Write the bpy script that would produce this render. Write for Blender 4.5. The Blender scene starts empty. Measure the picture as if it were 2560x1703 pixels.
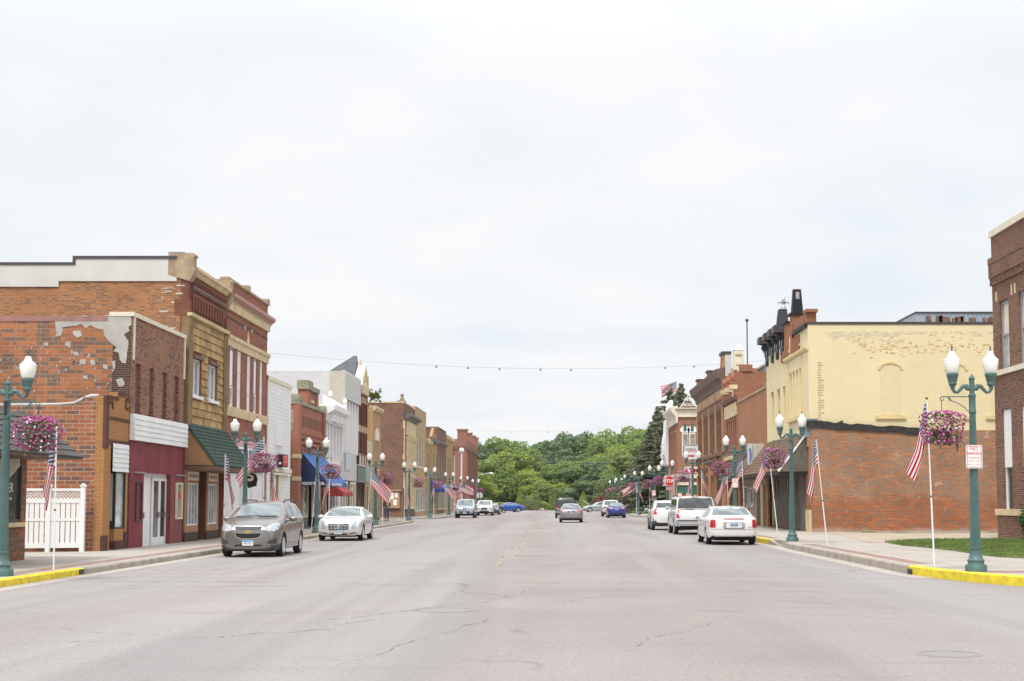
import bpy, bmesh, math, random
import numpy as np
from mathutils import Vector, Matrix
from mathutils.bvhtree import BVHTree

SC = bpy.context.scene
COL = SC.collection
rnd = random.Random(7)
# ------------------------------------------------------------------ camera
PITCH = math.radians(4.5)
FPX = 2560 * 50 / 36
XV, HY = 1391.0, 1251.0                       # vanishing point of the street in photo pixels
PPY = HY - FPX * math.tan(PITCH)
EYE = 1.7
cd = bpy.data.cameras.new('camera'); cam = bpy.data.objects.new('camera', cd); COL.objects.link(cam)
cam.location = (0, 0, EYE); cam.rotation_euler = (math.pi / 2 + PITCH, 0, 0)
cd.lens = 50; cd.sensor_width = 36; cd.clip_start = 0.1; cd.clip_end = 3000
cd.shift_x = -(XV - 1280) / 2560; cd.shift_y = (PPY - 851.5) / 2560
SC.camera = cam
# ------------------------------------------------------------------ sky: bright overcast
SUN_EL, SUN_AZ = math.radians(58), math.radians(200)
w = bpy.data.worlds.new('World'); SC.world = w; w.use_nodes = True
nt = w.node_tree; nt.nodes.clear()
def N(nt, t, **k):
    n = nt.nodes.new(t)
    for a, b in k.items(): setattr(n, a, b)
    return n
def math_node(nt, op, a=None, b=None, clamp=False):
    n = N(nt, 'ShaderNodeMath', operation=op, use_clamp=clamp)
    for i, v in enumerate((a, b)):
        if v is None: continue
        if isinstance(v, (int, float)): n.inputs[i].default_value = v
        else: nt.links.new(v, n.inputs[i])
    return n.outputs[0]
def mixc(nt, fac, a, b, blend='MIX'):
    n = N(nt, 'ShaderNodeMix', data_type='RGBA', blend_type=blend)
    for i, v in ((0, fac), (6, a), (7, b)):
        if isinstance(v, (int, float)): n.inputs[i].default_value = v
        elif isinstance(v, tuple): n.inputs[i].default_value = (*v[:3], 1)
        else: nt.links.new(v, n.inputs[i])
    return n.outputs[2]
def ramp(nt, fac, stops):
    n = N(nt, 'ShaderNodeValToRGB'); nt.links.new(fac, n.inputs[0])
    e = n.color_ramp.elements
    while len(e) < len(stops): e.new(0.5)
    for el, (p, c) in zip(e, stops):
        el.position = p; el.color = (*c, 1) if isinstance(c, tuple) else (c, c, c, 1)
    return n.outputs[0]
sky = N(nt, 'ShaderNodeTexSky', sky_type='NISHITA', sun_disc=False, sun_elevation=SUN_EL, sun_rotation=SUN_AZ)
tc = N(nt, 'ShaderNodeTexCoord'); sp = N(nt, 'ShaderNodeSeparateXYZ'); nt.links.new(tc.outputs['Generated'], sp.inputs[0])
den = math_node(nt, 'ADD', math_node(nt, 'MAXIMUM', sp.outputs[2], 0.0), 0.12)
cb = N(nt, 'ShaderNodeCombineXYZ')
nt.links.new(math_node(nt, 'DIVIDE', sp.outputs[0], den), cb.inputs[0]); nt.links.new(math_node(nt, 'DIVIDE', sp.outputs[1], den), cb.inputs[1])
n1 = N(nt, 'ShaderNodeTexNoise'); n1.inputs['Scale'].default_value = 0.55; n1.inputs['Detail'].default_value = 6; n1.inputs['Distortion'].default_value = 0.6
nt.links.new(cb.outputs[0], n1.inputs['Vector'])
n2 = N(nt, 'ShaderNodeTexNoise'); n2.inputs['Scale'].default_value = 2.1; n2.inputs['Detail'].default_value = 5; n2.inputs['Distortion'].default_value = 0.3
nt.links.new(cb.outputs[0], n2.inputs['Vector'])
cl = math_node(nt, 'ADD', math_node(nt, 'MULTIPLY', n1.outputs[0], 0.7), math_node(nt, 'MULTIPLY', n2.outputs[0], 0.3))
cloud = ramp(nt, cl, [(0.34, (0.72, 0.785, 0.89)), (0.45, (0.83, 0.86, 0.90)), (0.56, (0.90, 0.905, 0.915))])
# an overcast sky is brighter overhead than at the horizon
gain = ramp(nt, sp.outputs[2], [(0.0, 1.0), (0.30, 1.03), (0.62, 1.7), (1.0, 2.15)])
cloud = mixc(nt, 1.0, cloud, gain, 'MULTIPLY')
skyc = mixc(nt, 1.0, sky.outputs[0], (0.1, 0.1, 0.1), 'MULTIPLY')
allc = mixc(nt, 0.96, skyc, cloud)
bg = N(nt, 'ShaderNodeBackground'); bg.inputs[1].default_value = 0.585
nt.links.new(allc, bg.inputs[0]); out = N(nt, 'ShaderNodeOutputWorld'); nt.links.new(bg.outputs[0], out.inputs[0])
ld = bpy.data.lights.new('sun', 'SUN'); ld.energy = 1.35; ld.angle = math.radians(13); ld.color = (1, 0.965, 0.91)
sun = bpy.data.objects.new('sun', ld); COL.objects.link(sun); sun.location = (0, 0, 60)
sdir = Vector((math.sin(SUN_AZ) * math.cos(SUN_EL), math.cos(SUN_AZ) * math.cos(SUN_EL), math.sin(SUN_EL)))
sun.rotation_euler = (sdir).to_track_quat('Z', 'Y').to_euler()
vs = SC.view_settings; vs.view_transform = 'Standard'; vs.look = 'None'; vs.gamma = 1; vs.use_curve_mapping = False
vs.exposure = 0.87
SC.cycles.max_bounces = 5; SC.cycles.diffuse_bounces = 3; SC.cycles.glossy_bounces = 3; SC.cycles.transmission_bounces = 3; SC.cycles.transparent_max_bounces = 6
try: SC.cycles.use_denoising = True
except Exception: pass

# ------------------------------------------------------------------ surveying: photo point -> metres on a known plane
CROPS = dict(A1=(0,600,3.92), A2=(0,880,2.6147), A3=(300,600,3.92), A4=(240,960,3.5636), A5=(440,980,3.5636), A6=(640,860,3.0154),
    A7=(880,980,4.6118), A8=(1160,1040,5.2267), B1=(1500,940,4.1263), B2=(1620,840,6.0308), B3=(1620,1080,4.9), B4=(1880,700,4.3556),
    B5=(1900,1020,4.1263), B6=(2200,500,3.92), B7=(2200,860,2.529), C1=(0,1300,1.8414), C2=(1280,1300,1.8414), C3=(720,960,8.7125),
    C4=(700,1100,6.5333), C5=(1020,1140,9.8), C6=(1500,1140,9.8), C7=(1640,960,7.84), C8=(1760,1060,5.6), E1=(550,1070,7.84), D=(0,0,0.92070))
CT, ST = math.cos(PITCH), math.sin(PITCH)
def ray(c, x, y):
    ox, oy, s = CROPS[c]
    a = (ox + x / s - XV) / FPX; b = (PPY - (oy + y / s)) / FPX
    return a, CT - b * ST, ST + b * CT
XL, XR = -13.9, 12.1
def Q(c, x, y, X=XL):            # on a wall along the street -> (Y, Z)
    a, f, u = ray(c, x, y); k = X / a
    return f * k, EYE + u * k
def QY(c, x, y, Y):              # on a wall across the street -> (X, Z)
    a, f, u = ray(c, x, y); k = Y / f
    return a * k, EYE + u * k
def QG(c, x, y, Z=0.0):          # on the ground -> (X, Y)
    a, f, u = ray(c, x, y); k = (Z - EYE) / u
    return a * k, f * k
GZ = {'L': 0.15, 'R': 0.20}

# ------------------------------------------------------------------ object helpers
ORG = {}
def tag(o, label=None, cat=None, group=None, kind=None):
    if label: o['label'] = label
    if cat: o['category'] = cat
    if group: o['group'] = group
    if kind: o['kind'] = kind
    return o
def empty(name, loc, label=None, cat=None, group=None):
    o = bpy.data.objects.new(name, None); COL.objects.link(o); o.location = loc; o.empty_display_size = 0.3
    ORG[o.name] = Vector(loc)
    return tag(o, label, cat, group)
def kids(o): return list(o.children)
def copy_tree(o, parent=None):
    c = o.copy(); COL.objects.link(c); c.parent = parent
    ORG[c.name] = ORG.get(o.name, Vector())
    for ch in kids(o): copy_tree(ch, c)
    return c
SPLIT = set('pilaster column chimney corner_trim wood_corner_post stone_block parapet_step parapet_cap stone_key white_pilaster brick_pilaster brick_turret corner_stone turret_coping gable_coping metal_flashing window_surround door_pilaster corner_board stone_coping stone_band paper cornice_bracket console awning_bracket shopfront_panel shopfront_base gable_ornament side_band'.split())
class MB:
    def __init__(s): s.v = []; s.f = []; s.m = []; s.uv = None
    def add(s, vs, fs, m=0):
        n = len(s.v); s.v += [tuple(p) for p in vs]
        for f in fs: s.f.append(tuple(i + n for i in f)); s.m.append(m)
        return s
    def box(s, x0, x1, y0, y1, z0, z1, m=0):
        x0, x1 = min(x0, x1), max(x0, x1); y0, y1 = min(y0, y1), max(y0, y1); z0, z1 = min(z0, z1), max(z0, z1)
        return s.add([(x0,y0,z0),(x1,y0,z0),(x1,y1,z0),(x0,y1,z0),(x0,y0,z1),(x1,y0,z1),(x1,y1,z1),(x0,y1,z1)],
              [(0,3,2,1),(4,5,6,7),(0,1,5,4),(1,2,6,5),(2,3,7,6),(3,0,4,7)], m)
    def prism(s, poly, a, b, axis='x', m=0):
        # poly: 2D points in the two other axes (y,z)/(x,z)/(x,y); extruded from a to b along axis
        def P(p, t): return {'x': (t, p[0], p[1]), 'y': (p[0], t, p[1]), 'z': (p[0], p[1], t)}[axis]
        n = len(poly); vs = [P(p, a) for p in poly] + [P(p, b) for p in poly]
        fs = [tuple(range(n)), tuple(range(2 * n - 1, n - 1, -1))] + [(i, i + n, (i + 1) % n + n, (i + 1) % n) for i in range(n)]
        return s.add(vs, fs, m)
    def lathe(s, prof, n=16, c=(0, 0, 0), m=0, flute=0, caps=True):
        vs = []
        for r, z in prof:
            for i in range(n):
                a = 2 * math.pi * i / n; rr = r * (1 - flute * (i % 2))
                vs.append((c[0] + rr * math.cos(a), c[1] + rr * math.sin(a), c[2] + z))
        fs = [(j * n + i, j * n + (i + 1) % n, (j + 1) * n + (i + 1) % n, (j + 1) * n + i) for j in range(len(prof) - 1) for i in range(n)]
        if caps: fs += [tuple(range(n - 1, -1, -1)), tuple(range((len(prof) - 1) * n, len(prof) * n))]
        return s.add(vs, fs, m)
    def tube(s, pts, r, n=8, m=0, closed=False):
        pts = [Vector(p) for p in pts]; rs = r if isinstance(r, (list, tuple)) else [r] * len(pts)
        rings = []; up = Vector((0.13, 0.21, 0.97))
        for i, p in enumerate(pts):
            d = (pts[min(i + 1, len(pts) - 1)] - pts[max(i - 1, 0)]).normalized()
            u = d.cross(up)
            if u.length < 1e-3: u = d.cross(Vector((1, 0, 0)))
            u.normalize(); v = d.cross(u).normalized()
            rings.append([p + (u * math.cos(2 * math.pi * k / n) + v * math.sin(2 * math.pi * k / n)) * rs[i] for k in range(n)])
        vs = [q for R in rings for q in R]
        fs = [(j * n + k, j * n + (k + 1) % n, (j + 1) * n + (k + 1) % n, (j + 1) * n + k) for j in range(len(pts) - 1) for k in range(n)]
        fs += [tuple(range(n - 1, -1, -1)), tuple(range((len(pts) - 1) * n, len(pts) * n))]
        return s.add(vs, fs, m)
    def sphere(s, c, r, n=10, m=0, sx=1, sy=1, sz=1):
        vs = []; k = n // 2
        for j in range(k + 1):
            t = math.pi * j / k
            for i in range(n):
                a = 2 * math.pi * i / n
                vs.append((c[0] + sx * r * math.sin(t) * math.cos(a), c[1] + sy * r * math.sin(t) * math.sin(a), c[2] - sz * r * math.cos(t)))
        fs = [(j * n + i, j * n + (i + 1) % n, (j + 1) * n + (i + 1) % n, (j + 1) * n + i) for j in range(k) for i in range(n)]
        return s.add(vs, fs, m)
    def build(s, name, mats, parent=None, loc=None, smooth=None, top=None):
        if name in SPLIT and parent and not s.uv:
            root = list(range(len(s.v)))
            def find(i):
                while root[i] != i: root[i] = root[root[i]]; i = root[i]
                return i
            for f in s.f:
                a = find(f[0])
                for i in f[1:]: root[find(i)] = a
            comps = {}
            for k, f in enumerate(s.f): comps.setdefault(find(f[0]), []).append(k)
            if len(comps) > 1:
                for ks in comps.values():
                    m2 = MB(); idx = {}
                    for k in ks: m2.f.append(tuple(idx.setdefault(i, len(idx)) for i in s.f[k])); m2.m.append(s.m[k])
                    m2.v = [s.v[i] for i in idx]; o = m2.build(name, mats, parent, loc, smooth)
                return o
        if not isinstance(mats, (list, tuple)): mats = [mats]
        me = bpy.data.meshes.new(name)
        org = ORG.get(parent.name, Vector()) if parent else Vector(loc or (0, 0, 0))
        me.from_pydata([(p[0] - org[0], p[1] - org[1], p[2] - org[2]) for p in s.v], [], s.f)
        for m_ in mats: me.materials.append(m_)
        if len(mats) > 1: me.polygons.foreach_set('material_index', s.m)
        if s.uv:
            ul = me.uv_layers.new(name='UVMap')
            flat = [c for f in s.f for i in f for c in s.uv[i]]
            ul.data.foreach_set('uv', flat)
        if smooth is not None:
            me.polygons.foreach_set('use_smooth', [True] * len(me.polygons))
            me.set_sharp_from_angle(angle=math.radians(smooth))
        o = bpy.data.objects.new(name, me); COL.objects.link(o)
        if parent: o.parent = parent
        else: o.location = org
        ORG[o.name] = org.copy()
        return o
def mesh_obj(name, me, parent=None, loc=(0, 0, 0)):
    o = bpy.data.objects.new(name, me); COL.objects.link(o); o.location = loc
    if parent: o.parent = parent
    ORG[o.name] = Vector(loc) if not parent else ORG.get(parent.name, Vector()) + Vector(loc)
    return o
def text(name, body, size, mat, parent, center, right, up, depth=0.004, bold=0.0, sx=1.0):
    """flat raised lettering; center is a world point, right/up are unit vectors"""
    cu = bpy.data.curves.new('t', 'FONT'); cu.body = body; cu.size = size; cu.align_x = 'CENTER'; cu.align_y = 'CENTER'
    cu.extrude = depth; cu.offset = bold; cu.resolution_u = 2
    o = bpy.data.objects.new('t', cu); COL.objects.link(o)
    dg = bpy.context.evaluated_depsgraph_get(); me = bpy.data.meshes.new_from_object(o.evaluated_get(dg)); bpy.data.objects.remove(o)
    me.name = name; me.materials.clear(); me.materials.append(mat)
    r = Vector(right).normalized(); u = Vector(up).normalized(); n = r.cross(u)
    c = Vector(center) - (ORG.get(parent.name, Vector()) if parent else Vector())
    for v in me.vertices:
        v.co = c + r * v.co.x * sx + u * v.co.y + n * v.co.z
    return mesh_obj(name, me) if not parent else _par(mesh_obj(name, me), parent)
def _par(o, p):
    o.parent = p; ORG[o.name] = ORG.get(p.name, Vector()).copy(); return o

# ------------------------------------------------------------------ materials
MATS = {}
def newmat(name):
    m = bpy.data.materials.new(name); m.use_nodes = True; nt = m.node_tree
    b = nt.nodes['Principled BSDF']; MATS[name] = m
    return m, nt, b
def M(name, col, rough=0.7, metal=0.0, var=0.10, scale=2.5, spec=0.5, coat=0.0, bump=0.0, bscale=30):
    if name in MATS: return MATS[name]
    m, nt, b = newmat(name)
    b.inputs['Roughness'].default_value = rough; b.inputs['Metallic'].default_value = metal
    b.inputs['Specular IOR Level'].default_value = spec; b.inputs['Coat Weight'].default_value = coat; b.inputs['Coat Roughness'].default_value = 0.06
    tc = N(nt, 'ShaderNodeTexCoord')
    n = N(nt, 'ShaderNodeTexNoise'); n.inputs['Scale'].default_value = scale; n.inputs['Detail'].default_value = 5
    nt.links.new(tc.outputs['Object'], n.inputs['Vector'])
    f = ramp(nt, n.outputs[0], [(0.3, 0.0), (0.7, 1.0)])
    c = mixc(nt, f, tuple(max(0, v * (1 - var)) for v in col), tuple(min(1, v * (1 + var)) for v in col))
    nt.links.new(c, b.inputs['Base Color'])
    if bump:
        n3 = N(nt, 'ShaderNodeTexNoise'); n3.inputs['Scale'].default_value = bscale; n3.inputs['Detail'].default_value = 3
        nt.links.new(tc.outputs['Object'], n3.inputs['Vector'])
        bp = N(nt, 'ShaderNodeBump'); bp.inputs['Strength'].default_value = bump; bp.inputs['Distance'].default_value = 0.02
        nt.links.new(n3.outputs[0], bp.inputs['Height']); nt.links.new(bp.outputs[0], b.inputs['Normal'])
    return m
def wallvec(nt):
    tc = N(nt, 'ShaderNodeTexCoord'); s = N(nt, 'ShaderNodeSeparateXYZ'); nt.links.new(tc.outputs['Object'], s.inputs[0])
    c = N(nt, 'ShaderNodeCombineXYZ'); nt.links.new(math_node(nt, 'ADD', s.outputs[0], s.outputs[1]), c.inputs[0]); nt.links.new(s.outputs[2], c.inputs[1])
    return tc, s, c.outputs[0]
def brick(name, c1, c2, mortar, bw=0.21, bh=0.072, ms=0.010, dark=None, dark_t=0.60, patch=None, patch_t=0.68, patch_s=0.9, rough=0.9, grime=0.35, zband=None):
    if name in MATS: return MATS[name]
    m, nt, b = newmat(name); b.inputs['Roughness'].default_value = rough; b.inputs['Specular IOR Level'].default_value = 0.2
    tc, s, vec = wallvec(nt)
    bt = N(nt, 'ShaderNodeTexBrick'); nt.links.new(vec, bt.inputs['Vector'])
    bt.inputs['Color1'].default_value = (*c1, 1); bt.inputs['Color2'].default_value = (*c2, 1); bt.inputs['Mortar'].default_value = (*mortar, 1)
    bt.inputs['Scale'].default_value = 1; bt.inputs['Brick Width'].default_value = bw; bt.inputs['Row Height'].default_value = bh
    bt.inputs['Mortar Size'].default_value = ms; bt.inputs['Mortar Smooth'].default_value = 0.2; bt.inputs['Bias'].default_value = 0
    col = bt.outputs['Color']
    # single odd bricks: a cell-wise random value laid out like the courses
    sc = N(nt, 'ShaderNodeVectorMath', operation='DIVIDE'); nt.links.new(vec, sc.inputs[0]); sc.inputs[1].default_value = (bw * 0.97, bh, 1)
    fl = N(nt, 'ShaderNodeVectorMath', operation='FLOOR'); nt.links.new(sc.outputs[0], fl.inputs[0])
    wn = N(nt, 'ShaderNodeTexWhiteNoise'); nt.links.new(fl.outputs[0], wn.inputs['Vector'])
    inv = math_node(nt, 'SUBTRACT', 1.0, bt.outputs['Fac'])
    if dark:
        n0 = N(nt, 'ShaderNodeTexNoise'); n0.inputs['Scale'].default_value = 0.8; nt.links.new(vec, n0.inputs['Vector'])
        q = math_node(nt, 'GREATER_THAN', math_node(nt, 'ADD', math_node(nt, 'MULTIPLY', wn.outputs[0], 0.5), math_node(nt, 'MULTIPLY', n0.outputs[0], 0.5)), dark_t)
        col = mixc(nt, math_node(nt, 'MULTIPLY', math_node(nt, 'MULTIPLY', q, inv), 0.8), col, dark)
    n1 = N(nt, 'ShaderNodeTexNoise'); n1.inputs['Scale'].default_value = 0.45; n1.inputs['Detail'].default_value = 7; n1.inputs['Roughness'].default_value = 0.65
    nt.links.new(vec, n1.inputs['Vector'])
    g = ramp(nt, n1.outputs[0], [(0.3, 1 - grime), (0.7, 1 + 0.0)])
    col = mixc(nt, 1.0, col, g, 'MULTIPLY')
    if patch:
        n2 = N(nt, 'ShaderNodeTexNoise'); n2.inputs['Scale'].default_value = patch_s; n2.inputs['Detail'].default_value = 8; n2.inputs['Roughness'].default_value = 0.7
        nt.links.new(vec, n2.inputs['Vector'])
        pf = ramp(nt, n2.outputs[0], [(patch_t, 0.0), (min(1, patch_t + 0.03), 1.0)])
        col = mixc(nt, math_node(nt, 'MULTIPLY', pf, 0.85), col, patch)
    if zband:
        zz = math_node(nt, 'ADD', s.outputs[2], math_node(nt, 'MULTIPLY', n1.outputs[0], 1.2))
        for z_, c_ in zband:
            f_ = N(nt, 'ShaderNodeMapRange'); nt.links.new(zz, f_.inputs[0]); f_.inputs[1].default_value = z_ + (.95 if z_ > 1 else .66); f_.inputs[2].default_value = z_ + .40
            col = mixc(nt, f_.outputs[0], col, mixc(nt, 1.0, col, c_, 'MULTIPLY') if max(c_) <= 1.01 else tuple(v - 1 for v in c_))
    nt.links.new(col, b.inputs['Base Color'])
    bp = N(nt, 'ShaderNodeBump'); bp.inputs['Strength'].default_value = 0.6; bp.inputs['Distance'].default_value = 0.01; bp.invert = True
    nt.links.new(bt.outputs['Fac'], bp.inputs['Height']); nt.links.new(bp.outputs[0], b.inputs['Normal'])
    return m
def glass(name, col=(0.03, 0.035, 0.04), rough=0.06, streak=None):
    if name in MATS: return MATS[name]
    m, nt, b = newmat(name); b.inputs['Roughness'].default_value = rough; b.inputs['Specular IOR Level'].default_value = 0.9; b.inputs['IOR'].default_value = 1.52
    tc, s, vec = wallvec(nt)
    n = N(nt, 'ShaderNodeTexNoise'); n.inputs['Scale'].default_value = 1.6; n.inputs['Detail'].default_value = 4; n.inputs['Distortion'].default_value = 1.0
    nt.links.new(vec, n.inputs['Vector'])
    f = ramp(nt, n.outputs[0], [(0.42, 0.0), (0.62, 1.0)])
    nt.links.new(mixc(nt, f, col, streak or tuple(v * 2.2 for v in col)), b.inputs['Base Color'])
    return m

# plain materials
m_concrete = M('concrete', (0.40, 0.36, 0.315), 0.9, var=0.12, scale=0.8, bump=0.2, bscale=60)
def add_joints(m, px, py, col, w=0.012):
    nt = m.node_tree; b = nt.nodes['Principled BSDF']; old = b.inputs['Base Color'].links[0].from_socket
    s = N(nt, 'ShaderNodeSeparateXYZ'); nt.links.new(N(nt, 'ShaderNodeTexCoord').outputs['Object'], s.inputs[0])
    f = math_node(nt, 'MAXIMUM', math_node(nt, 'LESS_THAN', math_node(nt, 'FRACT', math_node(nt, 'DIVIDE', s.outputs[0], px)), w / px), math_node(nt, 'LESS_THAN', math_node(nt, 'FRACT', math_node(nt, 'DIVIDE', s.outputs[1], py)), w / py))
    nt.links.new(mixc(nt, math_node(nt, 'MULTIPLY', f, .8), old, col), b.inputs['Base Color'])
def add_chips(m, col, t=0.60, scale=7):
    nt = m.node_tree; b = nt.nodes['Principled BSDF']; old = b.inputs['Base Color'].links[0].from_socket
    n = N(nt, 'ShaderNodeTexNoise'); n.inputs['Scale'].default_value = scale; n.inputs['Detail'].default_value = 8; n.inputs['Roughness'].default_value = .75; nt.links.new(N(nt, 'ShaderNodeTexCoord').outputs['Object'], n.inputs['Vector'])
    nt.links.new(mixc(nt, math_node(nt, 'MULTIPLY', ramp(nt, n.outputs[0], [(t, 0.), (t + .05, 1.)]), .8), old, col), b.inputs['Base Color'])
add_joints(m_concrete, 1.55, 1.8, (0.20, 0.18, 0.155), 0.025)
m_kerb = M('kerb_concrete', (0.37, 0.325, 0.27), 0.9, var=0.22, scale=1.6, bump=0.25)
m_yellow = M('yellow_paint', (0.70, 0.55, 0.03), 0.75, var=0.22, scale=5.0, bump=.3)
add_chips(m_yellow, (0.40, 0.35, 0.24)); add_joints(m_kerb, 400, 3.0, (0.15, 0.13, 0.11), 0.03)
m_yellow_worn = M('yellow_paint_worn', (0.70, 0.55, 0.12), 0.8, var=0.3, scale=9)
m_white = M('white_paint', (0.82, 0.82, 0.81), 0.5, var=0.03)
m_whitesiding = M('white_siding', (0.78, 0.78, 0.77), 0.55, var=0.05, scale=1.2)
m_whiteworn = M('white_line_worn', (0.52, 0.50, 0.49), 0.8, var=0.12, scale=6)
m_cream = M('cream_stone', (0.62, 0.50, 0.30), 0.8, var=0.14, scale=2.0)
m_creamw = M('cream_trim', (0.72, 0.66, 0.52), 0.7, var=0.08)
m_stone = M('grey_stone', (0.36, 0.27, 0.175), 0.9, var=0.30, scale=2.2, bump=0.2)
m_black = M('black', (0.015, 0.015, 0.017), 0.5, var=0.2)
m_dark = M('dark_brown', (0.045, 0.032, 0.024), 0.7, var=0.2)
m_tar = M('tar', (0.03, 0.028, 0.027), 0.85, var=0.5, scale=5, bump=0.6, bscale=8)
m_stucco = M('old_stucco', (0.45, 0.43, 0.39), 0.95, var=0.14, scale=2.5, bump=0.4)
m_bluegrey_trim = M('grey_membrane', (0.62, 0.60, 0.56), 0.6, var=0.06, scale=1.0)
m_capmetal = M('dark_cap_metal', (0.06, 0.05, 0.055), 0.5, var=0.1)
m_tan = M('tan_panel', (0.42, 0.27, 0.15), 0.8, var=0.1)
m_orange = M('tan_board', (0.37, 0.20, 0.10), 0.8, var=0.1)
m_brown = M('brown_trim', (0.16, 0.09, 0.055), 0.75, var=0.2)
m_brownboard = M('brown_board', (0.20, 0.12, 0.07), 0.8, var=0.2)
m_maroon = M('maroon_metal', (0.21, 0.035, 0.045), 0.5, var=0.22, scale=1.2)
m_purple = M('blind_panel', (0.135, 0.055, 0.06), 0.7, var=0.15)
m_lampgreen = M('lamp_green', (0.075, 0.142, 0.135), 0.45, var=0.14, scale=3)
m_metal = M('bare_metal', (0.45, 0.46, 0.47), 0.4, 0.7, var=0.1)
m_rooftar = M('roof_tar', (0.12, 0.11, 0.105), 0.95, var=0.2)
m_red = M('sign_red', (0.62, 0.02, 0.025), 0.5, var=0.05)
m_blue = M('blue_awning', (0.035, 0.125, 0.40), 0.7, var=0.08)
m_glass = glass('window_glass')
m_glass2 = glass('shop_glass', (0.035, 0.045, 0.045), 0.04, (0.30, 0.33, 0.32))
m_glass3 = glass('pale_glass', (0.38, 0.44, 0.42), 0.08, (0.55, 0.58, 0.57))
m_curtain = glass('curtained_glass', (0.22, 0.23, 0.23), 0.15, (0.34, 0.35, 0.35))

b_L2side = brick('block_orange', (0.53, 0.215, 0.095), (0.40, 0.155, 0.080), (0.42, 0.32, 0.24), 0.40, 0.135, 0.010, dark=(0.19, 0.14, 0.11), dark_t=0.575, patch=(0.40, 0.33, 0.25), patch_t=0.635, patch_s=2.2)
b_L1side = brick('block_red', (0.48, 0.190, 0.095), (0.36, 0.135, 0.075), (0.50, 0.39, 0.29), 0.40, 0.135, 0.013, dark=(0.18, 0.12, 0.11), dark_t=0.60, patch=(0.46, 0.38, 0.31), patch_t=0.64, patch_s=2.0)
b_L2 = brick('brick_redbrown', (0.36, 0.16, 0.095), (0.28, 0.12, 0.075), (0.34, 0.25, 0.18), dark=(0.085, 0.045, 0.045), dark_t=0.63, grime=0.2)
b_dark = brick('brick_dark', (0.10, 0.055, 0.045), (0.075, 0.04, 0.035), (0.27, 0.20, 0.15))
b_L3side = brick('brick_orange', (0.53, 0.225, 0.085), (0.41, 0.165, 0.070), (0.44, 0.30, 0.20), dark=(0.22, 0.12, 0.08), dark_t=0.62, grime=0.3, patch=(0.42, 0.27, 0.17), patch_t=0.66, patch_s=1.5)
b_L3 = brick('brick_maroon', (0.28, 0.105, 0.065), (0.22, 0.08, 0.053), (0.20, 0.11, 0.08), grime=0.25)
b_L4 = brick('brick_red', (0.36, 0.125, 0.075), (0.28, 0.095, 0.06), (0.34, 0.20, 0.15), dark=(0.11, 0.05, 0.05), dark_t=0.68, grime=0.15)
b_tan = brick('brick_tan', (0.52, 0.265, 0.10), (0.46, 0.225, 0.085), (0.30, 0.17, 0.09), 0.24, 0.072, grime=0.15)
b_tanbrown = brick('brick_brown_trim', (0.16, 0.07, 0.05), (0.12, 0.06, 0.045), (0.15, 0.09, 0.07))
b_L0 = brick('brick_rustic', (0.24, 0.13, 0.075), (0.17, 0.10, 0.065), (0.20, 0.15, 0.11), 0.17, 0.075, dark=(0.48, 0.15, 0.06), dark_t=0.60, grime=0.2)
b_white = brick('brick_white', (0.80, 0.80, 0.80), (0.74, 0.74, 0.74), (0.58, 0.58, 0.58), dark=(0.60, 0.60, 0.60), dark_t=0.72, grime=0.12)
b_L6 = brick('brick_salmon', (0.42, 0.16, 0.10), (0.35, 0.125, 0.085), (0.42, 0.23, 0.17), grime=0.15)
b_L10 = brick('brick_yellow_tan', (0.52, 0.35, 0.16), (0.46, 0.30, 0.13), (0.38, 0.26, 0.14), dark=(0.32, 0.18, 0.09), dark_t=0.66, grime=0.2)
b_L11 = brick('brick_brown', (0.26, 0.135, 0.095), (0.20, 0.10, 0.075), (0.32, 0.21, 0.15), dark=(0.10, 0.055, 0.05), dark_t=0.66, grime=0.25)
b_L12 = brick('brick_sand', (0.52, 0.37, 0.21), (0.47, 0.33, 0.18), (0.36, 0.25, 0.15), 0.4, 0.15, grime=0.12)
b_yellow = brick('brick_painted_yellow', (0.82, 0.72, 0.46), (0.80, 0.70, 0.44), (0.75, 0.64, 0.38), ms=0.007, grime=0.07, patch=(0.48, 0.27, 0.15), patch_t=0.72, patch_s=2.6)
b_R1low = brick('brick_orange_side', (0.54, 0.240, 0.11), (0.37, 0.155, 0.08), (0.46, 0.34, 0.24), 0.30, 0.085, 0.010, dark=(0.30, 0.22, 0.17), dark_t=0.53, grime=0.35, zband=((1.5, (1.0, 0.76, 0.66)), (.12, (1.45, 1.37, 1.30))), patch=(0.50, 0.36, 0.27), patch_t=0.62, patch_s=1.4)
b_R0 = brick('brick_chocolate', (0.245, 0.11, 0.075), (0.175, 0.08, 0.06), (0.36, 0.26, 0.19), 0.21, 0.078, 0.010, dark=(0.075, 0.04, 0.04), dark_t=0.62, grime=0.25)
b_R2 = brick('brick_rose', (0.46, 0.215, 0.11), (0.39, 0.175, 0.09), (0.36, 0.22, 0.14), grime=0.15)
b_R3 = brick('brick_deep_red', (0.40, 0.165, 0.085), (0.31, 0.125, 0.07), (0.36, 0.2, 0.14), grime=0.2)
b_R4 = brick('brick_buff_orange', (0.50, 0.27, 0.14), (0.45, 0.235, 0.12), (0.42, 0.24, 0.14), grime=0.15)
b_R5 = M('painted_brown_brick', (0.32, 0.155, 0.095), 0.85, var=0.08, scale=1)
b_L16 = brick('brick_rust', (0.36, 0.165, 0.115), (0.30, 0.13, 0.095), (0.32, 0.19, 0.14), grime=0.2)
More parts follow.
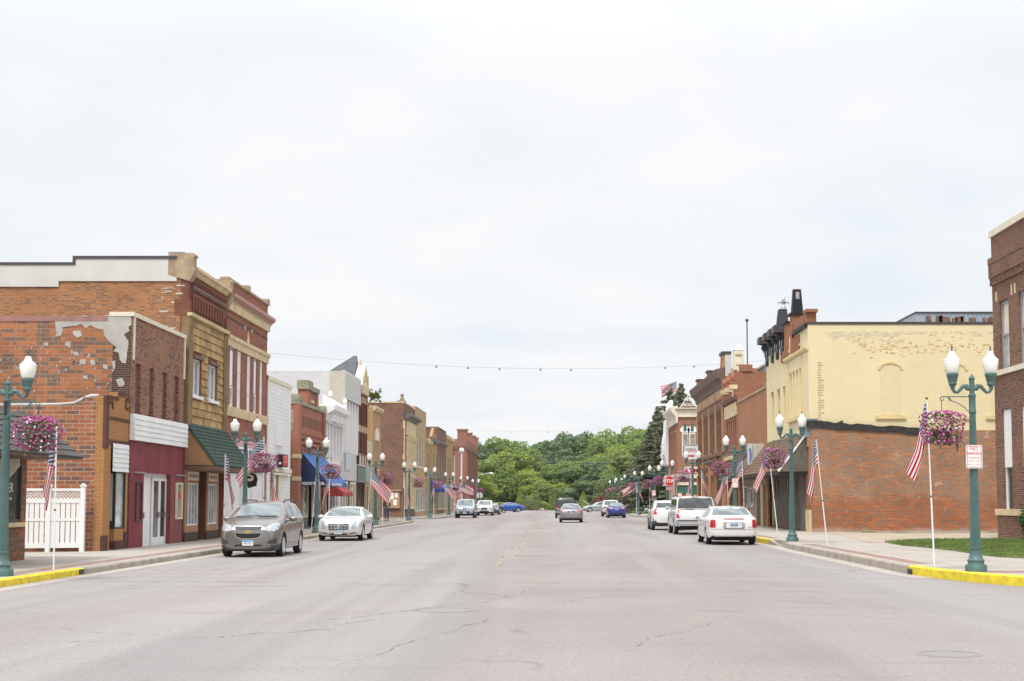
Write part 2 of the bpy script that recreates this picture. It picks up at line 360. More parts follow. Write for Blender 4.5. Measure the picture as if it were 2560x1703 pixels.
# ================================================================== ground, road, pavements
def road_material():
    m, nt, b = newmat('road_asphalt'); b.inputs['Roughness'].default_value = 0.85; b.inputs['Specular IOR Level'].default_value = 0.25
    tc = N(nt, 'ShaderNodeTexCoord'); V = tc.outputs['Object']
    def noise(s, d=5, vec=None, rough=0.5, dist=0.0, mul=None):
        v = vec or V
        if mul:
            mp = N(nt, 'ShaderNodeMapping'); nt.links.new(v, mp.inputs[0]); mp.inputs['Scale'].default_value = mul; v = mp.outputs[0]
        n = N(nt, 'ShaderNodeTexNoise'); n.inputs['Scale'].default_value = s; n.inputs['Detail'].default_value = d
        n.inputs['Roughness'].default_value = rough; n.inputs['Distortion'].default_value = dist
        nt.links.new(v, n.inputs['Vector']); return n.outputs[0]
    base = mixc(nt, ramp(nt, noise(0.18, 5), [(0.35, 0.0), (0.65, 1.0)]), (0.300, 0.262, 0.246), (0.252, 0.221, 0.209))
    # long paving lanes of slightly different stone run along the street
    lane = ramp(nt, noise(0.22, 3, mul=(1.0, 0.05, 1.0)), [(0.40, 0.0), (0.56, 1.0)])
    base = mixc(nt, math_node(nt, 'MULTIPLY', lane, 0.9), base, (0.318, 0.298, 0.290))
    patches = ramp(nt, noise(0.09, 4, dist=0.6), [(0.52, 0.0), (0.60, 1.0)])
    base = mixc(nt, math_node(nt, 'MULTIPLY', patches, 0.5), base, (0.345, 0.305, 0.288))
    # aggregate speckle, coarse and fine
    sp1 = ramp(nt, noise(38, 3, rough=0.8), [(0.32, 0.66), (0.46, 0.97), (0.55, 1.03), (0.70, 1.30)])
    base = mixc(nt, 1.0, base, sp1, 'MULTIPLY')
    sp2 = ramp(nt, noise(14, 3, rough=0.8), [(0.33, 0.84), (0.5, 1.0), (0.68, 1.10)])
    base = mixc(nt, 1.0, base, sp2, 'MULTIPLY')
    # skid and oil streaks across and along
    st = ramp(nt, noise(0.9, 5, mul=(0.16, 1.6, 1), dist=0.5), [(0.60, 0.0), (0.70, 1.0)])
    base = mixc(nt, math_node(nt, 'MULTIPLY', st, 0.22), base, (0.17, 0.155, 0.155))
    tl = ramp(nt, noise(0.55, 4, mul=(1.0, 0.035, 1.0), dist=0.2), [(0.52, 0.0), (0.62, 1.0)])
    base = mixc(nt, math_node(nt, 'MULTIPLY', tl, 0.34), base, (0.19, 0.175, 0.172))
    vd = N(nt, 'ShaderNodeTexVoronoi', feature='F1'); vd.inputs['Scale'].default_value = 1.1; nt.links.new(V, vd.inputs['Vector'])
    base = mixc(nt, math_node(nt, 'MULTIPLY', ramp(nt, vd.outputs['Distance'], [(0.018, 1.0), (0.04, 0.0)]), 0.45), base, (0.10, 0.09, 0.085))
    # cracks: warped cell borders, broken up by a mask
    wv = N(nt, 'ShaderNodeTexNoise'); wv.inputs['Scale'].default_value = 0.6; wv.inputs['Detail'].default_value = 6; nt.links.new(V, wv.inputs['Vector'])
    ad = N(nt, 'ShaderNodeMix', data_type='RGBA', blend_type='LINEAR_LIGHT'); ad.inputs[0].default_value = 0.9
    nt.links.new(V, ad.inputs[6]); nt.links.new(wv.outputs[1], ad.inputs[7])
    for scale, w0, msk, amt in ((0.13, 0.009, (0.50, 0.58), 0.40), (0.45, 0.005, (0.55, 0.62), 0.28)):
        vo = N(nt, 'ShaderNodeTexVoronoi', feature='DISTANCE_TO_EDGE'); vo.inputs['Scale'].default_value = scale; nt.links.new(ad.outputs[2], vo.inputs['Vector'])
        cr = ramp(nt, vo.outputs['Distance'], [(0.0, 1.0), (w0 * 0.35, 0.8), (w0, 0.0)])
        mk = ramp(nt, noise(0.25, 4), [(msk[0], 0.0), (msk[1], 1.0)])
        f = math_node(nt, 'MULTIPLY', math_node(nt, 'MULTIPLY', cr, mk), amt)
        base = mixc(nt, f, base, (0.12, 0.105, 0.10))
    nt.links.new(base, b.inputs['Base Color'])
    bp = N(nt, 'ShaderNodeBump'); bp.inputs['Strength'].default_value = 0.25; bp.inputs['Distance'].default_value = 0.01
    nt.links.new(noise(80, 2), bp.inputs['Height']); nt.links.new(bp.outputs[0], b.inputs['Normal'])
    return m
m_road = road_material()
m_grass = M('grass', (0.13, 0.165, 0.055), 0.95, var=0.38, scale=2.2, bump=0.8, bscale=60)
m_dirt = M('gravel_dirt', (0.40, 0.335, 0.25), 0.95, var=0.14, scale=1.4, bump=0.3, bscale=40)
m_paver = M('red_paver', (0.29, 0.185, 0.15), 0.9, var=0.22, scale=5)
def sheet(name, polys, z, mat, kind='structure', z0=None):
    mb = MB()
    for p in polys:
        if z0 is None: mb.add([(x, y, z) for x, y in p], [tuple(range(len(p)))])
        else: mb.prism(p, z0, z, 'z')
    return tag(mb.build(name, mat), kind=kind)
sheet('ground', [[(-450, -200), (450, -200), (450, 900), (-450, 900)]], -0.03, m_grass)
sheet('road', [[(-140, -60), (140, -60), (140, 262), (-140, 262)]], 0.0, m_road)
# pavements with kerbs. Outer line = kerb face on the street
def offset_line(pts, d):
    out = []
    for i, p in enumerate(pts):
        a = Vector(pts[max(i - 1, 0)]); b = Vector(pts[min(i + 1, len(pts) - 1)]); t = (b - a).normalized()
        out.append((p[0] - t.y * d, p[1] + t.x * d))
    return out
def strip(name, pts, d0, d1, z0, z1, mat, sgn, kind='structure', heights=None, nose=0.0):
    """a band between two offsets of a line, with real height; sgn picks the side away from the street"""
    a = offset_line(pts, d0 * sgn); b = offset_line(pts, d1 * sgn); mb = MB(); n = len(pts)
    h = heights or [z1] * n
    vs = []
    for i in range(n): vs += [(a[i][0], a[i][1], z0), (a[i][0] , a[i][1], h[i] - nose), (a[i][0] + (b[i][0]-a[i][0])*0.18, a[i][1] + (b[i][1]-a[i][1])*0.18, h[i]), (b[i][0], b[i][1], h[i]), (b[i][0], b[i][1], z0)]
    fs = [(5*i+k, 5*(i+1)+k, 5*(i+1)+(k+1)%5, 5*i+(k+1)%5) for i in range(n - 1) for k in range(5)]
    fs += [(0, 1, 2, 3, 4), tuple(range(5 * n - 1, 5 * n - 6, -1))]
    mb.add(vs, fs); return tag(mb.build(name, mat, smooth=40), kind=kind)
def dens(pts, step=1.0):
    out = [pts[0]]
    for a, b in zip(pts, pts[1:]):
        L = math.dist(a, b); k = max(1, int(L / step))
        out += [(a[0] + (b[0] - a[0]) * i / k, a[1] + (b[1] - a[1]) * i / k) for i in range(1, k + 1)]
    return out
# left pavement, first block: from the corner at Y=19 to the side street at Y=112.6
KL = -10.85
arcL = [(-60, 17.6), (-22, 17.6), (-16.5, 18.2), (-13.3, 20.2), (-11.6, 22.8), (KL, 25.8)]
lineL = arcL + [(KL, 32.9)] + [(KL, y) for y in range(34, 108, 6)] + [(KL - 0.2, 110.5), (-12.0, 112.4), (-15, 113.0), (-60, 113.0)]
inL = offset_line(lineL, 0.16)
sheet('sidewalk_left', [inL], 0.15, m_concrete, z0=-0.02)
kl = dens(lineL, 2.0)
i0 = min(range(len(kl)), key=lambda i: math.dist(kl[i], (KL, 25.9))); i1 = min(range(len(kl)), key=lambda i: math.dist(kl[i], (KL, 32.9)))
strip('kerb_yellow_left', kl[i0:i1 + 1], 0.0, 0.19, -0.02, 0.158, m_yellow, 1, nose=0.03)
strip('kerb_left', kl[i1:], 0.0, 0.16, -0.02, 0.154, m_kerb, 1, nose=0.03)
strip('kerb_corner_left', kl[:i0 + 1], 0.0, 0.16, -0.02, 0.154, m_kerb, 1, nose=0.03)
strip('paver_band_left', dens([(KL, 27.0), (KL, 108)], 4), 0.45, 0.85, 0.10, 0.156, m_paver, 1)
# left, second block (129 - 192) and third (216 - 250)
for nm, ya, yb in (('sidewalk_left_second_block', 128.0, 193.0), ('sidewalk_left_third_block', 214.0, 252.0)):
    ln = [(-60, ya), (-14.5, ya), (-12.2, ya + 0.7), (-11.1, ya + 2.2), (KL, ya + 4)] + [(KL, y) for y in np.linspace(ya + 8, yb - 4, 8)] + [(-11.1, yb - 2), (-12.5, yb - 0.5), (-60, yb)]
    sheet(nm, [offset_line(ln, 0.16)], 0.15, m_concrete, z0=-0.02)
    strip('kerb_' + nm[9:], dens(ln, 3), 0.0, 0.16, -0.02, 0.154, m_kerb, 1, nose=0.03)
sheet('gutter_left', [[(KL, 26), (KL + .5, 26), (KL + .5, 108), (KL, 108)]], .004, M('gutter_concrete', (.40, .36, .32), .9, var=.15, scale=1.2))
# right pavement with the curved bulb-out and a dropped kerb at 51 - 55
KR = 8.12
lineR = [(60, 23.2), (20, 23.2), (15, 23.9), (12.4, 25.0), (10.6, 26.5), (9.4, 28.0), (8.75, 29.4), (8.3, 31.2), (8.12, 33.0)] + [(8.12, y) for y in (38, 44, 49.5)] \
    + [(8.2, 51.2), (8.3, 52.6), (8.3, 53.8), (8.2, 55.2)] + [(8.12, y) for y in range(58, 118, 6)] + [(8.5, 120.5), (10.2, 122.8), (14, 123.6), (60, 123.6)]
def hR(p): return 0.03 if 51.5 < p[1] < 54.9 and p[0] < 9 else 0.204
kr = dens(lineR, 1.0)
sheet('sidewalk_right', [offset_line(lineR, -0.16)[::-1]], 0.20, m_concrete, z0=-0.02)
ia = min(range(len(kr)), key=lambda i: math.dist(kr[i], (16, 23.7))); ib = min(range(len(kr)), key=lambda i: math.dist(kr[i], (8.14, 33.0)))
ic = min(range(len(kr)), key=lambda i: math.dist(kr[i], (8.14, 51.0))); idd = min(range(len(kr)), key=lambda i: math.dist(kr[i], (8.2, 55.4)))
ie = min(range(len(kr)), key=lambda i: math.dist(kr[i], (8.12, 57.8)))
strip('kerb_corner_right', kr[:ia + 1], 0, 0.16, -0.02, 0.204, m_kerb, -1, nose=0.03)
strip('kerb_yellow_right', kr[ia:ib + 1], 0, 0.19, -0.02, 0.208, m_yellow, -1, nose=0.03)
strip('kerb_right', kr[ib:ic + 1], 0, 0.16, -0.02, 0.204, m_kerb, -1, nose=0.03)
seg = kr[ic:idd + 1]
strip('kerb_dropped_right', seg, 0, 0.16, -0.02, 0.2, m_kerb, -1, heights=[0.204 if (i == 0 or i == len(seg) - 1) else 0.045 for i in range(len(seg))], nose=0.01)
strip('kerb_yellow_past_ramp', kr[idd:ie + 1], 0, 0.19, -0.02, 0.208, m_yellow, -1, nose=0.03)
strip('kerb_right_far', kr[ie:], 0, 0.16, -0.02, 0.204, m_kerb, -1, nose=0.03)
strip('paver_band_right', [p for p in kr if 33.5 < p[1] < 50.5 and p[0] < 9], 0.35, 0.72, 0.15, 0.206, m_paver, -1)
strip('paver_band_right_far', [p for p in kr if 56 < p[1] < 116 and p[0] < 9], 0.35, 0.72, 0.15, 0.206, m_paver, -1)
sheet('paver_pad', [[(8.78, 30.55), (9.0, 29.75), (10.6, 29.75), (10.6, 30.55)], [(8.6, 51.7), (10.2, 51.7), (10.2, 52.3), (8.6, 52.3)]], 0.206, m_paver, z0=0.16)
ln = [(60, 142), (14, 142), (10.5, 142.8), (8.8, 144.5), (8.3, 147)] + [(8.2, y) for y in range(152, 246, 8)] + [(8.6, 248), (11, 250), (60, 250.5)]
sheet('sidewalk_right_second_block', [offset_line(ln, -0.16)[::-1]], 0.15, m_concrete, z0=-0.02)
strip('kerb_right_second_block', dens(ln, 3), 0, 0.16, -0.02, 0.154, m_kerb, -1, nose=0.03)
# lawn and gravel lot beside the yellow building
g = [QG('B7', x, y, 0.20) for x, y in ((30, 1256), (250, 1243), (500, 1241), (760, 1238), (1400, 1236), (1400, 1400), (910, 1357), (760, 1349), (640, 1336), (480, 1311), (330, 1293), (150, 1277))]
sheet('lawn', [g], 0.235, m_grass, z0=0.19)
d = [QG('B5', x, y, 0.20) for x, y in ((500, 1296), (760, 1300), (960, 1345), (1110, 1392), (1400, 1396))] + [(30, 47), (40, 47), (40, 67.5), (13.0, 67.5)]
sheet('gravel_lot', [d[:5] + [(24, d[4][1] + 0.5), (24, 66.5), (13.5, 66.5)]], 0.212, m_dirt, z0=0.19)
mb = MB(); mb.box(14.6, 22.5, 65.2, 65.5, 0.19, 0.30); tag(mb.build('concrete_edging', m_kerb), kind='structure')
sheet('grass_strip', [[(14.2, 66.0), (16.4, 65.6), (18, 65.7), (18, 66.3), (14.2, 66.6)]], 0.24, m_grass, z0=0.2)
# grass blades on the lawn
def grass_blades(name, poly, z, n, seed, label):
    r = random.Random(seed); xs = [p[0] for p in poly]; ys = [p[1] for p in poly]; mb = MB(); k = 0
    def inside(x, y):
        c = False; j = len(poly) - 1
        for i in range(len(poly)):
            a, b = poly[i], poly[j]
            if (a[1] > y) != (b[1] > y) and x < (b[0] - a[0]) * (y - a[1]) / (b[1] - a[1]) + a[0]: c = not c
            j = i
        return c
    while k < n:
        x, y = r.uniform(min(xs), min(max(xs), 24)), r.uniform(min(ys), max(ys))
        if not inside(x, y): continue
        k += 1; a = r.uniform(0, math.pi); h = r.uniform(0.04, 0.09); w = 0.012; dx, dy = math.cos(a) * w, math.sin(a) * w
        lx, ly = r.uniform(-.03, .03), r.uniform(-.03, .03)
        mb.add([(x - dx, y - dy, z), (x + dx, y + dy, z), (x + lx, y + ly, z + h)], [(0, 1, 2)])
    o = mb.build(name, M('grass_blade', (0.15, 0.21, 0.05), 0.9, var=0.45, scale=1.5)); return tag(o, label, 'grass', kind='stuff')
grass_blades('grass', g, 0.235, 26000, 3, 'short mown grass on the lawn beside the right-hand pavement')

ga = [p for p in kr if 31 < p[1] < 116 and p[0] < 9]; gb = offset_line(ga, .5)
if gb[5][0] > ga[5][0]: gb = offset_line(ga, -.5)
for y_ in (0,): sheet('gutter_right', [[ga[i], ga[i + 1], gb[i + 1], gb[i]] for i in range(len(ga) - 1)], .004, MATS['gutter_concrete'])
# painted lines
def lines(name, quads, mat, z=0.004): return sheet(name, quads, z, mat)
def bar(x, y0, y1, w=0.10): return [(x - w / 2, y0), (x + w / 2, y0), (x + w / 2, y1), (x - w / 2, y1)]
def cross(y, x0, x1, w=0.10): return [(x0, y), (x1, y), (x1, y + w), (x0, y + w)]
q = []
r = random.Random(5)
for y in np.arange(37.5, 120, 2.1):
    for dx in (-0.16, 0.16):
        t = y + r.uniform(-.4, .4)
        if r.random() < .8:
            for _ in range(4):
                a = t + r.uniform(0, 1.6); xx = -1.42 + dx + r.uniform(-.04, .04); w_ = r.uniform(.02, .06); L = r.uniform(.15, .5); q.append([(xx - w_, a), (xx + w_ * .3, a - .06), (xx + w_, a + L * .4), (xx + w_ * .5, a + L), (xx - w_ * .8, a + L * .8)])
lines('centre_line', q, M('yellow_line_worn', (0.52, 0.43, 0.19), 0.85, var=0.2, scale=9))
q = [cross(y, KL + 0.9, KL + 2.9 + (0.6 if i % 2 else 0), 0.09) for i, y in enumerate((32.0, 33.3, 36.2, 48.5, 55.6, 64.0, 70.4))]
q += [cross(y, x0, x1, 0.09) for y, x0, x1 in ((31.2, 6.1, 7.7), (33.6, 5.3, 7.6), (36.4, 4.6, 6.6), (39.8, 4.4, 6.4), (45.6, 4.6, 6.6))]
lines('parking_line', q, m_whiteworn)
q = [cross(y, x0, x0 + 1.0, 0.28) for y in (110.5, 114) for x0 in (3.3, 5.1)] + [cross(116.6, -9.5 + 1.8 * i, -8.3 + 1.8 * i, 0.3) for i in range(3)] + [cross(103.5, -8.9, -7.7, .22), cross(98, 2.2, 3.2, .2)]
q += [cross(y, x0, x1, 0.10) for y, x0, x1 in ((30.2, -10.2, -6.0), (28.8, -10.4, -5.5), (70.0, -6.5, -4.5), (25.9, 6.8, 8.0), (38.2, -3.6, -2.6))]
lines('crossing_line', q, M('white_line', (0.46, 0.44, 0.43), 0.8, var=0.15, scale=5))
# dark tyre marks and tar seams laid across the junction
def wobble(x0, y0, x1, y1, w, seed, amp=0.12):
    r = random.Random(seed); n = 44; a = []; b = []; off = 0
    for i in range(n + 1):
        t = i / n; off += r.uniform(-amp, amp) * 0.5; off *= 0.93; ww = w * .75 * (0.15 + 0.85 * r.random() ** 2) * math.sin(math.pi * min(1, t * 1.02 + .01)) ** 0.3
        x = x0 + (x1 - x0) * t; y = y0 + (y1 - y0) * t; L = math.hypot(x1 - x0, y1 - y0); nx, ny = -(y1 - y0) / L, (x1 - x0) / L
        a.append((x + nx * (off + ww / 2), y + ny * (off + ww / 2))); b.append((x + nx * (off - ww / 2), y + ny * (off - ww / 2)))
    return [[a[i], b[i], b[i + 1], a[i + 1]] for i in range(n) if r.random() > .22]
cr = []
for k, (x0, y0, x1, y1, w) in enumerate([(-10, 24.8, -4.5, 27.8, .035), (-3.4, 20.3, -1.2, 24.5, .05), (-4.6, 17.6, -2.9, 19.2, .06), (-3.2, 19.4, -2.4, 20.8, .045), (-6.8, 16.8, -4.0, 17.9, .03), (-1.2, 24.5, 0.2, 30.5, .04),
        (-10.4, 30.8, 7.5, 26.2, .04), (-1.0, 27.6, 6.5, 26.4, .05), (-10, 27.6, -2.0, 29.0, .05), (-7.2, 19.4, -4.6, 17.9, .03), (1.2, 27.4, 6.6, 21.0, .03), (0.8, 16.2, 2.6, 21.2, .025), (-2.2, 14.8, -0.8, 21.6, .03), (-9.2, 22.5, -6.4, 20.5, .03), (-5, 34.6, 7, 34.2, .04), (-4.2, 43.6, 6.6, 43.3, .05)]):
    cr += wobble(x0, y0, x1, y1, w, k + 11)
lines('road_crack', cr, M('crack', (0.17, 0.148, 0.142), 0.95, var=0.25, scale=3), 0.004)
# ================================================================== building tools
class Bld:
    """a building whose street front lies in the plane X = X0; t runs along the street (world Y), d is outward from the front"""
    def __init__(s, name, side, y0, y1, label, cat='building', X0=None, group=None):
        s.side = side; s.X = X0 if X0 is not None else (XL if side == 'L' else XR); s.sg = 1 if side == 'L' else -1
        s.y0, s.y1 = y0, y1; s.g = GZ[side]; s.root = empty(name, (s.X, y0, s.g), label, cat, group)
    def x(s, d): return s.X + s.sg * d
    def box(s, mb, y0, y1, z0, z1, d0, d1, m=0): mb.box(s.x(d0), s.x(d1), y0, y1, z0, z1, m); return mb
    def part(s, name, mat, y0, y1, z0, z1, d0, d1, parent=None):
        mb = MB(); s.box(mb, y0, y1, z0, z1, d0, d1); return mb.build(name, mat, parent or s.root)
    def facade(s, mb, y0, y1, z0, z1, holes=(), d0=-0.28, d1=0.0, m=0):
        zs = sorted({z0, z1, *[max(z0, min(z1, v)) for h in holes for v in (h[2], h[3])]})
        for a, b in zip(zs, zs[1:]):
            if b - a < 1e-4: continue
            hs = sorted((h[0], h[1]) for h in holes if h[2] < b - 1e-4 and h[3] > a + 1e-4)
            y = y0
            for h in hs:
                if h[0] > y + 1e-4: s.box(mb, y, min(h[0], y1), a, b, d0, d1, m)
                y = max(y, h[1])
            if y < y1 - 1e-4: s.box(mb, y, y1, a, b, d0, d1, m)
        return mb
    def shell(s, mat, h, depth=18, holes=(), z0=None, name='wall', roof=True, side_mat=None, parapet=0.45):
        """street wall with real openings, side walls, back wall with a parapet round a sunk roof"""
        z0 = s.g - 0.15 if z0 is None else z0; mb = MB()
        s.facade(mb, s.y0, s.y1, z0, h, holes)
        w = mb.build(name, mat, s.root)
        sm = side_mat or mat; mb = MB(); e = 0.0
        s.box(mb, s.y0, s.y0 + .3, z0, h, -0.28, -depth); s.box(mb, s.y1 - .3, s.y1, z0, h, -0.28, -depth)
        s.box(mb, s.y0 + .3, s.y1 - .3, z0, h, -depth, -depth + .3)
        sw = mb.build('side_wall', sm, s.root)
        if roof: s.part('roof', m_rooftar, s.y0 + .3, s.y1 - .3, h - parapet - .2, h - parapet, -0.28, -depth + .3)
        # dark rooms behind the openings
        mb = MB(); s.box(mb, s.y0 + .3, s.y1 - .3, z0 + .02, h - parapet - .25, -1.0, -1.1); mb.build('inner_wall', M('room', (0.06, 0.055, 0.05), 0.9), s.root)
        return w
    def window(s, h, frame=None, pane=None, nx=1, nz=2, rec=-0.16, fw=0.07, sill=None, lintel=None, name='window', blind=None):
        y0, y1, z0, z1 = h; frame = frame or m_white; pane = pane or m_glass; mb = MB(); dF, dB = rec + .05, rec - .04
        s.box(mb, y0, y0 + fw, z0, z1, dB, dF); s.box(mb, y1 - fw, y1, z0, z1, dB, dF)
        s.box(mb, y0 + fw, y1 - fw, z0, z0 + fw, dB, dF); s.box(mb, y0 + fw, y1 - fw, z1 - fw, z1, dB, dF)
        for i in range(1, nx):
            c = y0 + (y1 - y0) * i / nx; s.box(mb, c - fw * .35, c + fw * .35, z0 + fw, z1 - fw, dB, dF - .01)
        for i in range(1, nz):
            c = z0 + (z1 - z0) * i / nz; s.box(mb, y0 + fw, y1 - fw, c - fw * .35, c + fw * .35, dB + .002, dF - .014)
        w = mb.build(name, frame, s.root)
        mb = MB(); s.box(mb, y0 + fw * .6, y1 - fw * .6, z0 + fw * .6, z1 - fw * .6, rec - .02, rec - .01); mb.build('pane', pane, w)
        if blind is not None:
            zb = z1 - (z1 - z0) * blind; mb = MB(); s.box(mb, y0 + fw, y1 - fw, zb, z1 - fw, rec - .008, rec - .004); mb.build('blind', m_creamw, w)
        if sill:
            mb = MB(); s.box(mb, y0 - .08, y1 + .08, z0 - .14, z0 - .002, -.1, .07); mb.build('sill', sill, w)
        if lintel:
            mb = MB(); s.box(mb, y0 - .1, y1 + .1, z1 + .002, z1 + .22, -.1, .05); mb.build('lintel', lintel, w)
        return w
    def door(s, h, mat=None, pane=None, rec=-0.35, lites=1, parent=None):
        y0, y1, z0, z1 = h; mb = MB(); st = .11; mat = mat or m_white
        s.box(mb, y0, y0 + st, z0, z1, rec - .05, rec); s.box(mb, y1 - st, y1, z0, z1, rec - .05, rec)
        s.box(mb, y0 + st, y1 - st, z0, z0 + .28, rec - .05, rec); s.box(mb, y0 + st, y1 - st, z1 - .12, z1, rec - .05, rec)
        for i in range(1, lites):
            c = y0 + (y1 - y0) * i / lites; s.box(mb, c - .06, c + .06, z0 + .28, z1 - .12, rec - .05, rec)
        dd = mb.build('door', mat, s.root)
        mb = MB(); s.box(mb, y0 + st - .02, y1 - st + .02, z0 + .26, z1 - .1, rec - .03, rec - .02); mb.build('pane', pane or m_glass2, dd)
        mb = MB(); s.box(mb, y1 - st - .02, y1 - st + .02, z0 + .95, z0 + 1.15, rec, rec + .05); mb.build('handle', m_metal, dd)
        return dd
    def siding(s, name, mat, y0, y1, z0, z1, d, pitch=.12, lap=.022, holes=(), parent=None):
        mb = MB(); n = max(1, round((z1 - z0) / pitch)); p = (z1 - z0) / n
        for i in range(n):
            a, b = z0 + i * p, z0 + (i + 1) * p; segs = []
            y = y0
            for h in sorted(h for h in holes if h[2] < b - .01 and h[3] > a + .01):
                if h[0] > y: segs.append((y, h[0]))
                y = max(y, h[1])
            if y < y1: segs.append((y, y1))
            for ya, yb in segs: s.prismY(mb, [(d, a), (d + lap, a), (d + .003, b), (d, b)], ya, yb)
        return mb.build(name, mat, parent or s.root)
    def prismY(s, mb, poly, ya, yb, m=0):      # profile in (d, z) swept along the street
        return mb.prism([(s.x(d), z) for d, z in poly], ya, yb, 'y', m)
    def ribs(s, name, mat, y0, y1, z0, z1, d, pitch=.11, depth=.03, parent=None):
        mb = MB(); n = max(1, round((y1 - y0) / pitch)); p = (y1 - y0) / n
        for i in range(n):
            a = y0 + i * p
            mb.prism([(s.x(d), a), (s.x(d + depth * .35), a), (s.x(d + depth), a + p * .25), (s.x(d + depth), a + p * .55), (s.x(d + depth * .35), a + p * .8), (s.x(d + depth * .35), a + p), (s.x(d), a + p)], z0, z1, 'z')
        return mb.build(name, mat, parent or s.root)
    def cornice(s, name, mat, y0, y1, z, prof, parent=None):
        mb = MB(); s.prismY(mb, [(d, z + dz) for d, dz in prof], y0, y1); return mb.build(name, mat, parent or s.root)
    def dentils(s, name, mat, y0, y1, z0, z1, d0, d1, pitch=.4, duty=.5, parent=None):
        mb = MB(); n = max(2, round((y1 - y0) / pitch)); p = (y1 - y0) / n
        for i in range(n): s.box(mb, y0 + i * p + p * (1 - duty) / 2, y0 + (i + 1) * p - p * (1 - duty) / 2, z0, z1, d0, d1)
        return mb.build(name, mat, parent or s.root)
    def slope(s, name, mat, y0, y1, d0, z0, d1, z1, th=.06, rows=8, parent=None):
        """a shingled slope from (d0,z0) at the wall to (d1,z1) at the eave, in overlapping courses"""
        mb = MB()
        for i in range(rows):
            a, b = i / rows, (i + 1) / rows
            A = (d0 + (d1 - d0) * a, z0 + (z1 - z0) * a); Bp = (d0 + (d1 - d0) * b, z0 + (z1 - z0) * b)
            L = math.hypot(d1 - d0, z1 - z0); nx, nz = (z0 - z1) / L, (d1 - d0) / L
            s.prismY(mb, [(A[0] - nx * th, A[1] - nz * th), (A[0], A[1]), (Bp[0] + nx * .025, Bp[1] + nz * .025), (Bp[0] - nx * th, Bp[1] - nz * th)], y0, y1)
        return mb.build(name, mat, parent or s.root)
    def q(s, c, x, y): return Q(c, x, y, s.X)
    def rect(s, c, x0, y0, x1, y1):
        a = s.q(c, x0, y0); b = s.q(c, x1, y1); return (min(a[0], b[0]), max(a[0], b[0]), min(a[1], b[1]), max(a[1], b[1]))
CORN = [(0, 0), (.08, 0), (.12, .12), (.22, .18), (.3, .32), (.36, .34), (.36, .42), (0, .42)]
def shingle(name, c1, c2):
    return brick(name, c1, c2, tuple(v * .5 for v in c1), 0.30, 0.14, 0.006, grime=0.2)
m_sh_green = shingle('shingle_green', (0.085, 0.115, 0.095), (0.062, 0.09, 0.075))
m_sh_grey = shingle('shingle_grey', (0.13, 0.12, 0.11), (0.10, 0.09, 0.085))
m_sh_brown = shingle('shingle_brown', (0.25, 0.17, 0.11), (0.20, 0.13, 0.09))
m_wood = M('weathered_wood', (0.38, 0.245, 0.10), 0.85, var=0.45, scale=1.6)
m_wooddark = M('weathered_wood_trim', (0.22, 0.145, 0.07), 0.85, var=0.3, scale=2)
m_greywood = M('grey_boards', (0.13, 0.112, 0.095), 0.9, var=0.25, scale=2.5)
m_taupe = M('taupe_siding', (0.52, 0.48, 0.40), 0.6, var=0.05)
m_silver = M('silver_siding', (0.56, 0.56, 0.53), 0.5, var=0.05)

# ------------------------------------------------------------------ left side, near to far
# realty office at the frame edge
b = Bld('realty_office', 'L', 31.0, 37.4, 'low rustic brick office with shingled awning at the left edge of the photo')
win = b.rect('A2', -420, 690, 133, 1112); win = (33.2, win[1], win[2], win[3])
b.shell(b_L0, 3.95, 12, [win], parapet=.2)
w_ = b.window(win, M('bronze_frame', (0.07, 0.05, 0.04), .5), glass('dim_glass', (.025, .028, .03), .05, (.07, .075, .075)), 2, 1, rec=-.03, fw=.07)
b.part('sill', m_cream, win[0] - .1, win[1] + .12, win[2] - .12, win[2] - .005, -.1, .09, w_)
b.slope('shingled_awning', m_sh_grey, 31.0, 37.55, 0.0, 3.98, 1.42, 2.83, rows=7)
mb = MB(); b.prismY(mb, [(0.0, 3.85), (0, 2.80), (1.34, 2.80)], 37.42, 37.5); b.prismY(mb, [(0.0, 2.80), (0, 2.76), (1.38, 2.76), (1.38, 2.80)], 31.0, 37.42); mb.build('soffit', m_brown, b.root)
yc, zc = b.q('A2', 68, 890)
for tx, dz, sz, bw in (('NER', 0, .34, .002), ('ESTATE', -.27, .11, 0)):
    text('window_lettering', tx, sz, m_white, w_, (b.x(-.03), 36.24 if dz == 0 else 36.28, zc + dz), (0, 1, 0), (0, 0, 1), bold=bw, sx=1.0 if dz == 0 else 1.1)
yb = 36.55
bk = empty('hanging_banner', (b.x(.62), 36.2, 2.5), 'white triangular canvas sheet with a small orange tag under the office awning', 'banner')
mb = MB(); mb.prism([(b.x(.06), 2.70), (b.x(.92), 2.70), (b.x(.92), 2.52), (b.x(.42), 1.92), (b.x(.06), 2.0)], 34.4, 34.43, 'y'); mb.build('canvas', M('canvas', (0.60, 0.58, 0.54), .8), bk)
mb = MB(); mb.box(b.x(.5), b.x(.66), 34.38, 34.398, 2.33, 2.40); mb.build('tag_label', M('orange_label', (.55, .14, .03), .6), bk)

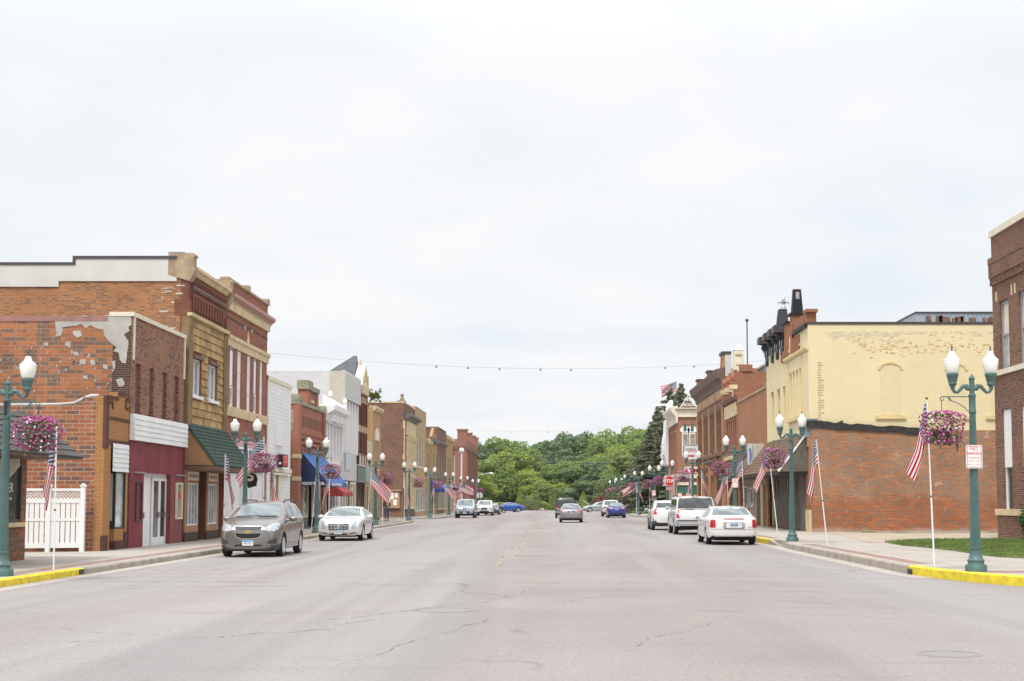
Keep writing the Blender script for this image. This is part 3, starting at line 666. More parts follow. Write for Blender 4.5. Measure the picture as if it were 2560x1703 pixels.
# white vinyl fence across the gap
def fence():
    A = Vector((-17.1, 42.45)); B = Vector((-14.42, 43.3)); f = empty('vinyl_fence', (A.x, A.y, .15), 'white vinyl picket fence with lattice top between two brick shops', 'fence')
    d = (B - A); L = d.length; d.normalize(); n = Vector((-d.y, d.x)); up = 2.05
    def bx(mb, t0, t1, z0, z1, h=.03):
        p = [A + d * t0 - n * h, A + d * t1 - n * h, A + d * t1 + n * h, A + d * t0 + n * h]; mb.prism([(v.x, v.y) for v in p], z0, z1, 'z')
    mb = MB()
    for z0, z1 in ((.27, .42), (1.08, 1.16), (1.62, 1.75), (1.98, 2.06)): bx(mb, 0, L, z0, z1, .03)
    mb.build('rail', m_white, f)
    mb = MB(); k = int(L / .145)
    for i in range(k): bx(mb, i * L / k + .012, (i + 1) * L / k - .012, .42, 1.62, .014)
    mb.build('picket_panel', m_white, f)
    mb = MB(); k = int(L / .10)
    for i in range(-2, k + 2):
        for sgn in (1, -1):
            t0, t1 = (i * .1, i * .1 + .25) if sgn > 0 else (i * .1 + .25, i * .1)
            ts = [min(max(t, 0), L) for t in (t0, t1)]
            if abs(ts[0] - ts[1]) < .02: continue
            zf = lambda t: 1.75 + (t - t0) / (t1 - t0) * .23
            a, c = A + d * ts[0] + n * .005 * sgn, A + d * ts[1] + n * .005 * sgn
            mb.tube([(a.x, a.y, zf(ts[0])), (c.x, c.y, zf(ts[1]))], .012, 4)
    mb.build('lattice', m_white, f)
    for t in (-.06, L * .36, L * .67, L + .05):
        mb = MB(); p = A + d * t; mb.box(p.x - .065, p.x + .065, p.y - .065, p.y + .065, .12, 2.12); mb.prism([(p.x - .09, 2.12), (p.x + .09, 2.12), (p.x, 2.22)], p.y - .09, p.y + .09, 'y'); mb.build('post', m_white, f)
fence()

# L1 small tan brick shop
b = Bld('tan_brick_shop', 'L', 43.75, 46.2, 'one-storey tan brick shop with stepped parapet and blank white sign panel')
bay = (44.45, 46.0, .75, 3.42); ent = (44.45, 46.0, .15, 3.42)
mb = MB(); b.facade(mb, b.y0, b.y1, 0, 4.92, [(44.42, 46.0, 0, 3.42)]); b.box(mb, 44.9, 45.75, 4.92, 5.12, -.28, 0); mb.build('wall', b_tan, b.root)
mb = MB(); b.box(mb, b.y0, b.y0 + .3, 0, 4.62, -.28, -17); b.box(mb, b.y1 - .3, b.y1, 0, 4.62, -.28, -17); b.box(mb, b.y0 + .3, b.y1 - .3, 0, 4.6, -16.7, -17); b.box(mb, b.y0, b.y0 + .3, 4.62, 4.88, -.28, -.7); mb.build('side_wall', b_L1side, b.root)
b.part('roof', m_rooftar, b.y0 + .3, b.y1 - .3, 4.1, 4.3, -.28, -16.7)
mb = MB()
for (a0, a1, z0, z1) in ((b.y0 - .02, 44.05, 3.3, 4.92), (44.05, b.y1 + .01, 3.46, 3.58), (44.05, b.y1, 4.22, 4.30), (44.05, 44.45, 4.72, 4.80), (44.37, 44.45, 4.55, 4.72), (45.0, 45.66, 5.02, 5.13), (44.05, 45.0, 4.86, 4.96), (45.74, b.y1 + .01, 4.86, 4.96), (45.74, 45.82, 4.62, 4.86), (45.82, b.y1, 4.62, 4.70), (b.y0 - .02, 44.2, .1, .62), (45.95, 46.22, .1, .7)):
    b.box(mb, a0, a1, z0, z1, -.06, .035)
mb.build('brown_brick_trim', b_tanbrown, b.root)
mb = MB(); mb.tube([(b.x(d_), b.y0 + .12, z_) for d_, z_ in ((-.25, 4.93), (-.5, 4.92), (-.75, 4.82), (-1.0, 4.70), (-1.5, 4.66), (-3, 4.65), (-17, 4.62))], [.05, .06, .055, .045, .04, .035, .035], 7); mb.build('membrane_coping', M('membrane', (.50, .50, .50), .6, var=.12, scale=4), b.root)
b.siding('sign_panel', m_whitesiding, 44.40, 46.05, 3.50 - .9, 3.48, .06, .14, .03)
mb = MB(); b.box(mb, 45.0, 46.0, .1, .42, -.28, .02); mb.build('base', b_tanbrown, b.root)
mb = MB(); b.box(mb, 45.0, 46.0, .42, .80, -.30, -.02); mb.build('bulkhead', b_tan, b.root)
w_ = b.window((44.98, 46.0, .80, 2.62), M('dark_frame', (.03, .03, .035), .5), m_glass3, 1, 1, rec=-.06, fw=.05, name='display_window')
mb = MB(); b.box(mb, 44.98, 45.03, .80, 2.62, -.1, -1.2); mb.build('side_frame', MATS['dark_frame'], w_)
mb = MB(); mb.box(b.x(-.1), b.x(-1.2), 44.97, 44.985, 1.05, 2.55); mb.build('side_pane', M('papered_glass', (.50, .49, .45), .3), w_)
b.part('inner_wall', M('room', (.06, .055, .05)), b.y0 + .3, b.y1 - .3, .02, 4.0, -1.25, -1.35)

# L2 two-storey brick with maroon metal front
b = Bld('red_metal_front_shop', 'L', 46.3, 52.9, 'two-storey brown brick shop with maroon ribbed metal front and white siding band')
ws = []
zt, zb = b.q('A3', 180, 1215)[1], b.q('A4', 370, 283)[1]
for x0, x1 in ((155, 205), (290, 335), (420, 462), (535, 580)):
    a = b.q('A3', x0, 1300)[0]; c = b.q('A3', x1, 1300)[0]; ws.append((a, c, zb + .12, zt))
z1w, z0w = 4.55, 3.58
rec = b.rect('A4', 418, 878, 648, 1430); rec = (rec[0], rec[1], .12, 2.72)
wl = b.rect('A4', 340, 872, 384, 1222)
b.shell(b_L2, 7.72, 17, ws + [rec, wl], side_mat=b_L2side)
for h in ws: b.part('blind_window', m_purple, h[0] - .01, h[1] + .01, h[2] - .01, h[3] + .01, -.14, -.09); b.part('sill', b_tanbrown, h[0] - .06, h[1] + .06, h[2] - .14, h[2] - .012, -.1, .05)
mb = MB(); b.box(mb, b.y0 - .03, b.y1 + .02, 7.72, 7.86, -.34, .06); b.box(mb, b.y0 - .03, b.y0 + .1, 7.72, 7.86, -.34, -.75); mb.build('coping', m_creamw, b.root)
mb = MB(); b.box(mb, b.y0 + .1, b.y0 + .22, 6.3, 7.72, -.02, .05); b.box(mb, b.y1 - .14, b.y1 - .02, 6.2, 7.72, -.02, .05); mb.build('corner_trim', m_creamw, b.root)
b.part('corner_brick', b_dark, b.y0 - .012, b.y0 - .002, 4.4, 7.7, -.02, -.62)
mb = MB(); b.box(mb, b.y0 - .02, b.y0 + .34, 7.55, 7.72, -.8, -17); mb.build('tile_coping', M('clay_coping', (.34, .17, .15), .6, var=.2), b.root)
# torn stucco on the side wall, traced as a thin real layer
def stucco(pts, Yp, name='old_stucco_patch'):
    mb = MB(); r = random.Random(3); P = [QY('A1', x, y, Yp) for x, y in pts]; out = []
    for i, p in enumerate(P):
        q_ = P[(i + 1) % len(P)]; L = math.dist(p, q_); k = max(1, int(L / .12))
        for j in range(k):
            t = j / k; out.append((p[0] + (q_[0] - p[0]) * t + r.uniform(-.035, .035), p[1] + (q_[1] - p[1]) * t + r.uniform(-.035, .035)))
    mb.prism(out, Yp, Yp + .012, 'y'); return mb
mb = stucco([(520, 745), (1150, 745), (1175, 712), (1235, 706), (1285, 760), (1290, 835), (1255, 860), (1265, 900), (1205, 935), (1255, 985), (1240, 1100), (1235, 1200), (1190, 1215), (1165, 1110), (1105, 1080), (1140, 1040), (1055, 1000), (1020, 940), (1015, 870), (950, 860), (880, 830), (850, 875), (800, 830), (700, 845), (610, 860), (600, 940), (545, 950), (545, 800)], b.y0 - .014)
for pts in ([(720, 890), (790, 890), (800, 930), (765, 965), (720, 920)], [(650, 1000), (690, 995), (685, 1050), (645, 1040)], [(1140, 1370), (1200, 1350), (1220, 1400), (1215, 1440), (1170, 1430)], [(1095, 1190), (1130, 1185), (1120, 1290), (1098, 1300)], [(785, 1175), (840, 1170), (835, 1215), (790, 1220)], [(890, 1175), (930, 1180), (930, 1220), (895, 1220)], [(1015, 1215), (1060, 1230), (1050, 1265), (1020, 1260)], [(715, 1095), (770, 1100), (765, 1130), (725, 1130)], [(820, 1330), (860, 1330), (855, 1360), (825, 1362)], [(430, 1010), (475, 1005), (470, 1035), (440, 1040)]):
    m2 = stucco(pts, b.y0 - .014); mb.add(m2.v, m2.f)
r = random.Random(12)
for k in range(95):
    x, y = r.uniform(-60, 1100), r.uniform(1000, 1540)
    if y < 1150 and r.random() < .5: continue
    rx, ry = r.uniform(6, 17), r.uniform(7, 18)
    m2 = stucco([(x + rx * math.cos(a) * r.uniform(.6, 1.1), y + ry * math.sin(a) * r.uniform(.6, 1.1)) for a in np.linspace(0, 5.6, 8)], b.y0 - .010); mb.add(m2.v, m2.f)
mb.build('old_stucco', m_stucco, b.root)
b.siding('white_siding_band', m_whitesiding, b.y0 - .02, b.y1 + .06, 3.66, 4.52, .16, .17, .03)
b.part('band_backing', m_white, b.y0 - .02, b.y1 + .06, 3.66, 4.52, .0, .158)
zr = 2.62
b.ribs('ribbed_metal_fascia', m_maroon, b.y0, b.y1, zr, 3.66, .02, .14)
b.ribs('ribbed_metal_pier', m_maroon, b.y0, rec[0], .13, zr, .02, .14)
p2 = b.ribs('ribbed_metal_pier', m_maroon, rec[1], b.y1, .13, zr, .02, .6, .012)
mb = MB(); b.box(mb, b.y0 + .35, rec[0] - .05, zr - .03, zr + .02, .05, .12); b.box(mb, rec[1] + .5, b.y1, zr - .03, zr + .02, .05, .12); mb.build('metal_flashing', m_metal, b.root)
fr = empty('x', (0, 0, 0)); bpy.data.objects.remove(fr)
wf = b.window((wl[0], wl[1], wl[2], wl[3]), M('dark_frame', (.03, .03, .035)), b_L2, 1, 3, rec=.04, fw=.05, name='bricked_window')
ps = b.rect('A4', 703, 880, 748, 1203)
po = b.window(ps, m_creamw, M('poster', (.30, .26, .23), .6, var=.5, scale=2), 1, 1, rec=.05, fw=.06, name='poster_window')
b.part('red_notice', m_red, ps[0] + .15, ps[1] - .15, ps[2] + .75, ps[2] + .95, .045, .05, po)
# recessed entry
b.siding('entry_siding', m_whitesiding, rec[0], rec[1], .12, 2.72, -.2, .13, .02); b.part('maroon_reveal', m_maroon, rec[1] - .02, rec[1] + .002, .12, 2.72, -.2, .03)
d1 = b.rect('A4', 418, 885, 458, 1430); d2 = b.rect('A4', 552, 885, 648, 1420)
b.door((rec[0] + .03, rec[0] + .62, .14, 2.5), m_white, m_glass, rec=-.12)
b.door((rec[1] - 1.75, rec[1] - .88, .14, 2.5), m_white, m_glass, rec=-.12, lites=1); b.door((rec[1] - .86, rec[1] - .02, .14, 2.5), m_white, m_glass, rec=-.12, lites=1)
b.part('bare_wall', m_white, rec[0], rec[1], 2.52, 2.72, -.12, -.17)

# L3 wood-faced building with brick cornice
b = Bld('wood_faced_building', 'L', 53.2, 59.5, 'tall building with weathered yellow wood siding, brick cornice and green shingle awning')
wz1, wz0 = b.q('A3', 740, 1165)[1], b.q('A3', 745, 1530)[1]
w1 = (b.q('A3', 700, 1300)[0], b.q('A3', 790, 1300)[0], wz0, wz1); w2 = (b.q('A3', 862, 1300)[0], b.q('A3', 945, 1300)[0], wz0, wz1)
W1 = b.rect('A5', 88, 800, 184, 1175); W2 = b.rect('A5', 274, 830, 352, 1160); W1 = (W1[0], W1[1], .75, 2.35); W2 = (W2[0], W2[1], .75, 2.35)
E1 = (b.q('A5', 188, 1000)[0], b.q('A5', 262, 1000)[0], .12, 2.85); E2 = (b.q('A5', 368, 1000)[0], b.q('A5', 424, 1000)[0], .12, 2.85)
ztop = Q('A3', 745, 250, -13.65)[1]; zwood = b.q('A3', 660, 735)[1]
b.shell(b_L3, ztop - .1, 40, [w1, w2, W1, W2, E1, E2], side_mat=b_L3side, parapet=.6)
# side wall cladding: pale membrane band, stepped, with dark cap
Yp = b.y0
zz = lambda x, y: QY('A1', x, y, Yp)
(xa, z1_), (xb, z2_), (xc, z3_) = zz(0, 245), zz(745, 185), zz(578, 405); zlow = zz(0, 460)[1]; xe = QY('A3', 560, 300, Yp)[0]
mb = MB(); mb.box(xe, xb, Yp - .05, Yp + .35, z3_, z2_); mb.box(xc, xb, Yp - .05, Yp + .35, z3_, z1_); mb.box(xc, -54, Yp - .05, Yp + .35, zlow, z1_); mb.build('membrane_parapet', m_bluegrey_trim, b.root)
mb = MB(); mb.box(xe, xb - .1, Yp - .09, Yp + .39, z2_, z2_ + .1); mb.box(xb - .1, xb, Yp - .09, Yp + .39, z1_ , z2_); mb.box(xb - .1, -54, Yp - .09, Yp + .39, z1_, z1_ + .09); mb.build('parapet_cap', m_capmetal, b.root)
# loose white mortar on the corner
mb = MB(); r = random.Random(4)
for k in range(44):
    z = r.uniform(zz(0, 1)[1] - 5.4, z3_ - .02); x = -14.28 - r.uniform(0, .75) * (1 if z > 8.4 else .7); ww = r.uniform(.06, .32); mb.box(x, x + ww, Yp - .006 - .004 * r.random(), Yp + .002, z, z + r.uniform(.015, .06))
mb.build('mortar_smear', M('mortar_white', (.55, .52, .47), .9), b.root)
# corner consoles
def console(ya, yb, zlo, zhi, nm='corner_console'):
    mb = MB(); b.prismY(mb, [(-.75, zlo + .25), (.05, zlo), (.12, zlo + .1), (.24, zlo + .36), (.27, zlo + .48), (.20, zlo + .54), (.20, zhi - .16), (.26, zhi - .10), (.26, zhi - .06), (.20, zhi), (-.75, zhi)], ya, yb); return mb.build(nm, m_stone, b.root)
zc0, zc1 = QY('A3', 690, 405, 53.2)[1], QY('A3', 690, 130, 53.2)[1]
console(b.y0 - .06, b.y0 + .42, zc0, zc1); console(b.y1 - .25, b.y1 + .25, zc0 - .1, zc1 - .05)
b.part('console_cap', M('sky_metal', (.30, .34, .40), .35, .6), b.y0 - .06, b.y0 + .42, zc1 + .005, zc1 + .04, -.77, -.15)
b.cornice('stone_cornice', m_cream, b.y0 + .42, b.y1 - .25, ztop - .32, [(0, 0), (.08, 0), (.18, .14), (.26, .18), (.26, .30), (-.28, .30), (-.28, .221), (0, .221)])
b.dentils('brick_grid', b_L3, b.y0 + .45, b.y1 - .3, ztop - .64, ztop - .34, 0, .09, .24, .55)
b.dentils('brick_grid_course', b_L3, b.y0 + .45, b.y1 - .3, ztop - .52, ztop - .47, 0, .11, 6, 1)
b.cornice('brick_moulding', m_brown, b.y0 + .42, b.y1 - .28, ztop - .88, [(0, 0), (.06, 0), (.12, .08), (.12, .18), (0, .18)])
mb = MB(); n = 12
for i in range(n):
    p = (b.y1 - b.y0 - 1.0) / n; a = b.y0 + .5 + i * p
    b.box(mb, a, a + p * .5, ztop - 1.62, ztop - 1.0, 0, .08); b.box(mb, a + p * .1, a + p * .4, ztop - 1.85, ztop - 1.62, 0, .06); b.box(mb, a + p * .5, a + p, ztop - 1.1, ztop - 1.0, 0, .08)
mb.build('brick_corbel', b_L3, b.root)
mb = MB(); b.box(mb, b.y0 - .015, b.y0 + .34, zwood, ztop - 1.3, -.5, .06); b.box(mb, b.y1 - .34, b.y1, zwood, ztop - 1.3, -.28, .06); mb.build('brick_pilaster', b_L3, b.root)
b.cornice('wood_cap', m_cream, b.y0 - .05, b.y1, zwood - .02, [(0, 0), (.16, 0), (.2, .12), (0, .12)])
b.siding('wood_siding', m_wood, b.y0 + .38, b.y1 - .1, 4.0, zwood - .02, .0, .30, .05, [(w[0] - .1, w[1] + .1, w[2] - .1, w[3] + .1) for w in (w1, w2)])
mb = MB(); b.box(mb, b.y0 - .05, b.y0 + .38, 4.0, zwood - .02, -.2, .10); b.box(mb, b.y0 + .36, b.y0 + .70, 4.0, zwood - .1, .0, .075); b.box(mb, b.y1 - .55, b.y1 - .3, 4.0, zwood - .1, 0, .08); b.box(mb, b.y1 - .3, b.y1 - .02, 4.0, zwood + .3, -.1, .11); mb.build('wood_corner_post', m_wooddark, b.root)
for h in (w1, w2):
    ww = b.window(h, m_white, m_curtain, 2, 1, rec=-.1, fw=.07); b.part('sill', m_white, h[0] - .1, h[1] + .1, h[2] - .12, h[2], -.1, .12, ww); b.part('window_head', m_brown, h[0] - .12, h[1] + .12, h[3], h[3] + .12, -.1, .12, ww)
# awning
zr_, ze_ = 4.62, 3.02
b.slope('shingle_awning', m_sh_green, b.y0 + .0, b.y1 + .05, .05, zr_, 1.22, ze_, rows=11)
mb = MB(); b.prismY(mb, [(.0, zr_ - .1), (0, ze_ - .0), (1.16, ze_ - .0)], b.y0 + .03, b.y0 + .1); mb.build('awning_gable', m_orange, b.root)
mb = MB(); b.prismY(mb, [(.03, zr_ + .03), (.03, zr_ - .12), (1.2, ze_ - .08), (1.26, ze_ + .02)], b.y0 - .03, b.y0 + .025); mb.build('awning_verge', M('green_trim', (.03, .075, .045), .6), b.root)
b.part('awning_fascia', m_brown, b.y0 + .0, b.y1 + .05, ze_ - .2, ze_ - .02, .0, 1.16)
# shopfront
mb = MB(); b.facade(mb, b.y0, b.y1 + .0, .5, 2.85, [W1, W2, E1, E2], .0, .05); mb.build('shopfront_panel', m_orange, b.root)
mb = MB(); b.facade(mb, b.y0, b.y1, .12, .5, [E1, E2], .0, .06); mb.build('shopfront_base', m_dark, b.root)
for h in (W1, W2):
    ww = b.window(h, m_white, m_glass2, 4, 1, rec=-.02, fw=.05, name='lace_window')
    sg = b.part('shop_sign', m_creamw, h[0] + .08, h[1] - .05, 2.46, 2.78, .05, .07); b.part('shop_sign_band', m_stone, h[0] + .18, h[1] - .15, 2.56, 2.68, .07, .075, sg)
b.siding('entry_boards', m_brownboard, E1[0], E1[1], .12, 2.85, -.5, .2, .03); b.part('dark_doorway', m_dark, E2[0], E2[1], .12, 2.85, -.4, -.5)
mb = MB(); b.box(mb, E1[0] + .9, E1[1] - .05, .12, 2.7, -.2, -.26); mb.build('entry_pier', m_dark, b.root)

# L4 red brick block with white pilasters
b = Bld('red_brick_block', 'L', 59.6, 68.0, 'two-storey red brick block with cream bands and tall white window strips')
zs1, zs0 = b.q('A3', 1100, 1060)[1], b.q('A5', 490, 130)[1]
ws = [(b.q('A3', x0, 1300)[0], b.q('A3', x1, 1300)[0], zs0, zs1) for x0, x1 in ((1028, 1041), (1075, 1113), (1150, 1186), (1246, 1279), (1311, 1341), (1371, 1398))]
ws[0] = (b.y0 + .12, ws[0][1], zs0, zs1)
front = (b.y0 + .1, b.y1 - .3, .12, 3.0)
zc = b.q('A3', 1060, 560)[1]
b.shell(b_L4, zc + .75, 17, ws + [front], parapet=.5)
for i, h in enumerate(ws):
    b.window(h, m_white, m_white if i not in (1, 4) else m_curtain, 1, 3, rec=-.08, fw=.1, name='window')
    if i in (1, 4): b.part('white_panel', m_white, h[0] + .03, h[1] - .03, h[3] - 1.6, h[3] - .05, -.09, -.03)
b.cornice('pink_cornice', M('pink_sandstone', (.42, .24, .19), .7, var=.1), b.y0, b.y1 + .35, zc - .16, [(0, 0), (.12, 0), (.2, .1), (.32, .18), (.32, .32), (0, .36)])
b.cornice('cream_architrave', m_cream, b.y0, b.y1 + .1, zc - .52, [(0, 0), (.1, 0), (.12, .3), (.2, .355), (0, .355)])
b.cornice('cream_band', m_cream, b.y0, b.y1 + .1, zs1 + .02, [(0, 0), (.06, 0), (.08, .25), (.16, .32), (.16, .46), (0, .5)])
b.cornice('sill_band', m_cream, b.y0, b.y1 + .02, zs0 - .42, [(0, 0), (.08, 0), (.12, .3), (.12, .4), (0, .4)])
mb = MB(); b.box(mb, b.y0, b.y1, zc + .75, zc + .85, -.32, .06)
for t in (.47, .985):
    y = b.y0 + (b.y1 - b.y0) * t; b.box(mb, y - .22, y + .16, zc + .752, zc + 1.05, -.33, .09)
mb.build('parapet_coping', m_stone, b.root)
for t in (.49,):
    y = b.y0 + (b.y1 - b.y0) * t; zz_ = zc - 1.45; mb = MB()
    mb.prism([(y - .28, zz_), (y, zz_ - .45), (y + .28, zz_), (y, zz_ + .45)], b.x(0), b.x(.03), 'x')
    for dy in (-.7, .7):
        for dz in (-.55, .55): b.box(mb, y + dy - .09, y + dy + .09, zz_ + dz - .07, zz_ + dz + .07, 0, .03)
    mb.build('diamond_inlay', m_cream, b.root)
b.dentils('brick_band', b_dark, b.y0, b.y1, zc - .9, zc - .8, 0, .012, 9, 1)
b.siding('white_shopfront', m_whitesiding, b.y0 + .1, b.y1 - .3, .12, 3.0, -.05, .16, .02)
w4 = b.rect('E1', 640, 900, 720, 1400)
mb = MB(); b.box(mb, b.y0 + .1, b.y1 - .35, 3.05, 4.35, .02, .14); sg = mb.build('sign_board', M('pink_board', (.62, .33, .34), .6), b.root)
b.part('sign_banner', m_white, b.y0 + .55, b.y1 - .9, 3.15, 4.02, .14, .16, sg)
text('sign_lettering', 'USED FURNITURE', .62, M('sign_ink', (.03, .04, .08), .6), sg, (b.x(.162), (b.y0 + b.y1) / 2 + .05, 3.68), (0, 1, 0), (0, 0, 1), bold=.012, sx=1.25)
for yy in (b.y0 + 3.2, b.y0 + 5.4): b.part('pilaster', m_white, yy, yy + .25, .12, 3.0, -.05, .05)
mb = MB(); mb.tube([(b.x(.15), b.y1 - .6, 4.2), (b.x(.5), b.y0 + 2.5, 3.0)], .02, 5); mb.build('brace_rod', m_metal, b.root)
hs = empty('helmet_sign', (b.x(.55), 60.4, 2.2), 'black hanging shop sign shaped like a white and black helmet', 'sign')
x0 = QY('E1', 525, 1000, 60.4)[0]; x1 = QY('E1', 738, 1000, 60.4)[0]
def e1(x, y, Y=60.4): return QY('E1', x, y, Y)
mb = MB(); mb.prism([e1(530, 950), e1(560, 905), (e1(640, 890)), e1(705, 905), e1(738, 1000), e1(710, 1140), e1(555, 1180), e1(530, 1080)], 60.36, 60.44, 'y'); mb.build('board', m_black, hs)
mb = MB(); mb.prism([e1(535, 945), e1(570, 915), e1(640, 935), e1(665, 980), e1(645, 1030), e1(580, 1050), e1(535, 1030), e1(550, 1000), e1(620, 995), e1(630, 960), e1(580, 945)], 60.34, 60.358, 'y'); mb.build('white_emblem', m_creamw, hs)
mb = MB(); mb.tube([(x0 - .9, 60.4, e1(0, 890)[1] + .02), (x1, 60.4, e1(0, 890)[1] + .02)], .02, 6); mb.build('bracket', m_black, hs)

# L5 white siding building
b = Bld('white_siding_building', 'L', 68.1, 74.3, 'two-storey building covered in plain white horizontal siding')
op = b.rect('E1', 1085, 860, 1120, 1500); op = (op[0], op[1] + .2, .12, op[3])
b.shell(m_white, 7.62, 17, [op], side_mat=m_whitesiding)
b.siding('siding', m_whitesiding, b.y0 + .2, b.y1, 3.3, 7.5, .0, .19, .016)
b.siding('lower_siding', m_whitesiding, b.y0 + .2, b.y1, .12, 3.1, .0, .19, .03, [(b.q('E1', 975, 1000)[0], b.q('E1', 1195, 1000)[0], 0, 2.95)])
mb = MB(); b.box(mb, b.y0, b.y0 + .2, .12, 7.7, -.05, .05); b.box(mb, b.y0, b.y1 + .04, 7.5, 7.7, -.3, .06); b.box(mb, b.y0, b.y1 + .05, 3.1, 3.3, 0, .1); mb.build('corner_board', m_creamw, b.root)
h = b.rect('A5', 884, 250, 945, 487); b.part('blank_window', m_white, h[0], h[1], h[2], h[3], .0, .07)
for a, c in ((975, 1030), (1030, 1080), (1125, 1190)): b.part('door_pilaster', M('pale_green_trim', (.42, .45, .42), .6) if a == 975 else m_creamw, b.q('E1', a, 1000)[0], b.q('E1', c, 1000)[0], .12, 2.95, .0, .06)
b.part('dark_doorway', m_black, op[0], op[1], .12, op[3], -.2, -.26)
b.part('door_hood', m_creamw, b.q('E1', 960, 1000)[0], b.q('E1', 1320, 1000)[0], 2.95, 3.05, 0, .2)
sx0, sz1 = QY('E1', 1195, 515, 70.6); sxa = QY('E1', 1098, 515, 70.6)[0]; sz0 = QY('E1', 1195, 760, 70.6)[1]
s_ = empty('projecting_sign', (b.x(0), 70.6, 3.5), 'black and red box sign projecting from the white siding wall', 'sign')
mb = MB(); mb.box(b.x(.06), b.x(.32), 70.6, 72.0, sz0, sz1); mb.build('case', m_black, s_)
mb = MB(); mb.box(b.x(.321), b.x(.34), 70.64, 71.96, sz0 + .06, sz1 - .05); fc = mb.build('face', m_red, s_)
text('emblem_lettering', 'CSL', .5, M('pink_ink', (.75, .35, .32)), fc, (b.x(.342), 71.3, (sz0 + sz1) / 2 + .05), (0, 1, 0), (0, 0, 1), sx=1.3)
mb = MB(); mb.sphere((b.x(.2), 70.56, sz0 + .17), .07, 10); mb.build('lamp', m_white, s_)
mb = MB(); mb.box(b.x(0), b.x(.06), 71, 71.8, sz0 + .2, sz1 - .2); mb.build('mount', m_metal, s_)

# L6 salmon brick bank-like front with blue awning
b = Bld('salmon_brick_shop', 'L', 76.2, 85.0, 'one-storey salmon brick shop with raised gable, corbels and navy awning')
hz = b.q('C3', 340, 480)[1]
bay = (b.y0 + 1.0, b.y1 - .7, .12, 3.25)
b.shell(b_L6, hz, 16, [bay], side_mat=brick('brick_side_brown', (.34, .13, .07), (.28, .11, .06), (.3, .16, .1), grime=.3))
Yp = b.y0 - .012; A_ = QY('C3', 60, 560, Yp); B_ = QY('C3', 230, 1010, Yp)
mb = MB(); mb.prism([QY('C3', *p, Yp) for p in ((0, 560), (190, 560), (190, 730), (235, 735), (240, 900), (170, 920), (165, 1010), (0, 1010))], Yp, Yp + .01, 'y'); mb.build('grey_stucco', m_stone, b.root)
mb = MB(); b.box(mb, b.y0 - .05, b.y1 + .1, hz, hz + .18, -.4, .1); b.box(mb, b.y0 - .06, b.y0 + .8, hz + .182, hz + .52, -.45, .12); b.box(mb, b.y1 - .7, b.y1 + .12, hz + .182, hz + .42, -.45, .12); mb.build('stone_coping', M('mossy_stone', (.30, .29, .20), .9, var=.3), b.root)
g0, g1 = b.y0 + 2.6, b.y1 - 2.6; zg = b.q('C3', 430, 150)[1]
mb = MB(); b.box(mb, g0, g1, hz + .185, zg, -.35, .02); b.box(mb, g0 - .05, g0 + .7, hz + .185, zg + .05, -.45, .08); b.box(mb, g1 - .7, g1 + .05, hz + .185, zg - .0, -.45, .08); mb.build('gable_wall', b_L6, b.root)
mb = MB(); b.box(mb, g0 - .15, g0 + 1.4, zg + .06, zg + .55, -.5, .15); b.box(mb, g0 + 1.4, g1 + .15, zg + .04, zg + .30, -.5, .15); mb.build('gable_coping', MATS['mossy_stone'], b.root)
b.part('gable_plaque', m_cream, (g0 + g1) / 2 - .5, (g0 + g1) / 2 + .5, hz + .5, zg - .6, .02, .06)
b.dentils('slot_panel', b_dark, b.y0 + .9, b.y1 - .8, hz - 1.15, hz - .55, .0, .012, .42, .3)
b.dentils('corbel_table', b_L6, b.y0 + .6, b.y1 - .4, hz - 2.85, hz - 2.25, .0, .14, .42, .55)
mb = MB()
for dz, dd in ((-1.55, .05), (-1.85, .09), (-2.15, .15)): b.box(mb, b.y0 + .6, b.y1 - .4, hz + dz, hz + dz + .16, 0, dd)
b.box(mb, b.y0 - .02, b.y0 + .85, .15, hz, -.2, .1); b.box(mb, b.y1 - .7, b.y1, .15, hz, -.1, .12); mb.build('pilaster', b_L6, b.root)
b.part('base_stone', m_cream, b.y0 - .04, b.y0 + .88, .12, 1.0, -.2, .13)
mb = MB()
for z in (2.75, 3.95): b.box(mb, b.y0 - .04, b.y0 + .88, z, z + .22, -.25, .125)
b.box(mb, b.y0 + .9, b.y1 - .7, 4.0, 4.35, 0, .08); mb.build('stone_band', m_cream, b.root)
for yy in (b.y0 + 1.6, b.y0 + 6.6):
    mb = MB(); mb.sphere((b.x(.25), yy, 4.85), .2, 8, sz=1.4); mb.tube([(b.x(0), yy, 5.1), (b.x(.25), yy, 5.2), (b.x(.25), yy, 5.1)], .03, 5); mb.build('wall_lantern', m_stone, b.root)
n = 5; p = (bay[1] - bay[0]) / n
for i in range(n):
    if i == 2: b.door((bay[0] + i * p + .1, bay[0] + (i + 1) * p - .1, .14, 2.5), M('dark_frame', (.03, .03, .035)), m_glass, rec=-.3)
    else: b.window((bay[0] + i * p, bay[0] + (i + 1) * p - .02, .75, 3.2), m_creamw, m_glass2, 1, 1, rec=-.06, fw=.09, name='shop_window')
b.part('bulkhead', M('slate_panel', (.12, .14, .20), .6), bay[0], bay[0] + 2 * p, .12, .73, -.2, -.02)
def awning(b, ya, yb, z1, z0, dout, mat, name='cloth_awning', mat_side=None, valance=.25):
    mb = MB(); b.prismY(mb, [(.02, z1), (.02, z1 - .03), (dout - .02, z0), (dout, z0)], ya, yb)
    b.prismY(mb, [(dout - .02, z0), (dout, z0), (dout, z0 - valance), (dout - .02, z0 - valance)], ya, yb)
    a = mb.build(name, mat, b.root)
    for y in (ya + .0, yb - .02):
        mb = MB(); b.prismY(mb, [(.02, z1 - .02), (dout - .0, z0 - .0), (dout - .0, z0 - valance), (.02, z0 - valance)], y - .01, y + .02); mb.build('awning_end', mat_side or mat, a)
    return a
zaw = b.q('C4', 372, 180)[1]
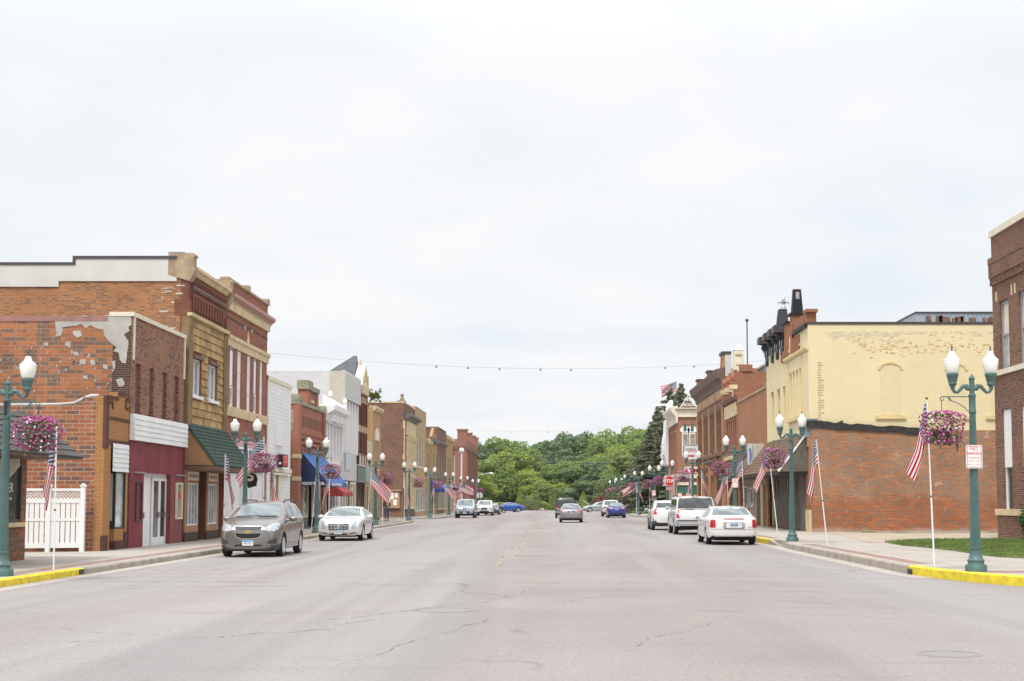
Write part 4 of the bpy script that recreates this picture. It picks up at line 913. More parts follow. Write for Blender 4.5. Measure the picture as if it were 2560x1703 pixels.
a = awning(b, b.y0 + .85, b.y1 - .9, zaw, 2.72, 1.5, m_blue, mat_side=M('navy_cloth', (.008, .02, .075), .8))
text('awning_lettering', 'FREEDOM FINANCIAL', .22, m_white, a, (b.x(.75), b.y0 + .835, 2.6), (1, 0, 0), (0, 0, 1), sx=.58, bold=.004)
text('awning_lettering', 'FREEDOM FINANCIAL', .24, m_white, a, (b.x(1.505), b.y0 + 4.4, 2.58), (0, 1, 0), (0, 0, 1), bold=.004, sx=1.6)

# L7 white building with a classical cornice
b = Bld('white_classical_shop', 'L', 85.1, 91.5, 'white two-storey shop with bracketed classical cornice and small red awning')
h7 = b.q('C3', 830, 620)[1]
ws = [(b.y0 + .5 + i * 1.25, b.y0 + .5 + i * 1.25 + .7, 4.3, 6.25) for i in range(5)]; ws = ws[:5]
low = (b.y0 + .3, b.y1 - .3, .12, 3.0)
b.shell(m_white, h7, 12, ws + [low], side_mat=b_white)
for i, h in enumerate(ws):
    b.window(h, m_white, m_glass, 1, 2, rec=-.1, fw=.09)
    mb = MB(); b.box(mb, h[0] - .12, h[0], h[2] - .1, h[3] + .1, 0, .12); b.box(mb, h[1], h[1] + .12, h[2] - .1, h[3] + .1, 0, .12); mb.prism([(h[0] - .2, h[3] + .1), (h[1] + .2, h[3] + .1), ((h[0] + h[1]) / 2, h[3] + .65)], b.x(0), b.x(.2), 'x'); mb.build('window_surround', m_white, b.root)
zc = h7 - .1
b.cornice('cornice', m_white, b.y0 - .1, b.y1 + .2, zc - .05, [(0, -.4), (.1, -.4), (.16, .0), (.42, .18), (.6, .28), (.62, .55), (-.3, .62), (-.3, .111), (0, .111)])
b.dentils('cornice_bracket', m_white, b.y0, b.y1 + .1, zc - .42, zc - .02, .1, .48, .55, .4)
mb = MB(); b.prismY(mb, [(-.3, zc + .6), (.5, zc + .58), (.45, zc + .7), (-.3, zc + 1.2)], b.y0 + 1.2, b.y1 - .6)
mb.build('cornice_crest', m_white, b.root)
for y in (b.y0 + .25, b.y1 - .2):
    mb = MB(); mb.lathe([(.14, 0), (.14, .3), (.08, .36), (.16, .5), (.12, .68), (.03, .8)], 10, (b.x(.3), y, zc + .58)); mb.build('finial', m_white, b.root)
n = 5; p = (low[1] - low[0]) / n
for i in range(n):
    if i == 1: b.door((low[0] + i * p + .08, low[0] + (i + 1) * p - .08, .14, 2.6), m_white, m_glass, rec=-.25)
    else: b.window((low[0] + i * p, low[0] + (i + 1) * p - .02, .5, 2.95), m_white, m_glass2, 1, 1, rec=-.08, fw=.14, name='shop_window')
b.part('bulkhead', m_white, low[0], low[1], .12, .5, -.2, -.02)
b.siding('siding_band', m_whitesiding, b.y0, b.y1, 3.05, 4.1, .0, .15, .03)
z0a = b.q('C4', 800, 745)[1]
awning(b, b.y0 + .6, b.y0 + 4.6, 2.95, 2.2, 1.1, M('red_cloth', (.42, .06, .06), .8), 'red_awning')

# L8 taller building in siding with false front
b = Bld('tall_siding_building', 'L', 91.6, 99.0, 'tall building with pale ribbed siding front and white painted brick side')
h8 = 10.05; ws = [(b.y0 + .6 + i * 1.35, b.y0 + .6 + i * 1.35 + .85, 4.9, 7.6) for i in range(5)]
low = (b.y0 + .3, b.y1 - .2, .12, 3.0)
b.shell(m_silver, h8, 26, ws + [low], side_mat=b_white, parapet=.8)
for h in ws: b.window(h, m_white, m_white, 2, 1, rec=-.08, fw=.12)
b.siding('upper_siding', m_silver, b.y0, b.y1, 8.3, h8, .25, .18, .03); b.siding('lower_siding', m_silver, b.y0, b.y1, 3.05, 4.8, .0, .18, .03)
b.part('false_front', m_silver, b.y0, b.y1, 8.3, h8 + .05, .0, .25); b.part('false_front_side', m_taupe, b.y0 - .03, b.y0 - .005, 6.5, h8, .24, -.75)
mb = MB()
for i in range(6):
    y = b.y0 + .25 + i * 1.35; b.box(mb, y - .15, y + .15, 4.8, 8.25, 0, .14)
mb.build('pilaster', m_white, b.root)
h = b.rect('C4', 1055, 205, 1135, 505); b.part('notice_panel', M('pale_blue_board', (.55, .60, .64), .5), h[0], h[1], h[2], h[3], .04, .08)
n = 6; p = (low[1] - low[0]) / n
for i in range(n):
    if i == 3: b.door((low[0] + i * p + .08, low[0] + (i + 1) * p - .08, .14, 2.6), m_white, m_glass, rec=-.25)
    else: b.window((low[0] + i * p, low[0] + (i + 1) * p - .02, .5, 2.95), m_creamw, m_glass2, 1, 1, rec=-.08, fw=.16, name='shop_window')
b.part('bulkhead', m_silver, low[0], low[1], .12, .5, -.2, -.02)

# L9 narrow red brick with stone gable and slate pyramid
b = Bld('red_brick_gabled_building', 'L', 99.1, 103.3, 'narrow red brick building with cream stone gable and steep slate roof')
ws = [(99.6, 100.5, 5.0, 8.3), (100.9, 101.8, 5.0, 8.3), (102.2, 102.9, 5.0, 8.3)]; low = (99.4, 103.1, .12, 3.0)
b.shell(b_L3, 9.6, 22, ws + [low], parapet=.6)
for h in ws: b.window(h, b_L3, m_glass, 1, 2, rec=-.12, fw=.1, sill=m_cream)
mb = MB()
for y in (99.15, 100.65, 101.9, 103.1): b.box(mb, y - .05, y + .2, 4.2, 9.4, 0, .16)
mb.build('pilaster', b_L3, b.root)
mb = MB()
for y in (99.15, 100.65, 101.9, 103.1):
    for z in (6.5, 8.6): b.box(mb, y - .07, y + .22, z, z + .45, 0, .19)
mb.build('stone_block', m_cream, b.root)
b.part('stone_cornice', m_cream, b.y0, b.y1, 9.2, 9.75, -.02, .35)
mb = MB(); mb.prism([(b.y0 + .3, 9.75), (b.y1 - .1, 9.75), (b.y1 - .5, 10.3), ((b.y0 + b.y1) / 2 + .1, 11.4), (b.y0 + .7, 10.3)], b.x(-.3), b.x(.28), 'x'); mb.build('stone_gable', m_creamw, b.root)
mb = MB()
for dy, dz, w_, h_ in ((0, .15, .5, .8), (-.9, .0, .25, .6), (.9, .0, .25, .6)): b.box(mb, 101.2 + dy - w_ / 2, 101.2 + dy + w_ / 2, 10 + dz, 10 + dz + h_, .28, .36)
mb.build('gable_ornament', m_cream, b.root)
mb = MB(); yc = 101.2; mb.add([(b.x(-.3), 99.3, 9.75), (b.x(-.3), 103.1, 9.75), (b.x(-3.6), 103.1, 9.75), (b.x(-3.6), 99.3, 9.75), (b.x(-.35), yc, 12.0), (b.x(-.6), yc, 12.0)], [(0, 1, 4), (1, 2, 5, 4), (2, 3, 5), (3, 0, 4, 5), (0, 3, 2, 1)]); mb.build('slate_roof', M('slate', (.10, .11, .125), .8, var=.2), b.root)
mb = MB(); mb.lathe([(.07, 0), (.06, .15), (.03, .2), (.02, .35)], 8, (b.x(-.1), yc, 11.4)); mb.build('finial', m_cream, b.root)
b.part('stone_lintel', m_silver, b.y0, b.y1, 4.1, 5.0 - .16, .0, .12); b.part('transom_glass', M('teal_glass', (.16, .21, .19), .25), b.y0 + .2, b.y1, 3.05, 4.05, -.0, .06); b.part('flat_canopy', m_metal, b.y0, b.y1 + .6, 2.95, 3.04, 0, .7)
for i in range(3): b.window((low[0] + i * 1.23, low[0] + i * 1.23 + 1.2, .4, 2.9), m_brown, m_glass2, 1, 1, rec=-.1, fw=.12, name='shop_window')
# plant growing out of the cornice
mb = MB(); r = random.Random(8)
for k in range(260):
    a, e, q_ = r.uniform(0, 6.28), r.uniform(-1, 1), r.uniform(.1, .55); c = Vector((b.x(.75) + q_ * math.cos(a) * .8, 103.0 + q_ * math.sin(a), 9.3 + q_ * e)); u = Vector((r.uniform(-1, 1), r.uniform(-1, 1), r.uniform(-1, 1))).normalized() * .09; v = u.cross(Vector((r.random(), r.random(), 1))).normalized() * .07
    mb.add([c - u, c + v, c + u, c - v], [(0, 1, 2, 3)])
t = empty('cornice_plant', (b.x(.5), 103, 9.2), 'leafy plant sprouting from the stone cornice of the gabled red building', 'plant')
mb.build('foliage', M('plant_leaf', (.16, .22, .04), .8, var=.4, scale=4), t)
mb = MB(); mb.tube([(b.x(.3), 103, 9.2), (b.x(.55), 103, 9.1), (b.x(.75), 103, 9.3)], .04, 5); mb.build('stem', m_brown, t)

# L10 low cream shop then the tan brick one
b = Bld('low_cream_shop', 'L', 103.4, 107.5, 'low cream painted shop with mint green panel beside the tan brick building')
low = (103.7, 107.2, .12, 2.9)
b.shell(M('cream_block', (.58, .48, .32), .8, var=.12), 6.1, 16, [low], side_mat=b_L10)
b.part('mint_panel', M('mint_panel', (.33, .40, .33), .7), 103.6, 107.4, 3.1, 4.2, .0, .06)
for i in range(3): b.window((low[0] + i * 1.16, low[0] + i * 1.16 + 1.14, .4, 2.85), m_cream, m_glass, 1, 1, rec=-.1, fw=.1, name='shop_window')
b = Bld('tan_brick_corner_shop', 'L', 107.6, 112.4, 'two-storey tan brick corner shop with arched upper window')
ws = [(109.0, 110.9, 4.1, 6.3)]; low = (108.1, 112.0, .12, 3.0)
b.shell(brick('brick_pale_tan', (.52, .33, .17), (.47, .29, .15), (.42, .28, .17), grime=.15), 8.75, 16, ws + [low], side_mat=b_L10)
b.window(ws[0], m_cream, m_glass, 3, 1, rec=-.1, fw=.12, sill=m_cream)
mb = MB(); mb.prism([(108.7, 6.3)] + [(109.95 + 1.25 * math.cos(a), 6.3 + .95 * math.sin(a)) for a in np.linspace(math.pi, 0, 9)], b.x(0), b.x(.08), 'x'); mb.build('arch_head', m_creamw, b.root)
b.cornice('cornice', m_cream, b.y0, b.y1 + .1, 8.5, [(0, 0), (.1, 0), (.25, .2), (.25, .35), (-.28, .35), (-.28, .251), (0, .251)])
for i in range(3): b.window((low[0] + i * 1.3, low[0] + i * 1.3 + 1.28, .4, 2.9), m_cream, m_glass, 2, 1, rec=-.1, fw=.1, name='shop_window')

# ------------------------------------------------------------------ left, second block
b = Bld('brown_brick_corner_building', 'L', 129.3, 139.5, 'large dark brown brick corner building with cream columns past the side street')
ws = [(131.0 + i * 1.75, 131.0 + i * 1.75 + 1.1, 4.2, 7.4) for i in range(4)]; ws += [(131.0 + i * 1.75, 131.0 + i * 1.75 + 1.1, .7, 3.4) for i in range(4)]
b.shell(b_L11, 10.55, 17, ws, parapet=.7)
for h in ws: b.window(h, m_cream, m_glass, 1, 2, rec=-.15, fw=.12)
mb = MB()
for i in range(5): mb.lathe([(.30, 0), (.22, .2), (.20, 6.2), (.30, 6.5), (.30, 6.7)], 10, (b.x(.12), 130.65 + i * 1.75, .9))
mb.build('column', m_cream, b.root)
b.part('cream_frieze', m_cream, 130.2, 138.4, 7.7, 9.0, .0, .2); b.cornice('cornice', M('grey_cornice', (.17, .15, .13), .8), 129.6, 139.8, 9.05, [(0, 0), (.2, 0), (.35, .2), (.7, .35), (.7, .55), (0, .65)])
mb = MB(); b.box(mb, b.y0 - .03, b.y1 + .03, 10.55, 10.68, -.32, .05); b.box(mb, b.y0 - .04, b.y0 + .31, 10.551, 10.679, -.33, -17); mb.build('coping', m_cream, b.root)
mb = MB(); b.box(mb, b.y0 - .06, b.y0 + .3, 8.2, 8.9, -.05, .1); b.box(mb, b.y0 - .06, b.y0 + .3, 5.4, 5.9, -.05, .1); b.box(mb, b.y0, b.y0 + .25, 2.8, 9.0, 0.02, .09); mb.build('corner_stone', m_cream, b.root)
b.part('base_course', b_L11, b.y0 - .08, b.y1, .1, .7, -17, .1)
mb = MB(); mb.lathe([(.16, 0), (.22, .25), (.12, .5), (.18, .65), (.05, .8)], 8, (b.x(-.2), b.y0 + .3, 10.66)); mb.build('finial', m_stone, b.root)
nb = empty('notice_board', (-14.9, 129.15, 1.6), 'framed notice board with pinned papers on the brown brick side wall', 'notice board')
mb = MB(); mb.box(-15.7, -14.05, 129.0, 129.2, 2.55, 2.68); mb.box(-15.6, -14.15, 129.05, 129.2, 1.0, 1.1); mb.box(-15.55, -14.2, 129.12, 129.2, 1.1, 2.5); mb.build('board', m_tan, nb)
mb = MB()
for x, z, w_, h_ in ((-15.4, 1.9, .35, .5), (-14.95, 1.8, .4, .6), (-14.5, 1.95, .25, .4), (-15.3, 1.25, .5, .5), (-14.6, 1.25, .3, .5)): mb.box(x - w_ / 2, x + w_ / 2, 129.1, 129.118, z, z + h_)
mb.build('paper', m_white, nb)
def simple(name, y0, y1, h, mat, label, wz=((4.2, 6.9),), nw=4, low=True, frame=None, trim=None, corn=True, side=None, sd='L', X0=None, depth=16, cz=.5):
    b = Bld(name, sd, y0, y1, label, X0=X0); L = y1 - y0; p = (L - .8) / nw; hs = []
    for z0, z1 in wz: hs += [(y0 + .4 + i * p + p * .2, y0 + .4 + i * p + p * .8, z0, z1) for i in range(nw)]
    lw = [(y0 + .4 + i * (L - .8) / 3, y0 + .4 + (i + 1) * (L - .8) / 3 - .25, .6, 2.9) for i in range(3)] if low else []
    b.shell(mat, h, depth, hs + lw, side_mat=side)
    for q_ in hs: b.window(q_, frame or m_creamw, m_glass, 1, 2, rec=-.12, fw=.1, sill=trim or m_cream)
    for q_ in lw: b.window(q_, frame or m_creamw, m_glass2, 2, 1, rec=-.1, fw=.1, name='shop_window')
    if corn: b.cornice('cornice', trim or m_cream, y0, y1 + .1, h - cz, [(0, 0), (.1, 0), (.3, .2), (.3, .35), (0, .42)])
    mb = MB(); b.box(mb, y0 - .03, y1 + .03, h, h + .12, -.32, .05); b.box(mb, y0 - .04, y0 + .31, h + .001, h + .119, -.33, -depth); mb.build('coping', trim or m_cream, b.root)
    return b
b = simple('sandstone_block', 139.6, 151.6, 10.9, b_L12, 'sand coloured block building with white casement bank, taller than its dark neighbour', ((5.1, 7.9),), 4, True, m_white, m_creamw, corn=False)
b.part('tar_stack', m_black, 139.8, 140.4, 10.9, 11.5, -1, -1.8)
simple('low_tan_shop', 151.7, 157.0, 8.2, b_L10, 'low tan brick shop in the second block with small peaked front', ((4.3, 6.6),), 3)
b = simple('gabled_brick_shop', 157.1, 166.0, 8.6, b_L10, 'narrow gabled brick shop with dark bracketed cornice in the second block', ((4.2, 6.8),), 4, trim=MATS['grey_cornice'])
mb = MB(); mb.prism([(158.5, 8.72), (164.5, 8.72), (161.5, 9.9)], b.x(-.3), b.x(0), 'x'); mb.build('gable_wall', b_L10, b.root)
b = simple('brown_corniced_building', 166.6, 178.8, 10.2, b_L11, 'brown brick building with blue awning and heavy grey cornice', ((4.3, 7.0),), 5, trim=MATS['grey_cornice'], cz=1.9)
b.part('brown_panel', m_brown, 167.5, 178, 3.1, 4.1, 0, .08)
a = awning(b, 157.6, 164.0, 3.9, 2.9, 1.6, M('royal_blue_cloth', (.03, .10, .42), .7), 'blue_awning')
a = b.part('yellow_panel', m_yellow, 164.5, 166.2, 2.9, 3.9, .3, .5)
simple('yellow_brick_shop', 179.0, 190.8, 9.9, b_L10, 'yellow brick shop at the end of the second block', ((4.3, 7.2),), 5)
# banner sign and painted panel in front of the second block
s_ = empty('white_hanging_sign', (-12.6, 164, 2.5), 'wide white hanging shop sign above the pavement in the second block', 'sign')
mb = MB(); mb.box(-13.8, -11.4, 164, 164.15, 3.0, 3.5); mb.build('panel', m_white, s_); mb = MB(); mb.box(-13.86, -13.8, 163.9, 164.25, 2.9, 3.7); mb.build('mount', m_metal, s_)
text('lettering', 'CAFE', .42, m_dark, s_, (-12.6, 163.99, 3.25), (1, 0, 0), (0, 0, 1))
b = Bld('rusty_brick_hotel', 'L', 216.5, 247.5, 'large rust-red brick building with chimneys at the far end of the left side')
ws = [(218 + i * 3.6, 219.8 + i * 3.6, z0, z1) for i in range(8) for z0, z1 in ((4.6, 8.4),)]
b.shell(b_L16, 11.0, 17, ws, parapet=.6)
for h in ws: b.window(h, m_brown, m_glass, 1, 2, rec=-.15, fw=.12)
mb = MB()
for i in range(9): b.box(mb, 216.6 + i * 3.6, 217.5 + i * 3.6, .2, 11.0, 0, .3)
mb.build('pilaster', b_L16, b.root)
b.part('belt_course', M('brownstone', (.17, .085, .06), .9), 216.4, 247.6, 9.4, 9.9, -17, .35)
for y in (216.6, 228.4, 238.8, 246.4):
    mb = MB(); b.box(mb, y, y + 1.3, 11.0, 12.3, -1.2, .3); b.box(mb, y - .1, y + 1.4, 12.3, 12.55, -1.3, .4); mb.build('chimney', b_L16, b.root)
mb = MB(); mb.box(-17.6, -15.9, 216.4, 216.52, 3.2, 7.0); mb.build('side_window', M('blue_blind', (.04, .06, .10), .4), b.root)
mb = MB(); mb.prism([(-16.75 + 1.3 * math.cos(a), 8.6 + 1.2 * math.sin(a)) for a in np.linspace(0, math.pi, 10)], 216.3, 216.5, 'y'); mb.build('blind_arch', MATS['brownstone'], b.root)
# ================================================================== right side
# R0 near corner building set back behind the lawn
X0 = 17.3
b = Bld('corner_brick_building', 'R', 34.0, 56.0, 'two-storey dark brown brick building with stone belt courses at the right edge', X0=X0)
zt = b.q('B6', 1075, 320)[1]; zbelt = b.q('B7', 712, 200)[1]; zbase = b.q('B7', 735, 1075)[1]
def hy(c, x): return b.q(c, x, 800)[0]
ua = (hy('B6', 1252), hy('B6', 1188), zbelt + .12, b.q('B6', 1192, 990)[1]); ua = (55.86 - 1.95, 55.86 - .93, ua[2], ua[3])
ys = [b.q('B7', 775, 600)[0], b.q('B7', 833, 600)[0]]; y1_ = max(ys); y0_ = min(ys)
ub = (y0_ - 3.3, y0_ - 1.0); zu1 = ua[3]
ups = [(y0_, y1_, zbelt + .15, zu1), (y0_ - 2.6, y0_ - 1.15, zbelt + .15, zu1 + .05), (y0_ - 5, y0_ - 4.0, zbelt + .15, zu1)] + [(y0_ - 5 - 2.6 * k, y0_ - 4.0 - 2.6 * k, zbelt + .15, zu1) for k in range(1, 5)]
zl1, zl0, zmid = b.q('B7', 775, 418)[1], b.q('B7', 790, 1060)[1], b.q('B7', 780, 782)[1]
lows = [(y0_, y1_, zl0, zl1), (y0_ - 2.6, y0_ - 1.15, zl0, zl1), (y0_ - 5, y0_ - 4.0, zl0, zl1)] + [(y0_ - 5 - 2.6 * k, y0_ - 4.0 - 2.6 * k, zl0, zl1) for k in range(1, 5)]
b.shell(b_R0, zt - .25, 14, ups + lows)
mg = M('grey_frame', (.33, .33, .34), .5)
for h in ups: b.window(h, mg, m_glass3, 1, 2, rec=-.14, fw=.12, blind=.5)
for h in lows:
    w_ = b.window(h, m_white, m_glass, 1, 1, rec=-.14, fw=.1); b.part('white_panel', m_white, h[0] + .02, h[1] - .02, zmid, h[3] - .02, -.13, -.06, w_)
b.part('stone_coping', m_creamw, b.y0, b.y1 + .08, zt - .25, zt, -.34, .08)
b.part('chimney_cap', M('salmon_tile', (.55, .14, .08), .7), 55.0, 55.5, zt + .0, zt + .22, -.9, -.35)
b.part('brick_moulding', b_R0, b.y0, b.y1 + .06, zt - 1.35, zt - 1.1, -.02, .14)
b.dentils('corbel_table', b_R0, b.y0, b.y1, zt - 2.2, zt - 1.9, 0, .10, .16, .5); b.part('corbel_band', b_R0, b.y0, b.y1 + .05, zt - 1.9, zt - 1.351, -.02, .12)
b.part('brick_string', b_R0, b.y0, b.y1 + .03, zu1 + .85, zu1 + .97, 0, .05)
b.part('belt_course', m_creamw, b.y0, b.y1 + .06, zbelt - .08, zbelt + .12, -.05, .09)
b.part('base_course', m_cream, b.y0, b.y1 + .05, zbase - .04, zbase + .2, -.05, .08)
mb = MB()
for h in ups:
    for y in (h[0] - .45, h[1] + .3): b.box(mb, y - .06, y + .06, zu1 + .05, zu1 + .45, 0, .03)
mb.build('stone_key', m_cream, b.root)

# R1 yellow building
Y1 = 68.0
b = Bld('yellow_painted_building', 'R', Y1, 81.6, 'yellow painted brick building with black cornice, obelisk and bare brick lower side wall')
ztop = QY('B4', 700, 457, Y1)[1]
f = lambda x: b.q('B4', x, 1200)[0]
z1w = b.q('B4', 475, 985)[1]; z0w = b.q('B4', 475, 1500)[1]
ws = []
for x0, x1 in ((408, 432), (444, 466), (478, 502), (514, 542)): ws.append((f(x1), f(x0), z0w, z1w))
for x0, x1 in ((340, 356), (278, 296), (212, 230)): ws.append((f(x1) - .25, f(x0) + .25, z0w - .2, z1w - .5))
low = [(70.4, 80.8, .2, 3.1)]
b.shell(b_yellow, ztop - .12, 24, ws + low, side_mat=b_yellow, parapet=.8)
for h in ws: b.window(h, M('yellow_trim', (.70, .56, .28), .7), M('cream_blind', (.58, .50, .34), .5), 1, 1, rec=-.14, fw=.08)
b.part('window_sill', M('yellow_trim', (.7, .56, .28)), ws[3][0] - .15, ws[0][1] + .15, z0w - .18, z0w, -.05, .14)
b.cornice('string_moulding', MATS['yellow_trim'], b.y0 - .05, f(370), b.q('B4', 560, 770)[1], [(0, -.1), (.08, -.1), (.14, 0), (.14, .1), (0, .14)])
mb = MB(); zp = z1w + .35
b.box(mb, ws[3][0] - .25, ws[0][1] + .2, zp + .75, zp + .85, 0, .06); b.box(mb, ws[3][0] - .25, ws[3][0] - .15, z0w, zp + .75, 0, .06); b.box(mb, ws[0][1] + .1, ws[0][1] + .2, z0w, zp + .75, 0, .06); mb.build('panel_moulding', MATS['yellow_trim'], b.root)
# bare brick lower part of the side wall and the tar line over it
def sw(c, x, y): return QY(c, x, y, Y1)
zt1 = sw('B5', 500, 165)[1]; zt2 = sw('B5', 1403, 220)[1]
P = [(12.15, .1), (36.1, .1), (36.1, zt2 - .25), (sw('B5', 1403, 220)[0], zt2), (12.6, zt1), (12.15, zt1)]
mb = MB(); mb.prism(P, Y1 - .09, Y1 + .01, 'y'); mb.build('bare_brick_wall', b_R1low, b.root)
tp = [(475, 135), (540, 128), (640, 138), (700, 140), (760, 158), (800, 150), (845, 128), (850, 155), (930, 172), (1000, 162), (1080, 180), (1200, 185), (1403, 192), (1700, 215), (1700, 285), (1403, 262), (1250, 254), (1100, 238), (950, 228), (820, 230), (700, 214), (600, 208), (475, 204)]
mb = MB(); r = random.Random(2); pts = [sw('B5', *p) for p in tp]; o_ = []
for i, p in enumerate(pts):
    q_ = pts[(i + 1) % len(pts)]; k = max(1, int(math.dist(p, q_) / .25))
    for j in range(k): o_.append((p[0] + (q_[0] - p[0]) * j / k, p[1] + (q_[1] - p[1]) * j / k + (r.uniform(-.03, .04) if k > 1 else 0)))
mb.prism(o_, Y1 - .16, Y1 - .095, 'y'); mb.build('tar_line', m_tar, b.root)
mb = MB(); mb.box(12.05, 36, Y1 - .04, Y1 + .34, ztop - .12, ztop); mb.build('wall_cap', m_capmetal, b.root)
mb = MB()   # blackened quoin and peeled band
for k in range(24):
    z = zt1 + .15 + k * .12; w_ = r.uniform(.08, .3); mb.box(12.5 + r.uniform(0, .06), 12.55 + w_, Y1 - .008, Y1 + .002, z, z + .05)
mb.build('old_mortar', M('brown_mortar', (.42, .33, .22), .9), b.root)
mb = MB(); r = random.Random(21)
za, zb_ = sw('B4', 900, 690)[1], sw('B4', 900, 775)[1]
for k in range(190):
    x = r.uniform(14.2, 23.5); z = r.gauss((za + zb_) / 2, .22); L = abs(r.gauss(0, .09)) + .02; mb.box(x, x + L, Y1 - .004 - .005 * r.random(), Y1 + .002, z, z + r.choice((.03, .05, .06)))
mb.build('peeled_brick', M('peeled_brick', (.58, .38, .20), .9, var=.4, scale=4), b.root)
mb = MB(); r = random.Random(22)
mb2 = MB()
for (xa, xb, zc, n, sx, sz) in ((12.9, 16.5, sw('B4', 800, 560)[1], 170, .5, .22), (16.5, 22, sw('B4', 900, 520)[1], 60, .4, .1)):
    for k in range(n):
        x = r.uniform(xa, xb); z = min(zc, ztop - .6) - abs(r.gauss(0, sz)) + .1; L = r.uniform(.05, .3); mb2.box(x, x + L, Y1 - .002 - .002 * r.random(), Y1 + .002, z, z + .055)
mb2.build('faded_brick', M('faded_paint', (.60, .53, .36), .9, var=.15, scale=4), b.root)
for c, x0, x1, y0, y1 in (('B7', 5, 130, 125, 448), ('B7', 425, 540, 130, 450), ('B7', 702, 830, 130, 450)):
    xa, zb = sw(c, x0, y1); xb, za = sw(c, x1, y0); m_ = (xa + xb) / 2; hw = (xb - xa) / 2
    arc = [(m_ + hw * math.cos(t), za - .28 + .28 * math.sin(t)) for t in np.linspace(0, math.pi, 9)]
    mb = MB(); mb.prism([(xa, zb)] + arc[::-1] + [(xb, zb)], Y1 - .012, Y1 + .02, 'y'); o = mb.build('blind_window', M('cream_infill', (.70, .60, .38), .85, var=.05), b.root)
    mb = MB(); ring = arc + [(m_ + (hw + .1) * math.cos(t), za - .28 + .38 * math.sin(t)) for t in np.linspace(math.pi, 0, 9)]; mb.prism(ring, Y1 - .05, Y1 + .0, 'y'); mb.build('arch_moulding', MATS['yellow_trim'], o)
    mb = MB(); mb.box(xa - .25, xb + .2, Y1 - .1, Y1, zb - .2, zb - .02); mb.build('sill', MATS['yellow_trim'], o)
# black iron cornice with consoles
m_iron = M('black_iron', (.012, .013, .015), .6, 0, var=.3, spec=.3)
zc1, zc0 = 11.0, 9.35
def con(y, hgt=1.65, z1=zc1):
    mb = MB(); b.prismY(mb, [(-.1, z1 - hgt), (.08, z1 - hgt), (.12, z1 - hgt + .15), (.10, z1 - hgt * .72), (.22, z1 - hgt * .5), (.36, z1 - hgt * .38), (.30, z1 - hgt * .27), (.46, z1 - .42), (.46, z1 - .40), (-.1, z1 - .40)], y, y + .55)
    o = mb.build('console', m_iron, b.root)
    mb = MB(); b.prismY(mb, [(-.1, z1 - .40), (.56, z1 - .40), (.56, z1 - .05), (.50, z1), (-.1, z1)], y - .1, y + .65); mb.build('console_cap', m_capmetal, o)
    mb = MB()
    for k in range(3): mb.tube([(b.x(-.02 + .11 * k), y - .015, z1 - hgt * .78), (b.x(.03 + .11 * k), y - .015, z1 - hgt * .62), (b.x(-.01 + .11 * k), y - .015, z1 - hgt * .5)], .018, 5)
    mb.build('scroll', m_metal, o)
for y in (80.7, 78.7, 76.9, 75.2): con(y)
b.part('iron_cornice', m_iron, 74.9, 81.6, zc0 + .55, zc1 - .45, -.3, .08)
yp = f(310) - .6
mb = MB(); mb.prism([(75.4, 10.6), (77.9, 10.6), (77.4, 11.3), (76.8, 12.0), (76.2, 12.0), (75.8, 11.3)], b.x(-.35), b.x(.06), 'x'); mb.build('iron_pediment', m_iron, b.root)
zf = 11.85; mb = MB(); yf = 76.4; mb.lathe([(.18, 0), (.13, .3), (.10, .36), (.05, .42), (.10, .58), (.09, .72), (.01, .92)], 8, (b.x(-.2), yf, zf))
for sgn in (-1, 1): mb.tube([(b.x(-.2), yf, zf + .38), (b.x(-.2) + sgn * .14, yf, zf + .55), (b.x(-.2) + sgn * .27, yf, zf + .52), (b.x(-.2) + sgn * .30, yf, zf + .44)], [.04, .045, .04, .03], 6)
mb.build('fleur_finial', m_metal, b.root)
mb = MB(); b.box(mb, 71.9, 72.5, 9.0, 11.1, -.45, .12); b.box(mb, 73.6, 74.5, 9.0, 10.9, -.35, .10); b.box(mb, 68.2, 71.9, ztop - .2, 10.75, -.45, .04); b.box(mb, 68.0, 68.9, 10.75, 10.9, -.5, .08); mb.build('brick_turret', b_R3, b.root)
b.dentils('brick_lattice', b_R3, 70.2, 71.8, 9.1, 9.9, 0, .10, .25, .6); b.dentils('brick_lattice', b_R3, 74.6, 75.8, 9.0, 9.6, 0, .10, .25, .6)
b.part('turret_coping', m_iron, 68.1, 71.9, ztop - .23, ztop - .05, -.3, .14); b.part('turret_coping', m_iron, 71.8, 72.7, 11.1, 11.22, -.55, .22); b.part('turret_coping', m_iron, 73.5, 74.6, 10.9, 11.0, -.4, .2)
def frus(mb, cx, cy, z0, z1, a0, a1):
    mb.add([(cx - a0, cy - a0, z0), (cx + a0, cy - a0, z0), (cx + a0, cy + a0, z0), (cx - a0, cy + a0, z0), (cx - a1, cy - a1, z1), (cx + a1, cy - a1, z1), (cx + a1, cy + a1, z1), (cx - a1, cy + a1, z1)], [(0, 3, 2, 1), (4, 5, 6, 7), (0, 1, 5, 4), (1, 2, 6, 5), (2, 3, 7, 6), (3, 0, 4, 7)])
mb = MB(); ocx = b.x(-.2); frus(mb, ocx, 72.2, 11.22, 12.45, .28, .19); ob = mb.build('obelisk', m_iron, b.root)
mb = MB(); frus(mb, ocx, 72.2, 12.45, 12.62, .20, .03); mb.build('obelisk_tip', M('pink_stone', (.60, .42, .36), .8), ob)
mb = MB(); mb.box(ocx - .09, ocx + .09, 71.955, 71.975, 12.0, 12.3); mb.box(ocx - .09, ocx + .09, 71.93, 71.975, 11.93, 11.98); mb.build('obelisk_niche', m_metal, ob)
